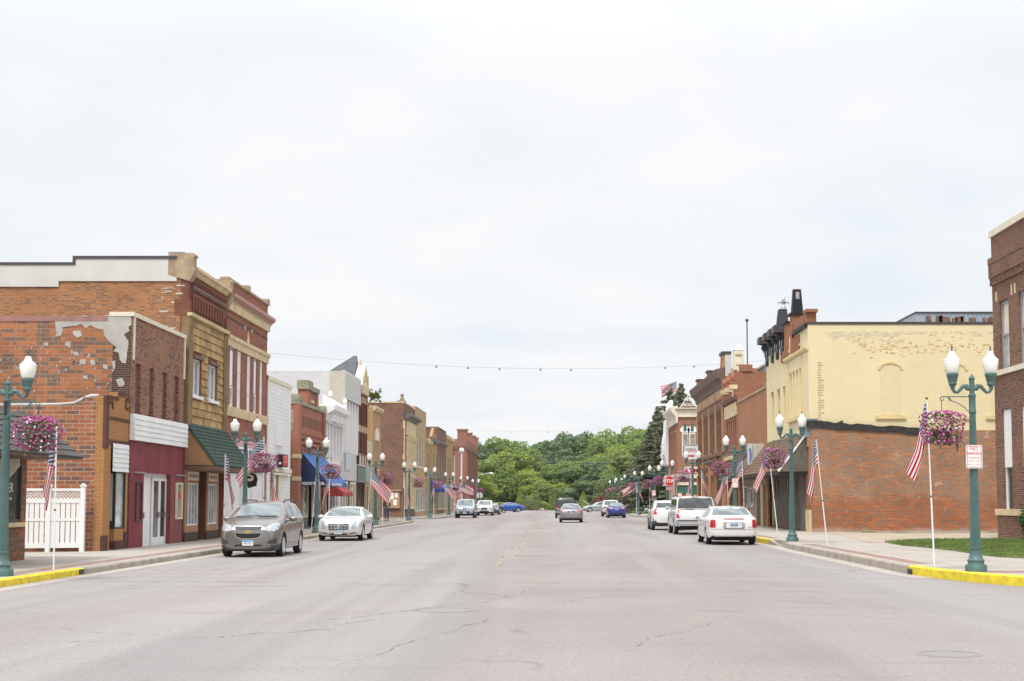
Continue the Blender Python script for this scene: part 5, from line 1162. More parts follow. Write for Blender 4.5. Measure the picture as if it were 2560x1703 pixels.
# shopfront with wooden shed awning
pe = b.q('B5', 480, 250); zrdg = 5.0
b.slope('shed_roof', m_sh_brown, 68.4, 81.6, .02, zrdg, 1.45, 3.12, rows=12)
mb = MB(); b.prismY(mb, [(0, zrdg - .08), (0, 3.08), (1.40, 3.08)], 68.35, 68.45); mb.build('awning_gable', m_greywood, b.root)
mb = MB(); b.prismY(mb, [(.0, zrdg + .06), (0, zrdg - .05), (1.42, 3.06), (1.5, 3.12)], 68.30, 68.348); mb.build('awning_verge', m_white, b.root)
b.part('awning_fascia', m_dark, 68.45, 81.6, 2.95, 3.08, 0, 1.40)
b.part('corner_metal', M('blue_grey_metal', (.20, .23, .25), .5), 68.0 - .02, 68.9, 4.7, 5.6, -.4, .2); b.part('corner_block', m_orange, 67.97, 68.6, 4.25, 4.68, -.4, .1); b.part('corner_base', m_cream, 67.96, 68.9, .15, 1.25, -.5, .08)
b.ribs('dark_boards', m_greywood, 70.4, 80.8, .2, 3.1, -.25, .20, .02); b.part('corner_post', m_greywood, 69.0, 70.4, .15, 4.2, -.2, .1); b.part('corner_brick', b_R1low, 67.975, 69.0, 1.25, 4.25, -.2, .03)
b.part('dark_boards_base', m_brown, 70.4, 80.8, .2, .55, -.25, -.20)
for y in (71.8, 75.5, 79.2):
    w_ = b.part('window', m_dark, y, y + .9, 2.1, 2.85, -.22, -.19); b.part('pane', m_glass3, y + .1, y + .3, 2.15, 2.8, -.2, -.18, w_)
b.part('brick_pier', b_R1low, 80.8, 81.6, .15, 3.1, -.1, .12)

# corrugated shed behind
sh = empty('corrugated_metal_shed', (30, 92, 0), 'rusty corrugated metal structure showing above the yellow side wall', 'shed')
mb = MB(); mb.box(22.9, 40, 90, 100, 0, 13.6); mb.build('wall', M('galvanised', (.36, .42, .48), .5, .3, var=.12, scale=.8), sh)
mb = MB(); r = random.Random(6)
for i in range(60):
    x = 22.95 + i * .28; mb.box(x, x + .1, 89.96, 90, .2, 13.5)
mb.build('rib', M('galvanised', (.36, .42, .48)), sh)
mb = MB()
for k in range(17):
    x = 22.95 + abs(r.gauss(0, 4.5)); x = min(x, 30); mb.box(x, x + r.uniform(.15, .5), 89.94, 89.958, 12.8, 13.0 + r.uniform(.2, .5))
mb.build('rust_patch', M('rust', (.18, .10, .07), .9, var=.4, scale=3), sh)
mb = MB(); mb.box(22.85, 40.1, 89.9, 100.1, 13.6, 13.68); mb.build('roof_edge', m_capmetal, sh)
# R2 rose brick
b = Bld('rose_brick_shop', 'R', 81.8, 94.6, 'plain rose brick building between the yellow building and the dark red one')
low = (82.6, 94.0, .2, 3.3)
b.shell(b_R2, 8.15, 16, [low], parapet=.3, side_mat=b_R1low)
mb = MB(); b.prismY(mb, [(-.3, 8.15), (.06, 8.15), (.06, 8.28), (-.3, 8.28)], b.y0, b.y1); b.box(mb, b.y0, b.y0 + .3, 8.281, 8.5, -.3, .06); mb.build('coping', m_stone, b.root)
b.slope('shingle_awning', m_sh_brown, 83.0, 88.0, .02, 4.7, 1.35, 3.2, rows=10); b.slope('grey_awning', m_sh_grey, 88.0, 94.5, .02, 5.0, 1.4, 3.0, rows=10)
mb = MB(); b.prismY(mb, [(0, 4.95), (0, 2.98), (1.36, 2.98)], 87.93, 87.99); mb.build('awning_gable', m_brown, b.root)
b.part('awning_fascia', m_dark, 83.0, 94.5, 3.0, 3.14, 0, 1.28)
b.ribs('tan_boards', M('tan_boards', (.44, .33, .21), .8, var=.12), 82.6, 94.0, .2, 3.1, -.28, .28, .03)
b.part('dark_doorway', M('olive_door', (.10, .085, .055), .7), 86.2, 87.6, .2, 2.7, -.24, -.2); b.part('white_pier', M('tan_boards', (.44, .33, .21)), 81.9, 82.9, .2, 2.6, 0, .25)
w_ = b.window((89.0, 90.6, 1.3, 2.5), m_white, m_glass2, 1, 1, rec=-.2, fw=.07); w_ = b.window((91.6, 93.4, 1.2, 2.6), m_white, m_glass2, 1, 1, rec=-.2, fw=.07)
sb = empty('painted_sign_boards', (11.6, 83.0, 4.2), 'pair of faded painted boards standing above the brown awning', 'sign')
for x0, x1, m_, y in ((11.42, 11.72, M('faded_white_board', (.55, .57, .62), .6, var=.1), 82.9), (11.72, 12.02, m_silver, 83.0), (12.04, 12.62, M('beige_board', (.55, .53, .42), .6), 82.9)):
    mb = MB(); mb.box(x0 - .3, x1 - .3, y, y + .08, 3.75 if m_ is not m_silver else 4.0, 5.0); o = mb.build('board', m_, sb)
mb = MB(); mb.prism([(11.2, 4.75), (11.33, 4.7), (11.38, 4.3), (11.34, 3.95), (11.24, 3.9), (11.28, 4.3)], 82.88, 82.899, 'y'); mb.build('blue_figure', M('faded_blue', (.15, .18, .45), .6), sb)
mb = MB(); mb.prism([(11.95, 4.7), (12.05, 4.6), (12.02, 4.3), (12.1, 4.0), (12.0, 3.98), (11.92, 4.3)], 82.88, 82.899, 'y'); mb.build('green_figure', M('faded_olive', (.30, .33, .20), .6), sb)
mb = MB(); mb.box(11.2, 12.5, 83.09, 83.15, 3.9, 4.0); mb.tube([(12.05, 83.1, 3.0), (12.05, 83.1, 4.0)], .04, 6); mb.build('support', m_metal, sb)

# R3 deep red brick with ball finials
b = Bld('deep_red_brick_building', 'R', 94.7, 102.0, 'deep red brick building with three ball finials and cream pinnacle')
ws = [(95.6 + i * 1.15, 96.25 + i * 1.15, 4.9, 7.2) for i in range(5)]; low = (95.1, 101.6, .2, 3.0)
b.shell(b_R3, 10.3, 18, ws + [low], side_mat=b_R3, parapet=.5)
for h in ws: b.window(h, m_purple, m_glass, 1, 2, rec=-.12, fw=.1)
b.part('cream_lintel', m_cream, 95.0, 101.7, 7.4, 8.3, 0, .08); b.cornice('brown_moulding', M('brownstone', (.17, .085, .06), .9), 94.7, 102, 8.35, [(0, 0), (.2, .1), (.25, .3), (0, .35)])
b.part('cream_sill', m_cream, 95.2, 101.7, 4.5, 4.75, 0, .12)
mb = MB()
for y in (94.7, 97.2, 99.4, 101.4): b.box(mb, y, y + .6, 8.7, 10.4, 0, .22)
mb.build('pilaster', b_R3, b.root)
for y in (95.0, 97.5, 99.7, ):
    mb = MB(); mb.lathe([(.22, 0), (.28, .15), (.12, .25)], 10, (b.x(.15), y, 9.4)); mb.sphere((b.x(.15), y, 9.9), .3, 12); mb.build('ball_finial', M('terracotta', (.38, .13, .09), .7), b.root)
    b.part('finial_corbel', m_cream, y - .35, y + .45, 9.1, 9.4, 0, .5)
mb = MB(); mb.box(12.3, 13.1, 94.6, 95.4, 10.3, 10.75); mb.build('chimney', b_R3, b.root)
b.part('white_strip', m_white, 96.5, 97.2, 8.75, 10.1, .0, .05)
mb = MB(); xx = 12.85; frus(mb, xx, 100.0, 9.9, 12.25, .40, .34); frus(mb, xx, 100.0, 12.25, 12.7, .38, .02); mb.build('pinnacle', m_creamw, b.root)
mb = MB(); mb.box(xx - .2, xx + .1, 99.57, 99.62, 11.2, 11.3); mb.box(xx - .25, xx + .2, 99.57, 99.63, 11.9, 12.05); mb.build('pinnacle_band', m_cream, b.root)
tp_ = empty('roof_antenna_pole', (12.95, 96, 10.3), 'thin dark mast standing on the deep red brick roof', 'mast')
mb = MB(); mb.tube([(12.95, 96, 9.8), (12.95, 96, 13.85)], .045, 6); mb.build('mast', m_capmetal, tp_); mb = MB(); mb.sphere((12.95, 96, 13.9), .12, 8); mb.build('tip', m_capmetal, tp_)
rb = empty('grey_rooftop_unit', (15.5, 97, 10), 'flat grey rooftop unit behind the deep red parapet', 'rooftop unit')
mb = MB(); mb.box(14.6, 19, 99, 102, 9.8, 11.1); mb.build('housing', M('unit_grey', (.22, .25, .27), .6), rb); mb = MB(); mb.box(14.5, 19.1, 98.9, 102.1, 11.1, 11.25); mb.build('lid', m_silver, rb)
# R4 buff building with big cornice
b = Bld('buff_corniced_building', 'R', 102.1, 121.5, 'long buff brick corner building with heavy brown cornice and stepped parapet')
zc = 9.6
ws = []
for i in range(4):
    y = 103.3 + i * 4.6
    for k in range(2): ws.append((y + k * 1.5, y + k * 1.5 + 1.05, 5.3, 8.35))
low = [(103.2 + i * 4.6, 106.9 + i * 4.6, .35, 3.6) for i in range(4)]
b.shell(b_R4, 11.2, 20, ws + low, parapet=.9)
mbr = M('brownstone', (.17, .085, .06)); m_corn = M('brown_cornice', (.15, .10, .075), .75, var=.2)
for h in ws: b.window(h, m_brown, m_glass, 1, 2, rec=-.25, fw=.14)
for h in low: b.window(h, m_orange, m_glass2, 3, 1, rec=-.15, fw=.2, name='shop_window')
mb = MB()
for i in range(5):
    y = 102.15 + i * 4.62; b.box(mb, y, min(y + .8, 121.5), .3, 8.9, 0, .14)
mb.build('pilaster', b_R4, b.root)
mb = MB()
for i in range(4):
    for k in range(3):
        y = 103.1 + i * 4.6 + k * 1.35
        mb.lathe([(.13, 0), (.1, .2), (.1, 2.6), (.16, 2.9)], 8, (b.x(.08), y, 5.35))
mb.build('column', m_brown, b.root)
b.part('sill_course', m_brown, 102.1, 121.6, 4.95, 5.2, 0, .2); b.part('brown_frieze', m_brown, 102.2, 121.5, 8.4, 9.0, 0, .06)
b.part('tan_frieze', m_orange, 102.3, 121.4, 9.05, 9.85, 0, .1); b.dentils('frieze_moulding', m_tan, 102.5, 121.3, 9.15, 9.72, .1, .14, 5.0, .86)
b.cornice('cornice', m_corn, 101.9, 122.2, 9.9, [(0, 0), (.12, 0), (.16, .3), (.36, .55), (.5, .62), (.62, 1.0), (.66, 1.2), (0, 1.35)])
mb = MB(); mb.prism([(102.0, 11.2), (104.6, 11.2), (103.8, 11.5), (103.5, 12.2), (102.0, 12.2)], b.x(-.4), b.x(.1), 'x'); b.box(mb, 112, 113.2, 11.2, 11.8, -.4, .1); b.box(mb, 120.2, 121.4, 11.2, 11.8, -.4, .1); mb.build('parapet_step', b_R4, b.root)
mb = MB(); b.box(mb, 101.9, 103.7, 12.2, 12.4, -.5, .2); b.box(mb, 111.9, 113.3, 11.8, 11.95, -.5, .2); b.box(mb, 120.1, 121.5, 11.8, 11.95, -.5, .2); mb.build('parapet_cap', m_capmetal, b.root); b.part('parapet_side', m_silver, 101.95, 101.995, 10.3, 12.19, -.5, -.05)
b.cornice('shop_hood', m_corn, 103.0, 109.5, 4.0, [(0, 0), (.2, 0), (.35, .3), (.8, .5), (.8, .65), (0, .75)]); b.part('shop_fascia', M('grey_brown', (.22, .16, .13), .8), 103.2, 109.3, 3.6, 4.0, 0, .1)
b.cornice('shop_hood', m_corn, 113.5, 121.5, 4.0, [(0, 0), (.15, 0), (.3, .25), (0, .3)])
# bank signs on a bracket
sg = empty('bank_sign', (11.2, 119.5, 3.9), 'white bank sign with red bar hanging over an ATM sign past the buff building', 'sign')
def s2(c, x, y): return QY(c, x, y, 119.5)
xa, za = s2('C7', 555, 1200); xb, zb = s2('C7', 822, 1420)
mb = MB(); mb.box(xa, xb, 119.5, 119.75, zb - .25, za); o = mb.build('panel', m_white, sg)
mb = MB(); mb.box(xa - .03, xb + .03, 119.46, 119.79, za, za + .05); mb.box(xa - .03, xa, 119.46, 119.79, zb - .28, za); mb.box(xb, xb + .03, 119.46, 119.79, zb - .28, za); mb.build('frame', m_silver, o)
text('lettering', 'RedRock', .30, m_red, o, ((xa + xb) / 2, 119.49, (za * .42 + zb * .58) + .1), (1, 0, 0), (0, 0, 1), sx=.9)
mb = MB(); mb.box(xa + .3, xb - .3, 119.48, 119.499, zb - .02, zb + .1); mb.build('red_bar', m_red, o)
mb = MB(); mb.box(xa + .2, xb - .2, 119.48, 119.499, zb + .62, zb + .65); mb.build('rule', m_capmetal, o)
xa2, za2 = s2('E2', 240, 930) if 'E2' in CROPS else s2('B3', 447, 425); xb2, zb2 = s2('B3', 612, 537)
mb = MB(); mb.box(xa2, xb2, 119.5, 119.7, zb2, za2); o2 = mb.build('lower_panel', m_white, sg)
text('lettering', 'ATM', .55, m_red, o2, ((xa2 + xb2) / 2, 119.49, (za2 + zb2) / 2 + .05), (1, 0, 0), (0, 0, 1), bold=.012, sx=1.1)
mb = MB(); mb.box(xa2 + .15, xb2 - .1, 119.48, 119.499, zb2 + .16, zb2 + .24); mb.build('red_bar', m_red, o2)
mb = MB(); mb.tube([(xb - .1, 119.62, zb2 + .2), (xb - .1, 119.62, za + .1)], .05, 6); mb.box(xb - .1, 12.2, 119.58, 119.66, za - .3, za - .2); mb.build('bracket', m_capmetal, sg)

# ------------------------------------------------------------------ right, second block
Y5 = 141.8
b = Bld('gabled_brown_bank', 'R', Y5, 151.8, 'brown corner building with white cornice and lettered triangular gable')
ws = [(143 + i * 2.2, 144.1 + i * 2.2, 5.2, 8.6) for i in range(4)]; low = [(142.6 + i * 3, 145.0 + i * 3, .5, 3.2) for i in range(3)]
b.shell(b_R5, 10.2, 16, ws + low, parapet=.3)
for h in ws: b.window(h, m_creamw, m_glass, 1, 2, rec=-.12, fw=.1, lintel=m_creamw)
for h in low: b.window(h, m_creamw, m_glass, 2, 1, rec=-.12, fw=.14, name='shop_window')
mb = MB()
for y in (142.2, 144.5, 146.7, 149, 151.3): b.box(mb, y, y + .35, 3.8, 9.2, 0, .14)
mb.build('pilaster', b_R5, b.root)
b.cornice('white_cornice', m_creamw, Y5 - .3, 151.9, 10.0, [(0, -.6), (.15, -.6), (.2, 0), (.6, .5), (.75, .8), (.75, 1.0), (0, 1.1)])
def w5(x, y): return QY('C7', x, y, Y5)
xa, z1_ = w5(375, 490); xb, z0_ = w5(835, 650); xb = 16.5
mb = MB(); mb.box(xa - .05, xb, Y5 - .5, Y5 + .1, z0_ + .9, z1_); mb.box(xa + .25, xb, Y5 - .2, Y5 + .1, z0_, z0_ + .9); mb.build('side_cornice', m_creamw, b.root)
ap = w5(610, 245); la = w5(445, 485); ra = w5(815, 485)
mb = MB(); mb.prism([(la[0], z1_), (ra[0], z1_), ap], Y5 - .3, Y5 + .05, 'y'); gb = mb.build('gable', m_creamw, b.root)
k = .84; cx, cz_ = (la[0] + ra[0]) / 2, z1_ + .12
mb = MB(); mb.prism([(cx + (la[0] - cx) * k, cz_), (cx + (ra[0] - cx) * k, cz_), (ap[0], z1_ + (ap[1] - z1_) * .86)], Y5 - .33, Y5 - .302, 'y'); mb.build('gable_panel', m_brown, gb)
text('gable_lettering', '1891', .52, m_white, gb, (cx, Y5 - .345, z1_ + .92), (1, 0, 0), (0, 0, 1), bold=.01, sx=.8); text('gable_lettering', 'J.ERICKSON', .40, m_white, gb, (cx, Y5 - .345, z1_ + .38), (1, 0, 0), (0, 0, 1), bold=.008, sx=.66)
for y in (Y5 + .3, 144, 147):
    mb = MB(); mb.sphere((b.x(.6), y, 11.45), .22, 10, sz=1.2); mb.lathe([(.22, 0), (.12, .3)], 8, (b.x(.6), y, 11.05)); mb.build('finial', m_white, b.root)
for x0, x1 in ((527, 618), (668, 760)):
    A_ = w5(x0 - 22, 945); B_ = w5(x1 + 14, 1425); mb = MB()
    mb.box(A_[0], B_[0], Y5 - .08, Y5, B_[1], A_[1]); ww = mb.build('window', m_creamw, b.root)
    A2 = w5(x0, 985); B2 = w5(x1, 1190); mb = MB(); mb.box(A2[0], B2[0], Y5 - .1, Y5 - .081, B2[1], A2[1]); mb.build('pane', m_curtain, ww)
    A2 = w5(x0, 1215); B2 = w5(x1, 1410); mb = MB(); mb.box(A2[0], B2[0], Y5 - .1, Y5 - .081, B2[1], A2[1]); mb.build('pane', m_glass, ww)
    m_ = (A_[0] + B_[0]) / 2; hw = (B_[0] - A_[0]) / 2; zz_ = A_[1]
    mb = MB(); mb.prism([(m_ - hw - .1, zz_), (m_ - hw - .2, zz_ + .3), (m_ - hw * .5, zz_ + .62), (m_ + hw * .5, zz_ + .62), (m_ + hw + .2, zz_ + .3), (m_ + hw + .1, zz_)], Y5 - .12, Y5, 'y'); mb.build('hood', m_white, ww)
    mb = MB(); mb.box(m_ - .14, m_ + .14, Y5 - .16, Y5 - .121, zz_ + .1, zz_ + .85); mb.build('keystone', M('green_paint', (.04, .12, .09), .6), ww)
mb = MB(); mb.box(12.0, 16.5, Y5 - .3, Y5, 3.9, 4.3); mb.box(12.0, 16.5, Y5 - .22, Y5, 3.2, 3.5); mb.build('side_band', m_creamw, b.root)
mb = MB(); mb.box(12.0, 16.5, Y5 - .1, Y5, 2.4, 3.1); mb.build('green_band', M('green_paint', (.04, .12, .09)), b.root)
mb = MB()
for x in (12.1, 12.9, 14.6): mb.box(x, x + .35, Y5 - .2, Y5, .2, 2.4)
mb.build('white_pilaster', m_creamw, b.root)
mb = MB(); mb.box(13.3, 14.5, Y5 - .12, Y5, .2, 2.3); mb.build('door', m_tan, b.root)
gs = empty('green_framed_sign', (11.2, Y5 - .5, 2.9), 'small green sign with cream frame on the bank corner', 'sign')
mb = MB(); A_ = QY('C6', 1735, 440, Y5 - .6); B_ = QY('C6', 1925, 610, Y5 - .6); mb.prism([(A_[0], A_[1] - .15), (B_[0], A_[1] + .1), (B_[0], B_[1] + .1), (A_[0], B_[1])], Y5 - .6, Y5 - .5, 'y'); o = mb.build('frame', m_creamw, gs)
mb = MB(); mb.box(A_[0] + .12, B_[0] - .12, Y5 - .62, Y5 - .601, B_[1] + .22, A_[1] - .25); mb.build('panel', M('green_paint', (.04, .12, .09)), o); mb = MB(); mb.box(A_[0] + .5, A_[0] + .8, Y5 - .64, Y5 - .621, B_[1] + .4, A_[1] - .4); mb.build('emblem', m_cream, o)
mb = MB(); mb.box(B_[0], 12.1, Y5 - .58, Y5 - .5, A_[1] - .5, A_[1] - .4); mb.build('bracket', m_capmetal, gs)
b = Bld('ornate_white_building', 'R', 152.0, 156.6, 'white ornate stone-fronted building with swelling bay beside the spruce trees')
b.shell(b_R3, 8.6, 16, [], parapet=.3)
mb = MB(); b.prismY(mb, [(0, 5.4), (.3, 5.5), (.5, 6.3), (.62, 7.2), (.5, 8.3), (.35, 9.0), (.3, 10.4), (-.3, 10.4), (-.3, 8.61), (0, 8.61)], 151.95, 156.5); mb.build('bay', m_white, b.root)
b.window((153.0, 155.5, 6.2, 7.9), m_white, m_glass, 2, 2, rec=.64, fw=.1)
mb = MB()
for i in range(5):
    mb.sphere((b.x(.6), 152.2 + i * 1.0, 6.6 + (i % 2) * .9), .16, 8)
mb.build('ornament', m_silver, b.root)
mb = MB(); b.prismY(mb, [(0, 4.6), (.4, 4.2), (.55, 3.4), (.5, 3.2), (0, 3.3)], 152.1, 156); mb.build('dome_awning', m_silver, b.root)
# bush at the right edge
def foliage_ball(mb, c, R, n, s, seed, flat=1.0, m=0):
    r = random.Random(seed)
    for k in range(n):
        d = Vector((r.gauss(0, 1), r.gauss(0, 1), r.gauss(0, 1))).normalized(); q_ = R * (r.random() ** .35) * (1 + .18 * math.sin(5 * d.x + seed) + .12 * math.sin(7 * d.z + 2 * seed))
        p = Vector(c) + Vector((d.x * q_, d.y * q_, d.z * q_ * flat)); nrm = (d + Vector((r.gauss(0, .6), r.gauss(0, .6), r.gauss(0, .6)))).normalized()
        u = nrm.cross(Vector((0.3, .2, 1))).normalized() * s * r.uniform(.6, 1.3); v = nrm.cross(u).normalized() * s * r.uniform(.5, 1)
        mb.add([p - u, p - v * .7, p + u, p + v * .7], [(0, 1, 2, 3)], m)
m_leafdark = M('bush_leaf', (.035, .085, .018), .7, var=.5, scale=3)
t = empty('round_bush', (18.0, 50.8, .24), 'round dark green bush at the foot of the dark brown brick building', 'bush')
p = QY('B7', 905, 1110, 51.6); mb = MB(); foliage_ball(mb, (p[0] + .42, 51.6, 1.0), .62, 2200, .05, 4); mb.build('foliage', m_leafdark, t); mb = MB(); mb.tube([(p[0] + .42, 51.6, .2), (p[0] + .42, 51.6, 1.0)], .08, 6); mb.build('stem', m_brown, t)
# ================================================================== street lamps, baskets, flags, signs
m_globe, nt, b_ = newmat('globe_glass'); b_.inputs['Base Color'].default_value = (.86, .86, .80, 1); b_.inputs['Roughness'].default_value = .18; b_.inputs['Subsurface Weight'].default_value = .3; b_.inputs['Subsurface Radius'].default_value = (.1, .1, .1)
m_globetop = M('globe_cap', (.88, .88, .86), .3, var=.03)
def make_lamp():
    L = empty('street_lamp', (0, 0, 0)); G = m_lampgreen
    mb = MB(); mb.lathe([(.225, 0), (.225, .13), (.215, .145), (.175, .155), (.165, .20), (.178, .225), (.178, .245), (.15, .27), (.125, .36), (.112, .44), (.112, .47), (.122, .48), (.122, .51), (.112, .52)], 24, (0, 0, 0)); mb.build('base', G, L, smooth=35)
    mb = MB(); mb.lathe([(.112, .52), (.066, 3.36)], 32, (0, 0, 0), flute=.13); mb.build('shaft', G, L)
    mb = MB(); mb.lathe([(.072, 3.34), (.08, 3.36), (.08, 3.40), (.070, 3.42), (.070, 3.68), (.082, 3.70), (.082, 3.74), (.055, 3.76), (.055, 4.06), (.065, 4.07), (.065, 4.10), (.04, 4.13), (.012, 4.18)], 16, (0, 0, 0)); mb.build('collar', G, L, smooth=35)
    mb = MB(); mb.box(-.03, .03, -.085, -.068, 3.40, 3.70); mb.build('access_cover', m_black, L)
    for s in (-1, 1):
        mb = MB(); P = [(s * .04, 0, 3.86), (s * .12, 0, 3.93), (s * .19, 0, 3.92), (s * .25, 0, 3.85), (s * .31, 0, 3.79), (s * .37, 0, 3.80), (s * .41, 0, 3.87), (s * .41, 0, 3.95)]
        mb.tube(P, [.05, .05, .045, .038, .032, .034, .042, .06], 8); mb.sphere((s * .10, 0, 3.88), .055, 8); a = mb.build('arm', G, L, smooth=50)
        c = (s * .41, 0, 0)
        mb = MB(); mb.lathe([(.03, 3.90), (.075, 3.94), (.09, 3.98), (.082, 4.0), (.09, 4.02), (.118, 4.14), (.128, 4.15), (.128, 4.19), (.1, 4.20)], 20, c, flute=.0); mb.build('socket', G, a, smooth=35)
        mb = MB(); mb.lathe([(.10, 4.19), (.125, 4.22), (.150, 4.32), (.168, 4.42), (.166, 4.46), (.158, 4.48)], 20, c); g = mb.build('globe', m_globe, L, smooth=60)
        mb = MB(); mb.lathe([(.170, 4.475), (.168, 4.49), (.10, 4.555), (.072, 4.59), (.060, 4.65), (.050, 4.67), (.02, 4.675)], 20, c); mb.build('globe_cap', m_globetop, g, smooth=50)
        mb = MB(); mb.lathe([(.012, 4.67), (.02, 4.70), (.010, 4.72), (.022, 4.74), (.006, 4.79)], 8, c); mb.build('finial', m_capmetal, g)
    return L
lamp0 = make_lamp()
def make_bracket():
    mb = MB(); mb.tube([(.07, 0, 3.70), (.64, 0, 3.70)], .013, 6)
    sc_ = [(.64 + .045 * math.cos(t) * (1 - .3 * k / 10), 0, 3.655 + .045 * math.sin(t) * (1 - .3 * k / 10)) for k, t in enumerate(np.linspace(math.pi / 2, -math.pi * 1.1, 11))]; mb.tube(sc_, .011, 5)
    mb.tube([(.07, 0, 3.42), (.12, 0, 3.40), (.14, 0, 3.45), (.30, 0, 3.56), (.46, 0, 3.62), (.52, 0, 3.67)] + [(.50 + .04 * math.cos(t), 0, 3.64 + .04 * math.sin(t)) for t in np.linspace(1.2, 4.6, 7)], .010, 5)
    return mb
brk = make_bracket().build('basket_bracket', m_lampgreen, lamp0)
m_pet = [M('petunia_pink', (.50, .085, .30), .6, var=.25, scale=9), M('petunia_white', (.74, .66, .70), .6, var=.08), M('petunia_crimson', (.30, .012, .07), .6, var=.2), M('petunia_lilac', (.46, .16, .37), .6, var=.2)]
m_pleaf = M('petunia_leaf', (.055, .10, .022), .7, var=.45, scale=8)
def make_basket(seed, mix, name='hanging_basket'):
    """origin at the hook; flowers spread in a mound and spill over the rim"""
    B = empty(name, (0, 0, 0)); r = random.Random(seed)
    mb = MB(); mb.lathe([(.06, -.92), (.16, -.86), (.22, -.76), (.245, -.66), (.23, -.655)], 14); mb.build('pot', M('coir', (.09, .055, .03), .95, var=.3, scale=8, bump=.5), B)
    mb = MB()
    mb.tube([(0, 0, .0), (0, 0, -.22)], .008, 5)
    for a in (0, 2.09, 4.19): mb.tube([(0, 0, -.22), (.24 * math.cos(a), .24 * math.sin(a), -.66)], .005, 4)
    mb.build('chain', m_black, B)
    leaf = MB(); fl = MB(); bumps = [(r.uniform(0, 6.28), r.uniform(-.3, .8), r.uniform(.06, .2)) for _ in range(14)]
    def surf(a, e):
        R = .47 + sum(h * math.exp(-((math.atan2(math.sin(a - b1), math.cos(a - b1))) ** 2 / .18 + (e - b2) ** 2 / .08)) for b1, b2, h in bumps) * .55
        return R
    for k in range(1500):
        a = r.uniform(0, 6.283); e = r.uniform(-.95, .9); R = surf(a, e) * (r.random() ** .3) * .97; z = -.60 + (.33 * math.sin(e * 1.5) if e > 0 else .42 * math.sin(e * 1.4)); cr_ = math.cos(e * 1.25)
        p = Vector((R * cr_ * math.cos(a), R * cr_ * math.sin(a), z)); n = Vector((math.cos(a), math.sin(a), e + .3)) + Vector((r.gauss(0, .5), r.gauss(0, .5), r.gauss(0, .5))); n.normalize()
        u = n.cross(Vector((.2, .1, 1))).normalized(); v = n.cross(u); s = r.uniform(.018, .034); leaf.add([p - u * s, p - v * s * .5, p + u * s, p + v * s * .5], [(0, 1, 2, 3)])
    for k in range(500):
        a = r.uniform(0, 6.283); e = r.uniform(-.85, .98); R = surf(a, e) * r.uniform(.97, 1.05); z = -.60 + (.35 * math.sin(e * 1.5) if e > 0 else .42 * math.sin(e * 1.4)); cr_ = math.cos(e * 1.22)
        p = Vector((R * cr_ * math.cos(a), R * cr_ * math.sin(a), z)); n = Vector((math.cos(a), math.sin(a), e * 1.2 + .25)) + Vector((r.gauss(0, .35), r.gauss(0, .35), r.gauss(0, .35))); n.normalize()
        zone = .5 + .5 * math.sin(2 * a + 3 * e + seed); w_ = r.random()
        mi = 0 if w_ < mix[0] else 1 if w_ < mix[0] + mix[1] * (2 * zone) else 2 if w_ > 1 - mix[2] * 2 * (1 - zone) else 3
        u = n.cross(Vector((.2, .1, 1))).normalized(); v = n.cross(u); s = r.uniform(.020, .033); q_ = [p + (u * math.cos(t) + v * math.sin(t)) * s * (1 if j % 2 == 0 else .82) + n * s * .25 for j, t in enumerate(np.linspace(0, 2 * math.pi, 11)[:-1])]
        fl.add([p - n * s * .5] + q_, [(0, j + 1, (j + 1) % 10 + 1) for j in range(10)], mi)
    for k in range(16):       # trailing stems over the rim
        a = r.uniform(0, 6.283); L = r.uniform(.14, .36); R = r.uniform(.30, .44)
        for i in range(int(L * 70)):
            t = i / (L * 70); p = Vector(((R + .05 * math.sin(t * 3)) * math.cos(a), (R + .05 * math.sin(t * 3)) * math.sin(a), -.80 - L * t)) + Vector((r.gauss(0, .02), r.gauss(0, .02), 0)); n = Vector((math.cos(a), math.sin(a), .2)) + Vector((r.gauss(0, .5), r.gauss(0, .5), r.gauss(0, .4))); n.normalize()
            u = n.cross(Vector((.2, .1, 1))).normalized(); v = n.cross(u); s = r.uniform(.016, .03); leaf.add([p - u * s, p - v * s * .5, p + u * s, p + v * s * .5], [(0, 1, 2, 3)])
            if i % 5 == 0: s = .024; q_ = [p + (u * math.cos(w_) + v * math.sin(w_)) * s + n * .01 for w_ in (0, 1.26, 2.5, 3.77, 5.0)]; fl.add(q_, [(0, 1, 2, 3, 4)], r.choice((0, 0, 3, 1)))
    leaf.build('foliage', m_pleaf, B); fl.build('flowers', m_pet, B)
    return B
bask = [make_basket(3, (.58, .09, .12)), make_basket(8, (.46, .13, .16)), make_basket(15, (.62, .03, .14))]
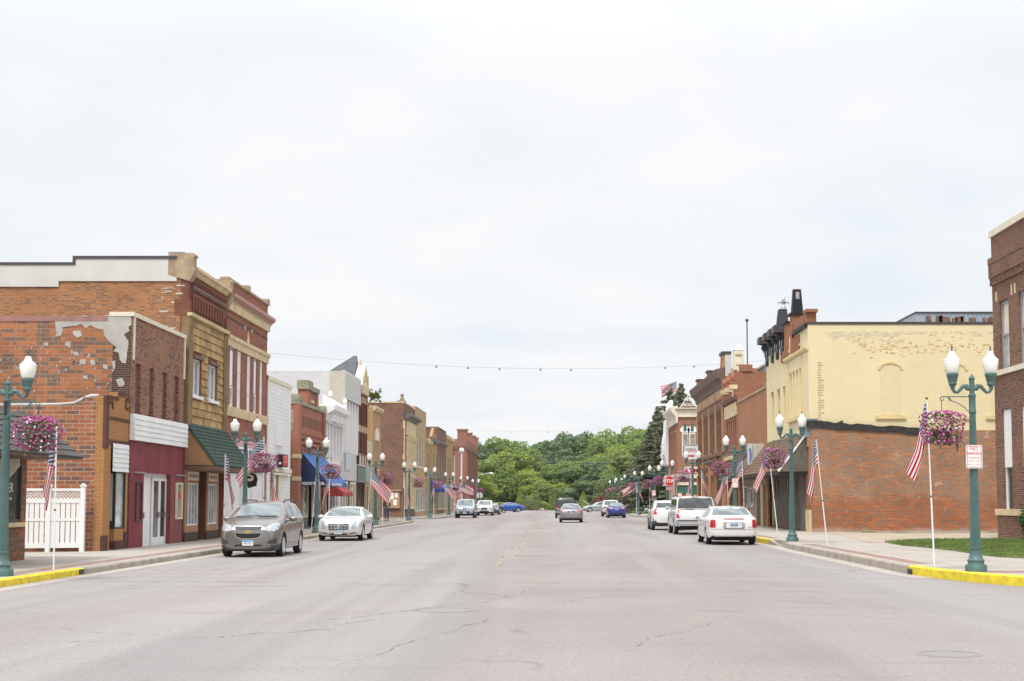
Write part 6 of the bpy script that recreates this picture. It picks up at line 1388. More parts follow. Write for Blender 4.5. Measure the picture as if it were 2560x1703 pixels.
LAMPS = [  # x, y, side of bracket (+1 towards +X), label, near?
 ('L', -11.38, 29.4, 'green twin-globe lamp cut by the left edge of the photo, nearest on the left pavement'),
 ('L', -11.4, 52.2, 'green twin-globe lamp rising behind the grey-brown crossover car'),
 ('L', -11.4, 67.9, 'green twin-globe lamp standing in front of the navy awning'),
 ('L', -11.4, 89.9, 'green twin-globe lamp beside the low cream shop, just before the walking person'),
 ('L', -11.4, 110.4, 'green twin-globe lamp at the side street corner in front of the dark brown brick building'),
 ('L', -11.4, 128.6, 'green twin-globe lamp in front of the sandstone block past the side street'),
 ('L', -11.4, 151.7, 'green twin-globe lamp just left of the silver-grey pickup facing the camera'),
 ('L', -11.4, 176, 'green twin-globe lamp behind the silver-grey pickup near two tall white poles'),
 ('L', -11.4, 201, 'green twin-globe lamp farthest on the left, by the back of the stop sign'),
 ('R', 8.85, 30.2, 'green twin-globe lamp nearest on the right, carrying a no parking plate'),
 ('R', 8.65, 52.4, 'green twin-globe lamp in front of the dark boarded shed-roof shopfront'),
 ('R', 8.75, 69.9, 'green twin-globe lamp rising behind the white rear-facing sedan with a small no parking plate'),
 ('R', 8.75, 91.5, 'green twin-globe lamp in front of the red and white bank sign'),
 ('R', 8.75, 112.3, 'green twin-globe lamp directly behind the red stop sign'),
 ('R', 8.75, 127.3, 'green twin-globe lamp in front of the spruce trees, left of the stop sign'),
 ('R', 8.75, 151.7, 'green twin-globe lamp third left of the stop sign, beside the litter bin'),
 ('R', 8.75, 173.6, 'green twin-globe lamp beyond the rear-facing blue sedan with a square notice on it'),
 ('R', 8.75, 199.6, 'green twin-globe lamp above the white pickup on the right'),
 ('R', 8.75, 222, 'green lamp almost hidden by trees, second farthest on the right'),
 ('R', 8.75, 246, 'green lamp farthest away on the right under the trees')]
BL = ['pink and white petunia basket overlapping the left edge lamp', 'crimson and pink petunia basket over the grey-brown crossover car', 'pink petunia basket in front of the navy awning', 'bright pink petunia basket left of the dark brown brick corner building',
 'small dusky pink petunia basket before the cream columned corner', 'bright pink petunia basket under the blue awning', 'pale browning petunia basket above the silver-grey pickup', 'dusky petunia basket behind the silver-grey pickup', 'farthest left petunia basket next to the back of the stop sign',
 'pink and white petunia basket hanging left of the nearest right lamp', 'large pink and white petunia basket in front of the brown shed awning', 'round dark pink petunia basket with bare green centre above the white tailgate', 'white and burgundy petunia basket beside the ATM sign', 'thin pink petunia basket left of the stop sign post lamp',
 'vivid magenta petunia basket touching the stop sign', 'pink petunia basket second left of the stop sign', 'reddish petunia basket above the blue sedan', 'washed out pink petunia basket over the white pickup', 'orange tinted petunia basket deep under the trees on the right', 'tiny petunia basket farthest away on the right']
for i, (sd, x, y, lab) in enumerate(LAMPS):
    o = lamp0 if i == 0 else copy_tree(lamp0)
    o.location = (x, y, GZ[sd] if y < 125 else .15); tag(o, lab, 'street lamp', 'green twin-globe street lamps along both pavements'); o.scale = (1, 1, .97 if sd == 'L' else 1)
    o.rotation_euler = (0, 0, 0 if sd == 'L' else math.pi)
    if i < 19:
        j = [0, 2, 1, 2, 1, 2, 1, 2, 2, 0, 1, 1, 1, 2, 2, 0, 2, 0, 1][i]
        k = bask[j] if j is not None and not bask[j].get('category') else copy_tree(bask[j])
        k.location = (x + (.655 if sd == 'L' else -.655), y, (GZ[sd] if y < 125 else .15) + (3.51 if sd == 'L' else 3.62)); k.rotation_euler = (0, 0, rnd.uniform(0, 6.28)); k.scale = (.93, .93, .93)
        tag(k, BL[i], 'hanging basket', 'petunia baskets hung from the street lamps')

# ---- no parking plates
def plate(x, y, z, w_, h_, label, lines, small=False):
    t = empty('no_parking_sign', (x, y, z), label, 'sign', 'no parking plates fixed to the lamp posts')
    mb = MB(); r_ = .03; P = []
    for cx, cz, a0 in ((w_ / 2 - r_, h_ / 2 - r_, 0), (-w_ / 2 + r_, h_ / 2 - r_, 90), (-w_ / 2 + r_, -h_ / 2 + r_, 180), (w_ / 2 - r_, -h_ / 2 + r_, 270)):
        P += [(x + cx + r_ * math.cos(math.radians(a0 + k)), z + cz + r_ * math.sin(math.radians(a0 + k))) for k in (0, 30, 60, 90)]
    mb.prism(P, y - .004, y + .004, 'y'); pl = mb.build('plate', m_white, t)
    mb = MB(); e = .012; ww, hh = w_ / 2 - .018, h_ / 2 - .018
    for a in ((-ww, ww, hh - e, hh), (-ww, ww, -hh, -hh + e), (-ww, -ww + e, -hh, hh), (ww - e, ww, -hh, hh)): mb.box(x + a[0], x + a[1], y - .0065, y - .0045, z + a[2], z + a[3])
    mb.build('border', m_red, pl)
    for s, dz, sz, bd in lines: text('lettering', s, sz, m_red, pl, (x, y - .006, z + dz), (1, 0, 0), (0, 0, 1), depth=.001, bold=bd, sx=.92)
    mb = MB()
    for dz in (-h_ * .3, h_ * .3): mb.lathe([(.095, 0), (.1, .01), (.1, .03), (.095, .04)], 12, (x, y + .10, z + dz - .02))
    mb.build('clamp', m_metal, t)
    return t
NP = [('NO', .165, .115, .001), ('PARKING', .065, .085, .001), ('THIS BLOCK', -.025, .052, 0), ('2 AM - 6 AM', -.095, .052, 0), ('NOV 15 - APR 1', -.165, .042, 0)]
plate(8.83, 30.08, .2 + 2.42, .345, .49, 'white and red no parking plate on the nearest right-hand lamp', NP)
plate(8.75, 69.78, .2 + 2.35, .30, .46, 'small no parking plate on the lamp behind the white sedan', [('NO', .13, .1, .003), ('PARKING', .04, .07, .002), ('2 AM - 6 AM', -.05, .05, 0), ('NOV - APR', -.13, .05, 0)])
plate(8.70, 127.18, .15 + 2.2, .32, .46, 'small white plate on the lamp in front of the spruces', [('NO', .13, .1, .003), ('PARKING', .04, .07, .002)])
plate(8.70, 173.4, .15 + 2.1, .34, .46, 'small white plate on the lamp beyond the blue sedan', [('NO', .13, .1, .003), ('PARKING', .04, .07, .002)])

# ---- stop signs
def octo(c, R, y0, y1): mb = MB(); mb.prism([(c[0] + R * math.cos(math.radians(22.5 + 45 * k)), c[1] + R * math.sin(math.radians(22.5 + 45 * k))) for k in range(8)], y0, y1, 'y'); return mb
t = empty('stop_sign', (8.86, 111.3, .2), 'red octagonal stop sign facing the camera on a grey post', 'stop sign')
mb = MB(); mb.tube([(8.86, 111.4, .15), (8.86, 111.4, 4.2)], .055, 8); mb.build('post', m_metal, t)
c = (8.83, 2.85 + .35); S = 111.3
octo(c, .43, S - .004, S + .004).build('border', m_white, t); f_ = octo(c, .40, S - .012, S - .006).build('face', m_red, t)
text('lettering', 'STOP', .33, m_white, f_, (c[0], S - .016, c[1]), (1, 0, 0), (0, 0, 1), bold=.012, sx=.98)
mb = MB(); mb.box(8.55, 9.1, S - .01, S + .01, 2.52, 2.72); p_ = mb.build('plaque', M('pink_plaque', (.62, .38, .38), .6), t); text('lettering', 'ALL WAY', .11, m_red, p_, (8.825, S - .014, 2.62), (1, 0, 0), (0, 0, 1), depth=.001)
t = empty('stop_sign', (-9.15 - .9, 186, .15), 'bare metal back of a stop sign at the far left, on a dark post', 'stop sign')
octo((-10.0 + .0, 2.35), .42, 185.9, 185.92).build('face', M('sign_back', (.62, .64, .64), .4, .2), t); mb = MB(); mb.box(-10.03, -9.97, 185.80, 185.88, .1, 2.75); mb.build('post', m_black, t)
t = bpy.data.objects[t.name]

# ---- flags
def flag_mat():
    m, nt, b = newmat('flag_cloth'); b.inputs['Roughness'].default_value = .75; b.inputs['Specular IOR Level'].default_value = .15
    uv = N(nt, 'ShaderNodeTexCoord').outputs['UV']; sp = N(nt, 'ShaderNodeSeparateXYZ'); nt.links.new(uv, sp.inputs[0]); u, v = sp.outputs[0], sp.outputs[1]
    st = math_node(nt, 'LESS_THAN', math_node(nt, 'FRACT', math_node(nt, 'MULTIPLY', v, 6.5)), .5)
    col = mixc(nt, st, (.74, .72, .71), (.44, .008, .028))
    cant = math_node(nt, 'MULTIPLY', math_node(nt, 'LESS_THAN', u, .4), math_node(nt, 'GREATER_THAN', v, 6 / 13))
    # stars: offset rows of small dots in the canton
    cu = math_node(nt, 'MULTIPLY', u, 5.5 / .4); cv = math_node(nt, 'MULTIPLY', math_node(nt, 'SUBTRACT', v, 6 / 13), 9 / (7 / 13) / 2)
    def dots(du, dv):
        a = math_node(nt, 'SUBTRACT', math_node(nt, 'FRACT', math_node(nt, 'ADD', cu, du)), .5); c = math_node(nt, 'SUBTRACT', math_node(nt, 'FRACT', math_node(nt, 'ADD', cv, dv)), .5)
        r2 = math_node(nt, 'ADD', math_node(nt, 'MULTIPLY', a, a), math_node(nt, 'MULTIPLY', c, c)); return math_node(nt, 'LESS_THAN', r2, .055)
    dd = math_node(nt, 'MAXIMUM', dots(0, 0), dots(.5, .5))
    blue = mixc(nt, dd, (.014, .03, .13), (.76, .76, .76))
    nt.links.new(mixc(nt, cant, col, blue), b.inputs['Base Color'])
    tr = N(nt, 'ShaderNodeBsdfTranslucent'); nt.links.new(mixc(nt, cant, col, blue), tr.inputs[0]); mx = N(nt, 'ShaderNodeMixShader'); mx.inputs[0].default_value = .25
    nt.links.new(b.outputs[0], mx.inputs[1]); nt.links.new(tr.outputs[0], mx.inputs[2]); nt.links.new(mx.outputs[0], nt.nodes['Material Output'].inputs[0])
    return m
m_flag = flag_mat(); m_pole = M('white_pole', (.80, .80, .80), .35, var=.03)
def flag(x, y, g, H, lean, az, droop, label, cat='flag', hoist=.84, fly=1.4, seed=0, folds=3.5, amp=.11, name='american_flag', squeeze=1.0, dark=True):
    """az: compass the cloth hangs towards (degrees, 0=+X); droop: 0 straight out, 90 straight down"""
    t = empty(name, (x, y, g), label, cat, 'american flags on poles along both pavements'); r = random.Random(seed)
    base = Vector((x, y, g - .05)); top = Vector((x + lean[0], y + lean[1], g + H))
    mb = MB(); mb.tube([base, base.lerp(top, .42)], .021, 8); mb.tube([base.lerp(top, .42), top], .017, 8); mb.build('pole', m_pole, t, smooth=50)
    mb = MB(); mb.sphere(top, .035, 8); mb.lathe([(.026, -.02), (.026, .02)], 8, tuple(base.lerp(top, .42))); mb.build('ball_finial', m_brown if dark else m_metal, t)
    ax = (top - base).normalized(); d = Vector((math.cos(math.radians(az)), math.sin(math.radians(az)), 0)); sd = Vector((-d.y, d.x, 0)); n1, n2 = 34, 16; mb = MB(); uv = []; PP = []; thin = .5 if droop > 56 else .12
    ph = r.uniform(0, 6.28)
    for j in range(n2 + 1):
        v = j / n2; p = top - ax * (.06 + hoist * (1 - v))
        for i in range(n1 + 1):
            u = i / n1
            if i > 0:
                # cloth leaves the pole sideways and falls away; the lower edge falls sooner
                k = min(1, u * (5 if droop > 60 else 2.2) + .3); ang = math.radians(min(92, droop * k + (5 * (1 - v)) + 8 * math.sin(ph + 2.2 * u + 1.7 * v)))
                step = fly / n1
                dirv = d * math.cos(ang) * squeeze - Vector((0, 0, 1)) * math.sin(ang); p = p + dirv * step
            wob = amp * min(1, u * 3) * math.sin(ph + folds * (u * 1.2 + v * 2.2) + math.sin(3 * v + ph)); wob2 = .045 * min(1, u * 3) * math.sin(2.3 * ph + 7 * v + 3 * u)
            q_ = p + sd * (wob + wob2) + d * (.05 * math.sin(9 * v + ph) * min(1, u * 2))
            # gather: rows bunch together towards the fly end
            mb.v.append(tuple(q_)); uv.append((u, v)); PP.append(Vector(q_))
    W = n1 + 1
    for j in range(n2 + 1):
        for i in range(W): c_ = PP[(n2 // 2) * W + i]; mb.v[j * W + i] = tuple(PP[j * W + i].lerp(c_, thin * min(1, (i / n1) * 1.6)))
    for j in range(n2):
        for i in range(n1): mb.f.append((j * W + i, j * W + i + 1, (j + 1) * W + i + 1, (j + 1) * W + i)); mb.m.append(0)
    mb.uv = uv; o = mb.build('cloth', m_flag, t, smooth=80)
    return t
FL = [ # x,y,g,H,lean,az,droop,label
 (-11.27, 32.1, .15, 3.25, (-.02, .0), 182, 74, 'flag hanging limply left of its white pole before the white vinyl fence', dict(seed=1, hoist=.9, fly=1.25, squeeze=.8)),
 (-12.35, 53.0, .15, 3.3, (.02, 0), -3, 72, 'flag on the pole beside the green shingle awning', dict(seed=2, hoist=.9, fly=1.5, squeeze=1.1)),
 (-11.1, 54.2, .15, 4.0, (-.05, 0), 196, 58, 'flag spread behind the crimson petunia basket', dict(seed=3, fly=1.6)),
 (-11.3, 56.0, .15, 3.2, (0, 0), 15, 80, 'flag hanging straight down beside the helmet sign', dict(seed=4, fly=1.4)),
 (-12.9, 75.2, .15, 3.5, (.25, 0), -12, 80, 'slim flag on the leaning pole before the navy awning', dict(seed=5, fly=1.5, squeeze=.6)),
 (-11.5, 72.0, .15, 2.9, (.05, 0), 185, 70, 'flag twisted under the pink basket by the red awning', dict(seed=6, fly=1.3)),
 (-11.7, 88.2, .15, 3.35, (.25, 0), -6, 50, 'flag swept out to the right on a leaning pole before the low cream shop', dict(seed=7, fly=1.7)),
 (-11.2, 92.0, .15, 3.2, (-.03, 0), 170, 78, 'bare pole flag mostly hidden behind the low cream shop lamp', dict(seed=8, fly=1.1, hoist=.8)),
 (-11.25, 105.5, .15, 3.1, (.02, 0), 0, 76, 'narrow flag against the cream columns of the dark brown corner building', dict(seed=9, fly=1.5, squeeze=.6)),
 (-11.3, 131.5, .15, 3.0, (.02, 0), 185, 78, 'slim red flag below the bright pink basket in the second block', dict(seed=10, fly=1.3)),
 (-11.4, 146.0, .15, 3.3, (.05, 0), 5, 52, 'flag waving right beside the white-topped lamp before the silver-grey pickup', dict(seed=11, fly=1.5)),
 (-10.9, 160.0, .15, 3.4, (.1, 0), 0, 22, 'flag blown wide just above the silver-grey pickup roof', dict(seed=12, fly=1.6)),
 (-10.8, 176.0, .15, 3.5, (.0, 0), 178, 8, 'flag held out level behind the silver-grey pickup', dict(seed=13, fly=1.7)),
 (8.66, 32.8, .2, 3.85, (-.10, .0), 186, 68, 'flag drooping left behind the nearest right-hand basket', dict(seed=14, fly=1.5, squeeze=.9, hoist=.8)),
 (9.15, 48.3, .2, 3.6, (-.33, .0), 184, 72, 'flag on the leaning pole against the bare brick side wall', dict(seed=15, fly=1.6, squeeze=.95)),
 (10.0, 64.6, .2, 3.95, (-.38, 0), 185, 70, 'flag on the leaning pole half hidden by the large shed awning basket', dict(seed=16, fly=1.6)),
 (9.9, 75.0, .2, 3.65, (-.12, 0), 185, 78, 'flag hanging beside the small no parking plate above the white sedan', dict(seed=17, fly=1.5, squeeze=1.6)),
 (9.6, 79.5, .2, 3.3, (-.08, 0), 175, 66, 'flag under the round dark pink basket', dict(seed=18, fly=1.6)),
 (9.1, 89.5, .2, 3.4, (.02, 0), 0, 72, 'flag on the pole right of the ATM sign', dict(seed=19, fly=1.5)),
 (9.4, 99.5, .2, 3.2, (0, 0), 175, 70, 'red striped flag behind the lamp by the ATM sign', dict(seed=20, fly=1.4)),
 (8.9, 108.0, .2, 3.4, (0, 0), 5, 80, 'flag immediately right of the stop sign', dict(seed=21, fly=1.5)),
 (8.35, 127.8, .15, 3.3, (0, 0), 5, 68, 'thin flag left of the magenta basket before the spruces', dict(seed=22, fly=1.4)),
 (8.55, 151.5, .15, 3.5, (-.05, 0), 182, 22, 'flag streaming left over the litter bin lawn', dict(seed=23, fly=1.7)),
 (8.8, 156.5, .15, 3.3, (0, 0), 5, 62, 'flag falling right beside the lamp by the litter bin', dict(seed=24, fly=1.5)),
 (8.7, 176, .15, 3.2, (0, 0), 178, 55, 'flag bunched behind the far right lamp with the square notice', dict(seed=25, fly=1.5)),
 (8.7, 190, .15, 3.3, (0, 0), 182, 62, 'flag hanging over the blue sedan roof on the right', dict(seed=26, fly=1.6))]
for i, (x, y, g, H, ln, az, dr, lab, kw) in enumerate(FL): flag(x, y, g, H, ln, az, dr, lab, **kw)
t = flag(17.4, 205, 0, 18.9, (0, 0), 184, 14, 'large flag flying from a tall pole above the spruce trees', hoist=1.5, fly=2.4, seed=31, amp=.2, folds=5); t['group'] = 'tall flagpole'
t.name = 'tall_flagpole'

# ---- wires strung across the street
def cable(pa, pb, sag, bulbs, label, rad=.007):
    t = empty('overhead_cable', pa, label, 'cable'); mb = MB(); A_, B_ = Vector(pa), Vector(pb)
    P = [A_.lerp(B_, k / 30) - Vector((0, 0, sag * 4 * (k / 30) * (1 - k / 30))) for k in range(31)]; mb.tube(P, rad, 4); mb.build('wire', M('wire', (.36, .37, .38), .6), t)
    for u in bulbs:
        p = A_.lerp(B_, u) - Vector((0, 0, sag * 4 * u * (1 - u))); mb = MB(); mb.lathe([(.02, 0), (.045, -.03), (.055, -.08), (.02, -.11)], 8, tuple(p)); mb.build('lamp_holder', M('lamp_holder_grey', (.20, .20, .21), .6), t)
    return t
cable((-13.7, 68.0, 8.75), (12.1, 75.5, 9.2), .62, (.30, .36, .42, .5, .56, .75, .81), 'nearer thin cable with small lamp holders strung across the street')
cable((-13.6, 128.8, 8.55), (12.1, 143.5, 9.8), .9, (.36, .5, .55, .78), 'farther thin cable strung across the street below the first')
def line(pa, pb, sag, label): return cable(pa, pb, sag, (), label, .014)
for k, dz in enumerate((0, .9)): line((-60, 236, 9.6 + dz), (60, 236, 8.2 + dz), .8, 'power line running across in front of the woods, %s one' % ('lower' if k == 0 else 'upper'))

# ---- poles at the far end
def pole(name, x, y, h, r_, mat, label, cat, ball=False):
    t = empty(name, (x, y, 0), label, cat); mb = MB(); mb.tube([(x, y, -.1), (x, y, h)], [r_, r_ * .75], 8); mb.build('shaft', mat, t)
    if ball: mb = MB(); mb.sphere((x, y, h + .2), .36, 10); mb.build('ball', m_white, t)
    return t
t = pole('utility_pole', -14.3, 233, 8.3, .19, M('pole_wood', (.30, .25, .20), .9), 'wooden utility pole in front of the woods at the far end', 'utility pole'); mb = MB(); mb.box(-14.9, -13.7, 232.9, 233.1, 7.5, 7.65); mb.build('crossarm', MATS['pole_wood'], t)
t = empty('street_light', (-12.6, 225, 0), 'slender arm street light left of the far blue car', 'street light'); mb = MB(); mb.tube([(-12.6, 225, 0), (-12.6, 225, 5.3), (-12.2, 225, 5.7), (-10.6, 225, 6.0)], .07, 6); mb.build('arm', m_metal, t); mb = MB(); mb.sphere((-10.3, 225, 5.95), .25, 8, sx=1.6, sz=.6); mb.build('lamp_head', m_white, t)
pole('white_pole', -13.4, 187, 7.6, .11, m_white, 'tall white pole left of the ball-topped pole', 'pole'); pole('white_pole', -12.4, 186, 8.0, .13, m_white, 'tall white pole topped with a white ball', 'pole', True)
t = empty('litter_bin', (11.6, 162, .15), 'brown litter bin with pale lid on the right-hand lawn', 'litter bin'); mb = MB(); mb.lathe([(.42, 0), (.48, 1.15), (.45, 1.15)], 12, (12.3, 162, .15)); mb.build('bin', m_brown, t); mb = MB(); mb.lathe([(.52, 1.15), (.5, 1.3), (.1, 1.35)], 12, (12.3, 162, .15)); mb.build('lid', m_cream, t)
# manhole covers
for X_, Y_, R_, lab in ((-1.75, 22.3, .5, 'round steel manhole cover left of the centre line'), (4.35, 15.95, .36, 'round steel manhole cover at the lower right of the junction')):
    t = empty('manhole_cover', (X_, Y_, .004), lab, 'manhole cover'); mb = MB(); mb.lathe([(R_, -.01), (R_, .004), (R_ - .05, .004), (R_ - .05, -.004), (R_ - .07, -.004), (R_ - .07, .002)], 28, (X_, Y_, .0)); mb.build('lid', M('manhole_steel', (.25, .238, .232), .8, 0, var=.12, scale=6), t)
for X_, Y_, sd in ((KL + .004, 32.55, 1), (KR - .01, 32.75, -1)):
    mb = MB(); mb.box(X_ - .012 , X_ + .012, Y_, Y_ + .3, .02, .13); o = mb.build('drain_inlet', m_black, None, (X_, Y_, .02)); tag(o, 'small dark drain opening in the %s yellow kerb' % ('left' if sd > 0 else 'right'), 'drain')
t = empty('street_debris', (2.1, 20.4, 0.0)); bpy.data.objects.remove(t)
# ================================================================== trees and hill
def leafmat(name, c1, c2, hue=.25):
    m, nt, b = newmat(name); b.inputs['Roughness'].default_value = .75; b.inputs['Specular IOR Level'].default_value = .2
    tc = N(nt, 'ShaderNodeTexCoord'); n = N(nt, 'ShaderNodeTexNoise'); n.inputs['Scale'].default_value = .45; n.inputs['Detail'].default_value = 4; nt.links.new(tc.outputs['Object'], n.inputs['Vector'])
    oi = N(nt, 'ShaderNodeObjectInfo'); f = math_node(nt, 'ADD', math_node(nt, 'MULTIPLY', ramp(nt, n.outputs[0], [(.35, 0.), (.65, 1.)]), .6), math_node(nt, 'MULTIPLY', oi.outputs['Random'], .4))
    col = mixc(nt, f, c1, c2); nt.links.new(col, b.inputs['Base Color'])
    tr = N(nt, 'ShaderNodeBsdfTranslucent'); nt.links.new(col, tr.inputs[0]); mx = N(nt, 'ShaderNodeMixShader'); mx.inputs[0].default_value = hue
    nt.links.new(b.outputs[0], mx.inputs[1]); nt.links.new(tr.outputs[0], mx.inputs[2]); nt.links.new(mx.outputs[0], nt.nodes['Material Output'].inputs[0]); return m
m_leafA = leafmat('leaf_bright', (0.247, 0.345, 0.078), (0.395, 0.445, 0.105), .4); m_leafB = leafmat('leaf_mid', (0.189, 0.277, 0.088), (0.295, 0.372, 0.109), .4); m_leafC = leafmat('leaf_dark', (0.154, 0.231, 0.112), (0.226, 0.299, 0.133), .35)
m_spruce = leafmat('spruce_needle', (.15, .175, .10), (.27, .28, .17), .2); m_bark = M('bark', (.10, .08, .06), .95, var=.3)
def quads_obj(name, C_, U, V_, mat, parent):
    n = len(C_); vs = np.empty((n, 4, 3)); vs[:, 0] = C_ - U; vs[:, 1] = C_ - V_; vs[:, 2] = C_ + U; vs[:, 3] = C_ + V_
    me = bpy.data.meshes.new(name); me.vertices.add(4 * n); me.vertices.foreach_set('co', vs.reshape(-1)); me.loops.add(4 * n); me.loops.foreach_set('vertex_index', np.arange(4 * n, dtype=np.int32))
    me.polygons.add(n); me.polygons.foreach_set('loop_start', np.arange(0, 4 * n, 4, dtype=np.int32)); me.polygons.foreach_set('loop_total', np.full(n, 4, dtype=np.int32)); me.update(); me.validate()
    me.materials.append(mat); o = bpy.data.objects.new(name, me); COL.objects.link(o); o.parent = parent; ORG[o.name] = ORG.get(parent.name, Vector()).copy(); return o
def frame_from(nrm, rs):
    t = rs.normal(size=nrm.shape); u = np.cross(nrm, t); u /= np.linalg.norm(u, axis=1, keepdims=True) + 1e-9; v = np.cross(nrm, u); return u, v
def make_tree(seed, mat, H=10., R=4., n_lobe=34, per=260, leaf=.22, low=.12):
    rs = np.random.RandomState(seed); T = empty('deciduous_tree', (0, 0, 0)); mb = MB()
    lean = rs.uniform(-.3, .3, 2); mb.tube([(0, 0, -.2), (lean[0] * .3, lean[1] * .3, H * .25), (lean[0], lean[1], H * .55), (lean[0], lean[1] * 1.4, H * .85)], [.32, .24, .16, .05], 8)
    cs, rr = [], []
    for k in range(n_lobe):
        h = low + (1 - low) * (k + .5) / n_lobe; prof = math.sin(math.pi * min(1, .16 + .80 * h)) ** .7; a = rs.uniform(0, 2 * math.pi); q_ = R * prof * rs.uniform(.35, .92)
        c = np.array([q_ * math.cos(a), q_ * math.sin(a), H * (.06 + .86 * h) + rs.uniform(-.4, .4)]); r_ = R * rs.uniform(.24, .42) * (.6 + .6 * prof); cs.append(c); rr.append(r_)
        if k % 3 == 0: z0 = c[2] * .6; mb.tube([(lean[0] * .5, lean[1] * .5, z0), tuple(c * [.6, .6, .9]), tuple(c)], [.10, .06, .02], 5)
    mb.build('trunk', m_bark, T)
    C_, Nn = [], []
    for c, r_ in zip(cs, rr):
        m = int(per * (r_ / (R * .33)) ** 2); d = rs.normal(size=(m, 3)); d /= np.linalg.norm(d, axis=1, keepdims=True); q_ = r_ * (rs.uniform(.55, 1.0, (m, 1)) ** .5) * (1 + .25 * np.sin(4 * d[:, :1] + 9 * r_) * np.sin(5 * d[:, 2:3] + c[0]))
        C_.append(c + d * q_ * [1, 1, .82]); Nn.append(d + rs.normal(size=(m, 3)) * .55)
    C_ = np.concatenate(C_); Nn = np.concatenate(Nn); Nn /= np.linalg.norm(Nn, axis=1, keepdims=True); u, v = frame_from(Nn, rs); s = leaf * rs.uniform(.55, 1.35, (len(C_), 1))
    quads_obj('crown', C_, u * s, v * s * .7, mat, T); return T
def make_spruce(seed, H=15., R=4.4):
    rs = np.random.RandomState(seed); T = empty('spruce_tree', (0, 0, 0)); mb = MB(); mb.tube([(0, 0, -.2), (0, 0, H * .5), (0, 0, H * .98)], [.26, .15, .02], 8); C_, U, V_ = [], [], []
    z = .6
    while z < H - .15:
        f = 1 - z / H; nb = int(5 + 9 * f); L0 = R * (f ** .85) + .12
        for k in range(nb):
            a = rs.uniform(0, 6.28); L = L0 * rs.uniform(.65, 1.15); dz = -.28 * L + rs.uniform(-.2, .2); n_ = int(10 + 34 * L)
            if k % 4 == 0 and L > .5: mb.tube([(0, 0, z), (L * .9 * math.cos(a), L * .9 * math.sin(a), z + dz)], [.04, .01], 4)
            t = rs.uniform(.12, 1, n_); sp_ = .10 + .28 * L * .4 * (1 - t * .6); la = rs.normal(size=n_) * sp_ * .6
            x = t * L * math.cos(a) - la * math.sin(a); y = t * L * math.sin(a) + la * math.cos(a); zz_ = z + dz * t + .22 * (t - .5) ** 2 * L - np.abs(rs.normal(size=n_)) * .16
            C_.append(np.stack([x, y, zz_], 1)); d = np.tile([[math.cos(a), math.sin(a), -.35]], (n_, 1)) + rs.normal(size=(n_, 3)) * .45; d /= np.linalg.norm(d, axis=1, keepdims=True); U.append(d * rs.uniform(.14, .30, (n_, 1)))
            w_ = np.cross(d, rs.normal(size=(n_, 3))); w_ /= np.linalg.norm(w_, axis=1, keepdims=True); V_.append(w_ * rs.uniform(.05, .11, (n_, 1)))
        z += rs.uniform(.22, .40)
    mb.build('trunk', m_bark, T); quads_obj('crown', np.concatenate(C_), np.concatenate(U), np.concatenate(V_), m_spruce, T); return T
TP = [make_tree(1, m_leafA), make_tree(2, m_leafB), make_tree(3, m_leafC), make_tree(4, m_leafA, R=3.4, n_lobe=30), make_tree(5, m_leafB, R=4.4), make_tree(6, m_leafC, R=3.8, leaf=.26)]
used = set()
def place(kind, xd, Y, yd, wide, lab, grp, z0=0.0, rz=None):
    X = (xd - 1280) / 3274 * Y; top = (1152 - yd) * Y / 3274 + EYE - z0
    o = TP[kind] if kind not in used else copy_tree(TP[kind]); used.add(kind)
    o.location = (X, Y, z0); s = top / 10.7; o.scale = (wide / 4., wide / 4., s); o.rotation_euler = (0, 0, rnd.uniform(0, 6.28) if rz is None else rz); tag(o, lab, 'tree', grp); return o
g1, g2 = 'trees in the woods closing the street', 'trees on the rise behind'
FR = [(0, 1100, 252, 1082, 3.6, 'rounded bright green tree touching the rusty brick building'), (4, 1128, 262, 1046, 5.0, 'mid green tree behind the left stop sign'), (0, 1152, 268, 1030, 5.2, 'yellow-green tree left of the wooden utility pole'), (3, 1188, 268, 1030, 5.2, 'tall yellow-green tree just right of the utility pole'),
      (3, 1214, 262, 1076, 4.2, 'yellowish tree sloping down right of the utility pole'), (0, 1240, 256, 1100, 3.4, 'small yellow-tinged tree above the pale shrubs'), (1, 1275, 270, 1068, 5.2, 'broad mid green tree behind the dark pickup'), (4, 1312, 276, 1052, 5.8, 'broad green tree right behind the grey sedan lane'), (2, 1340, 270, 1056, 5.2, 'darker tree in the centre right of the woods'),
      (0, 1368, 272, 1038, 5.0, 'bright tree left of the spruces, middle of the woods'), (5, 1392, 262, 1045, 4.8, 'dark tree above the far right lamps'), (3, 1424, 262, 1012, 5.6, 'bright yellow-green tree closest to the spruces'), (1, 1458, 250, 1010, 5.4, 'green tree behind the left spruce'), (5, 1490, 240, 1040, 5.0, 'dark tree hidden under the spruces'),
      (1, 1258, 250, 1112, 3.2, 'small tree behind the arborvitae shrubs'), (0, 1288, 252, 1108, 3.2, 'small bright tree beside the dark pickup roof'), (5, 1338, 250, 1098, 3.8, 'low dark tree behind the crossing silver wagon'), (2, 1408, 246, 1090, 4.0, 'low dark tree beneath the far right lamps')]
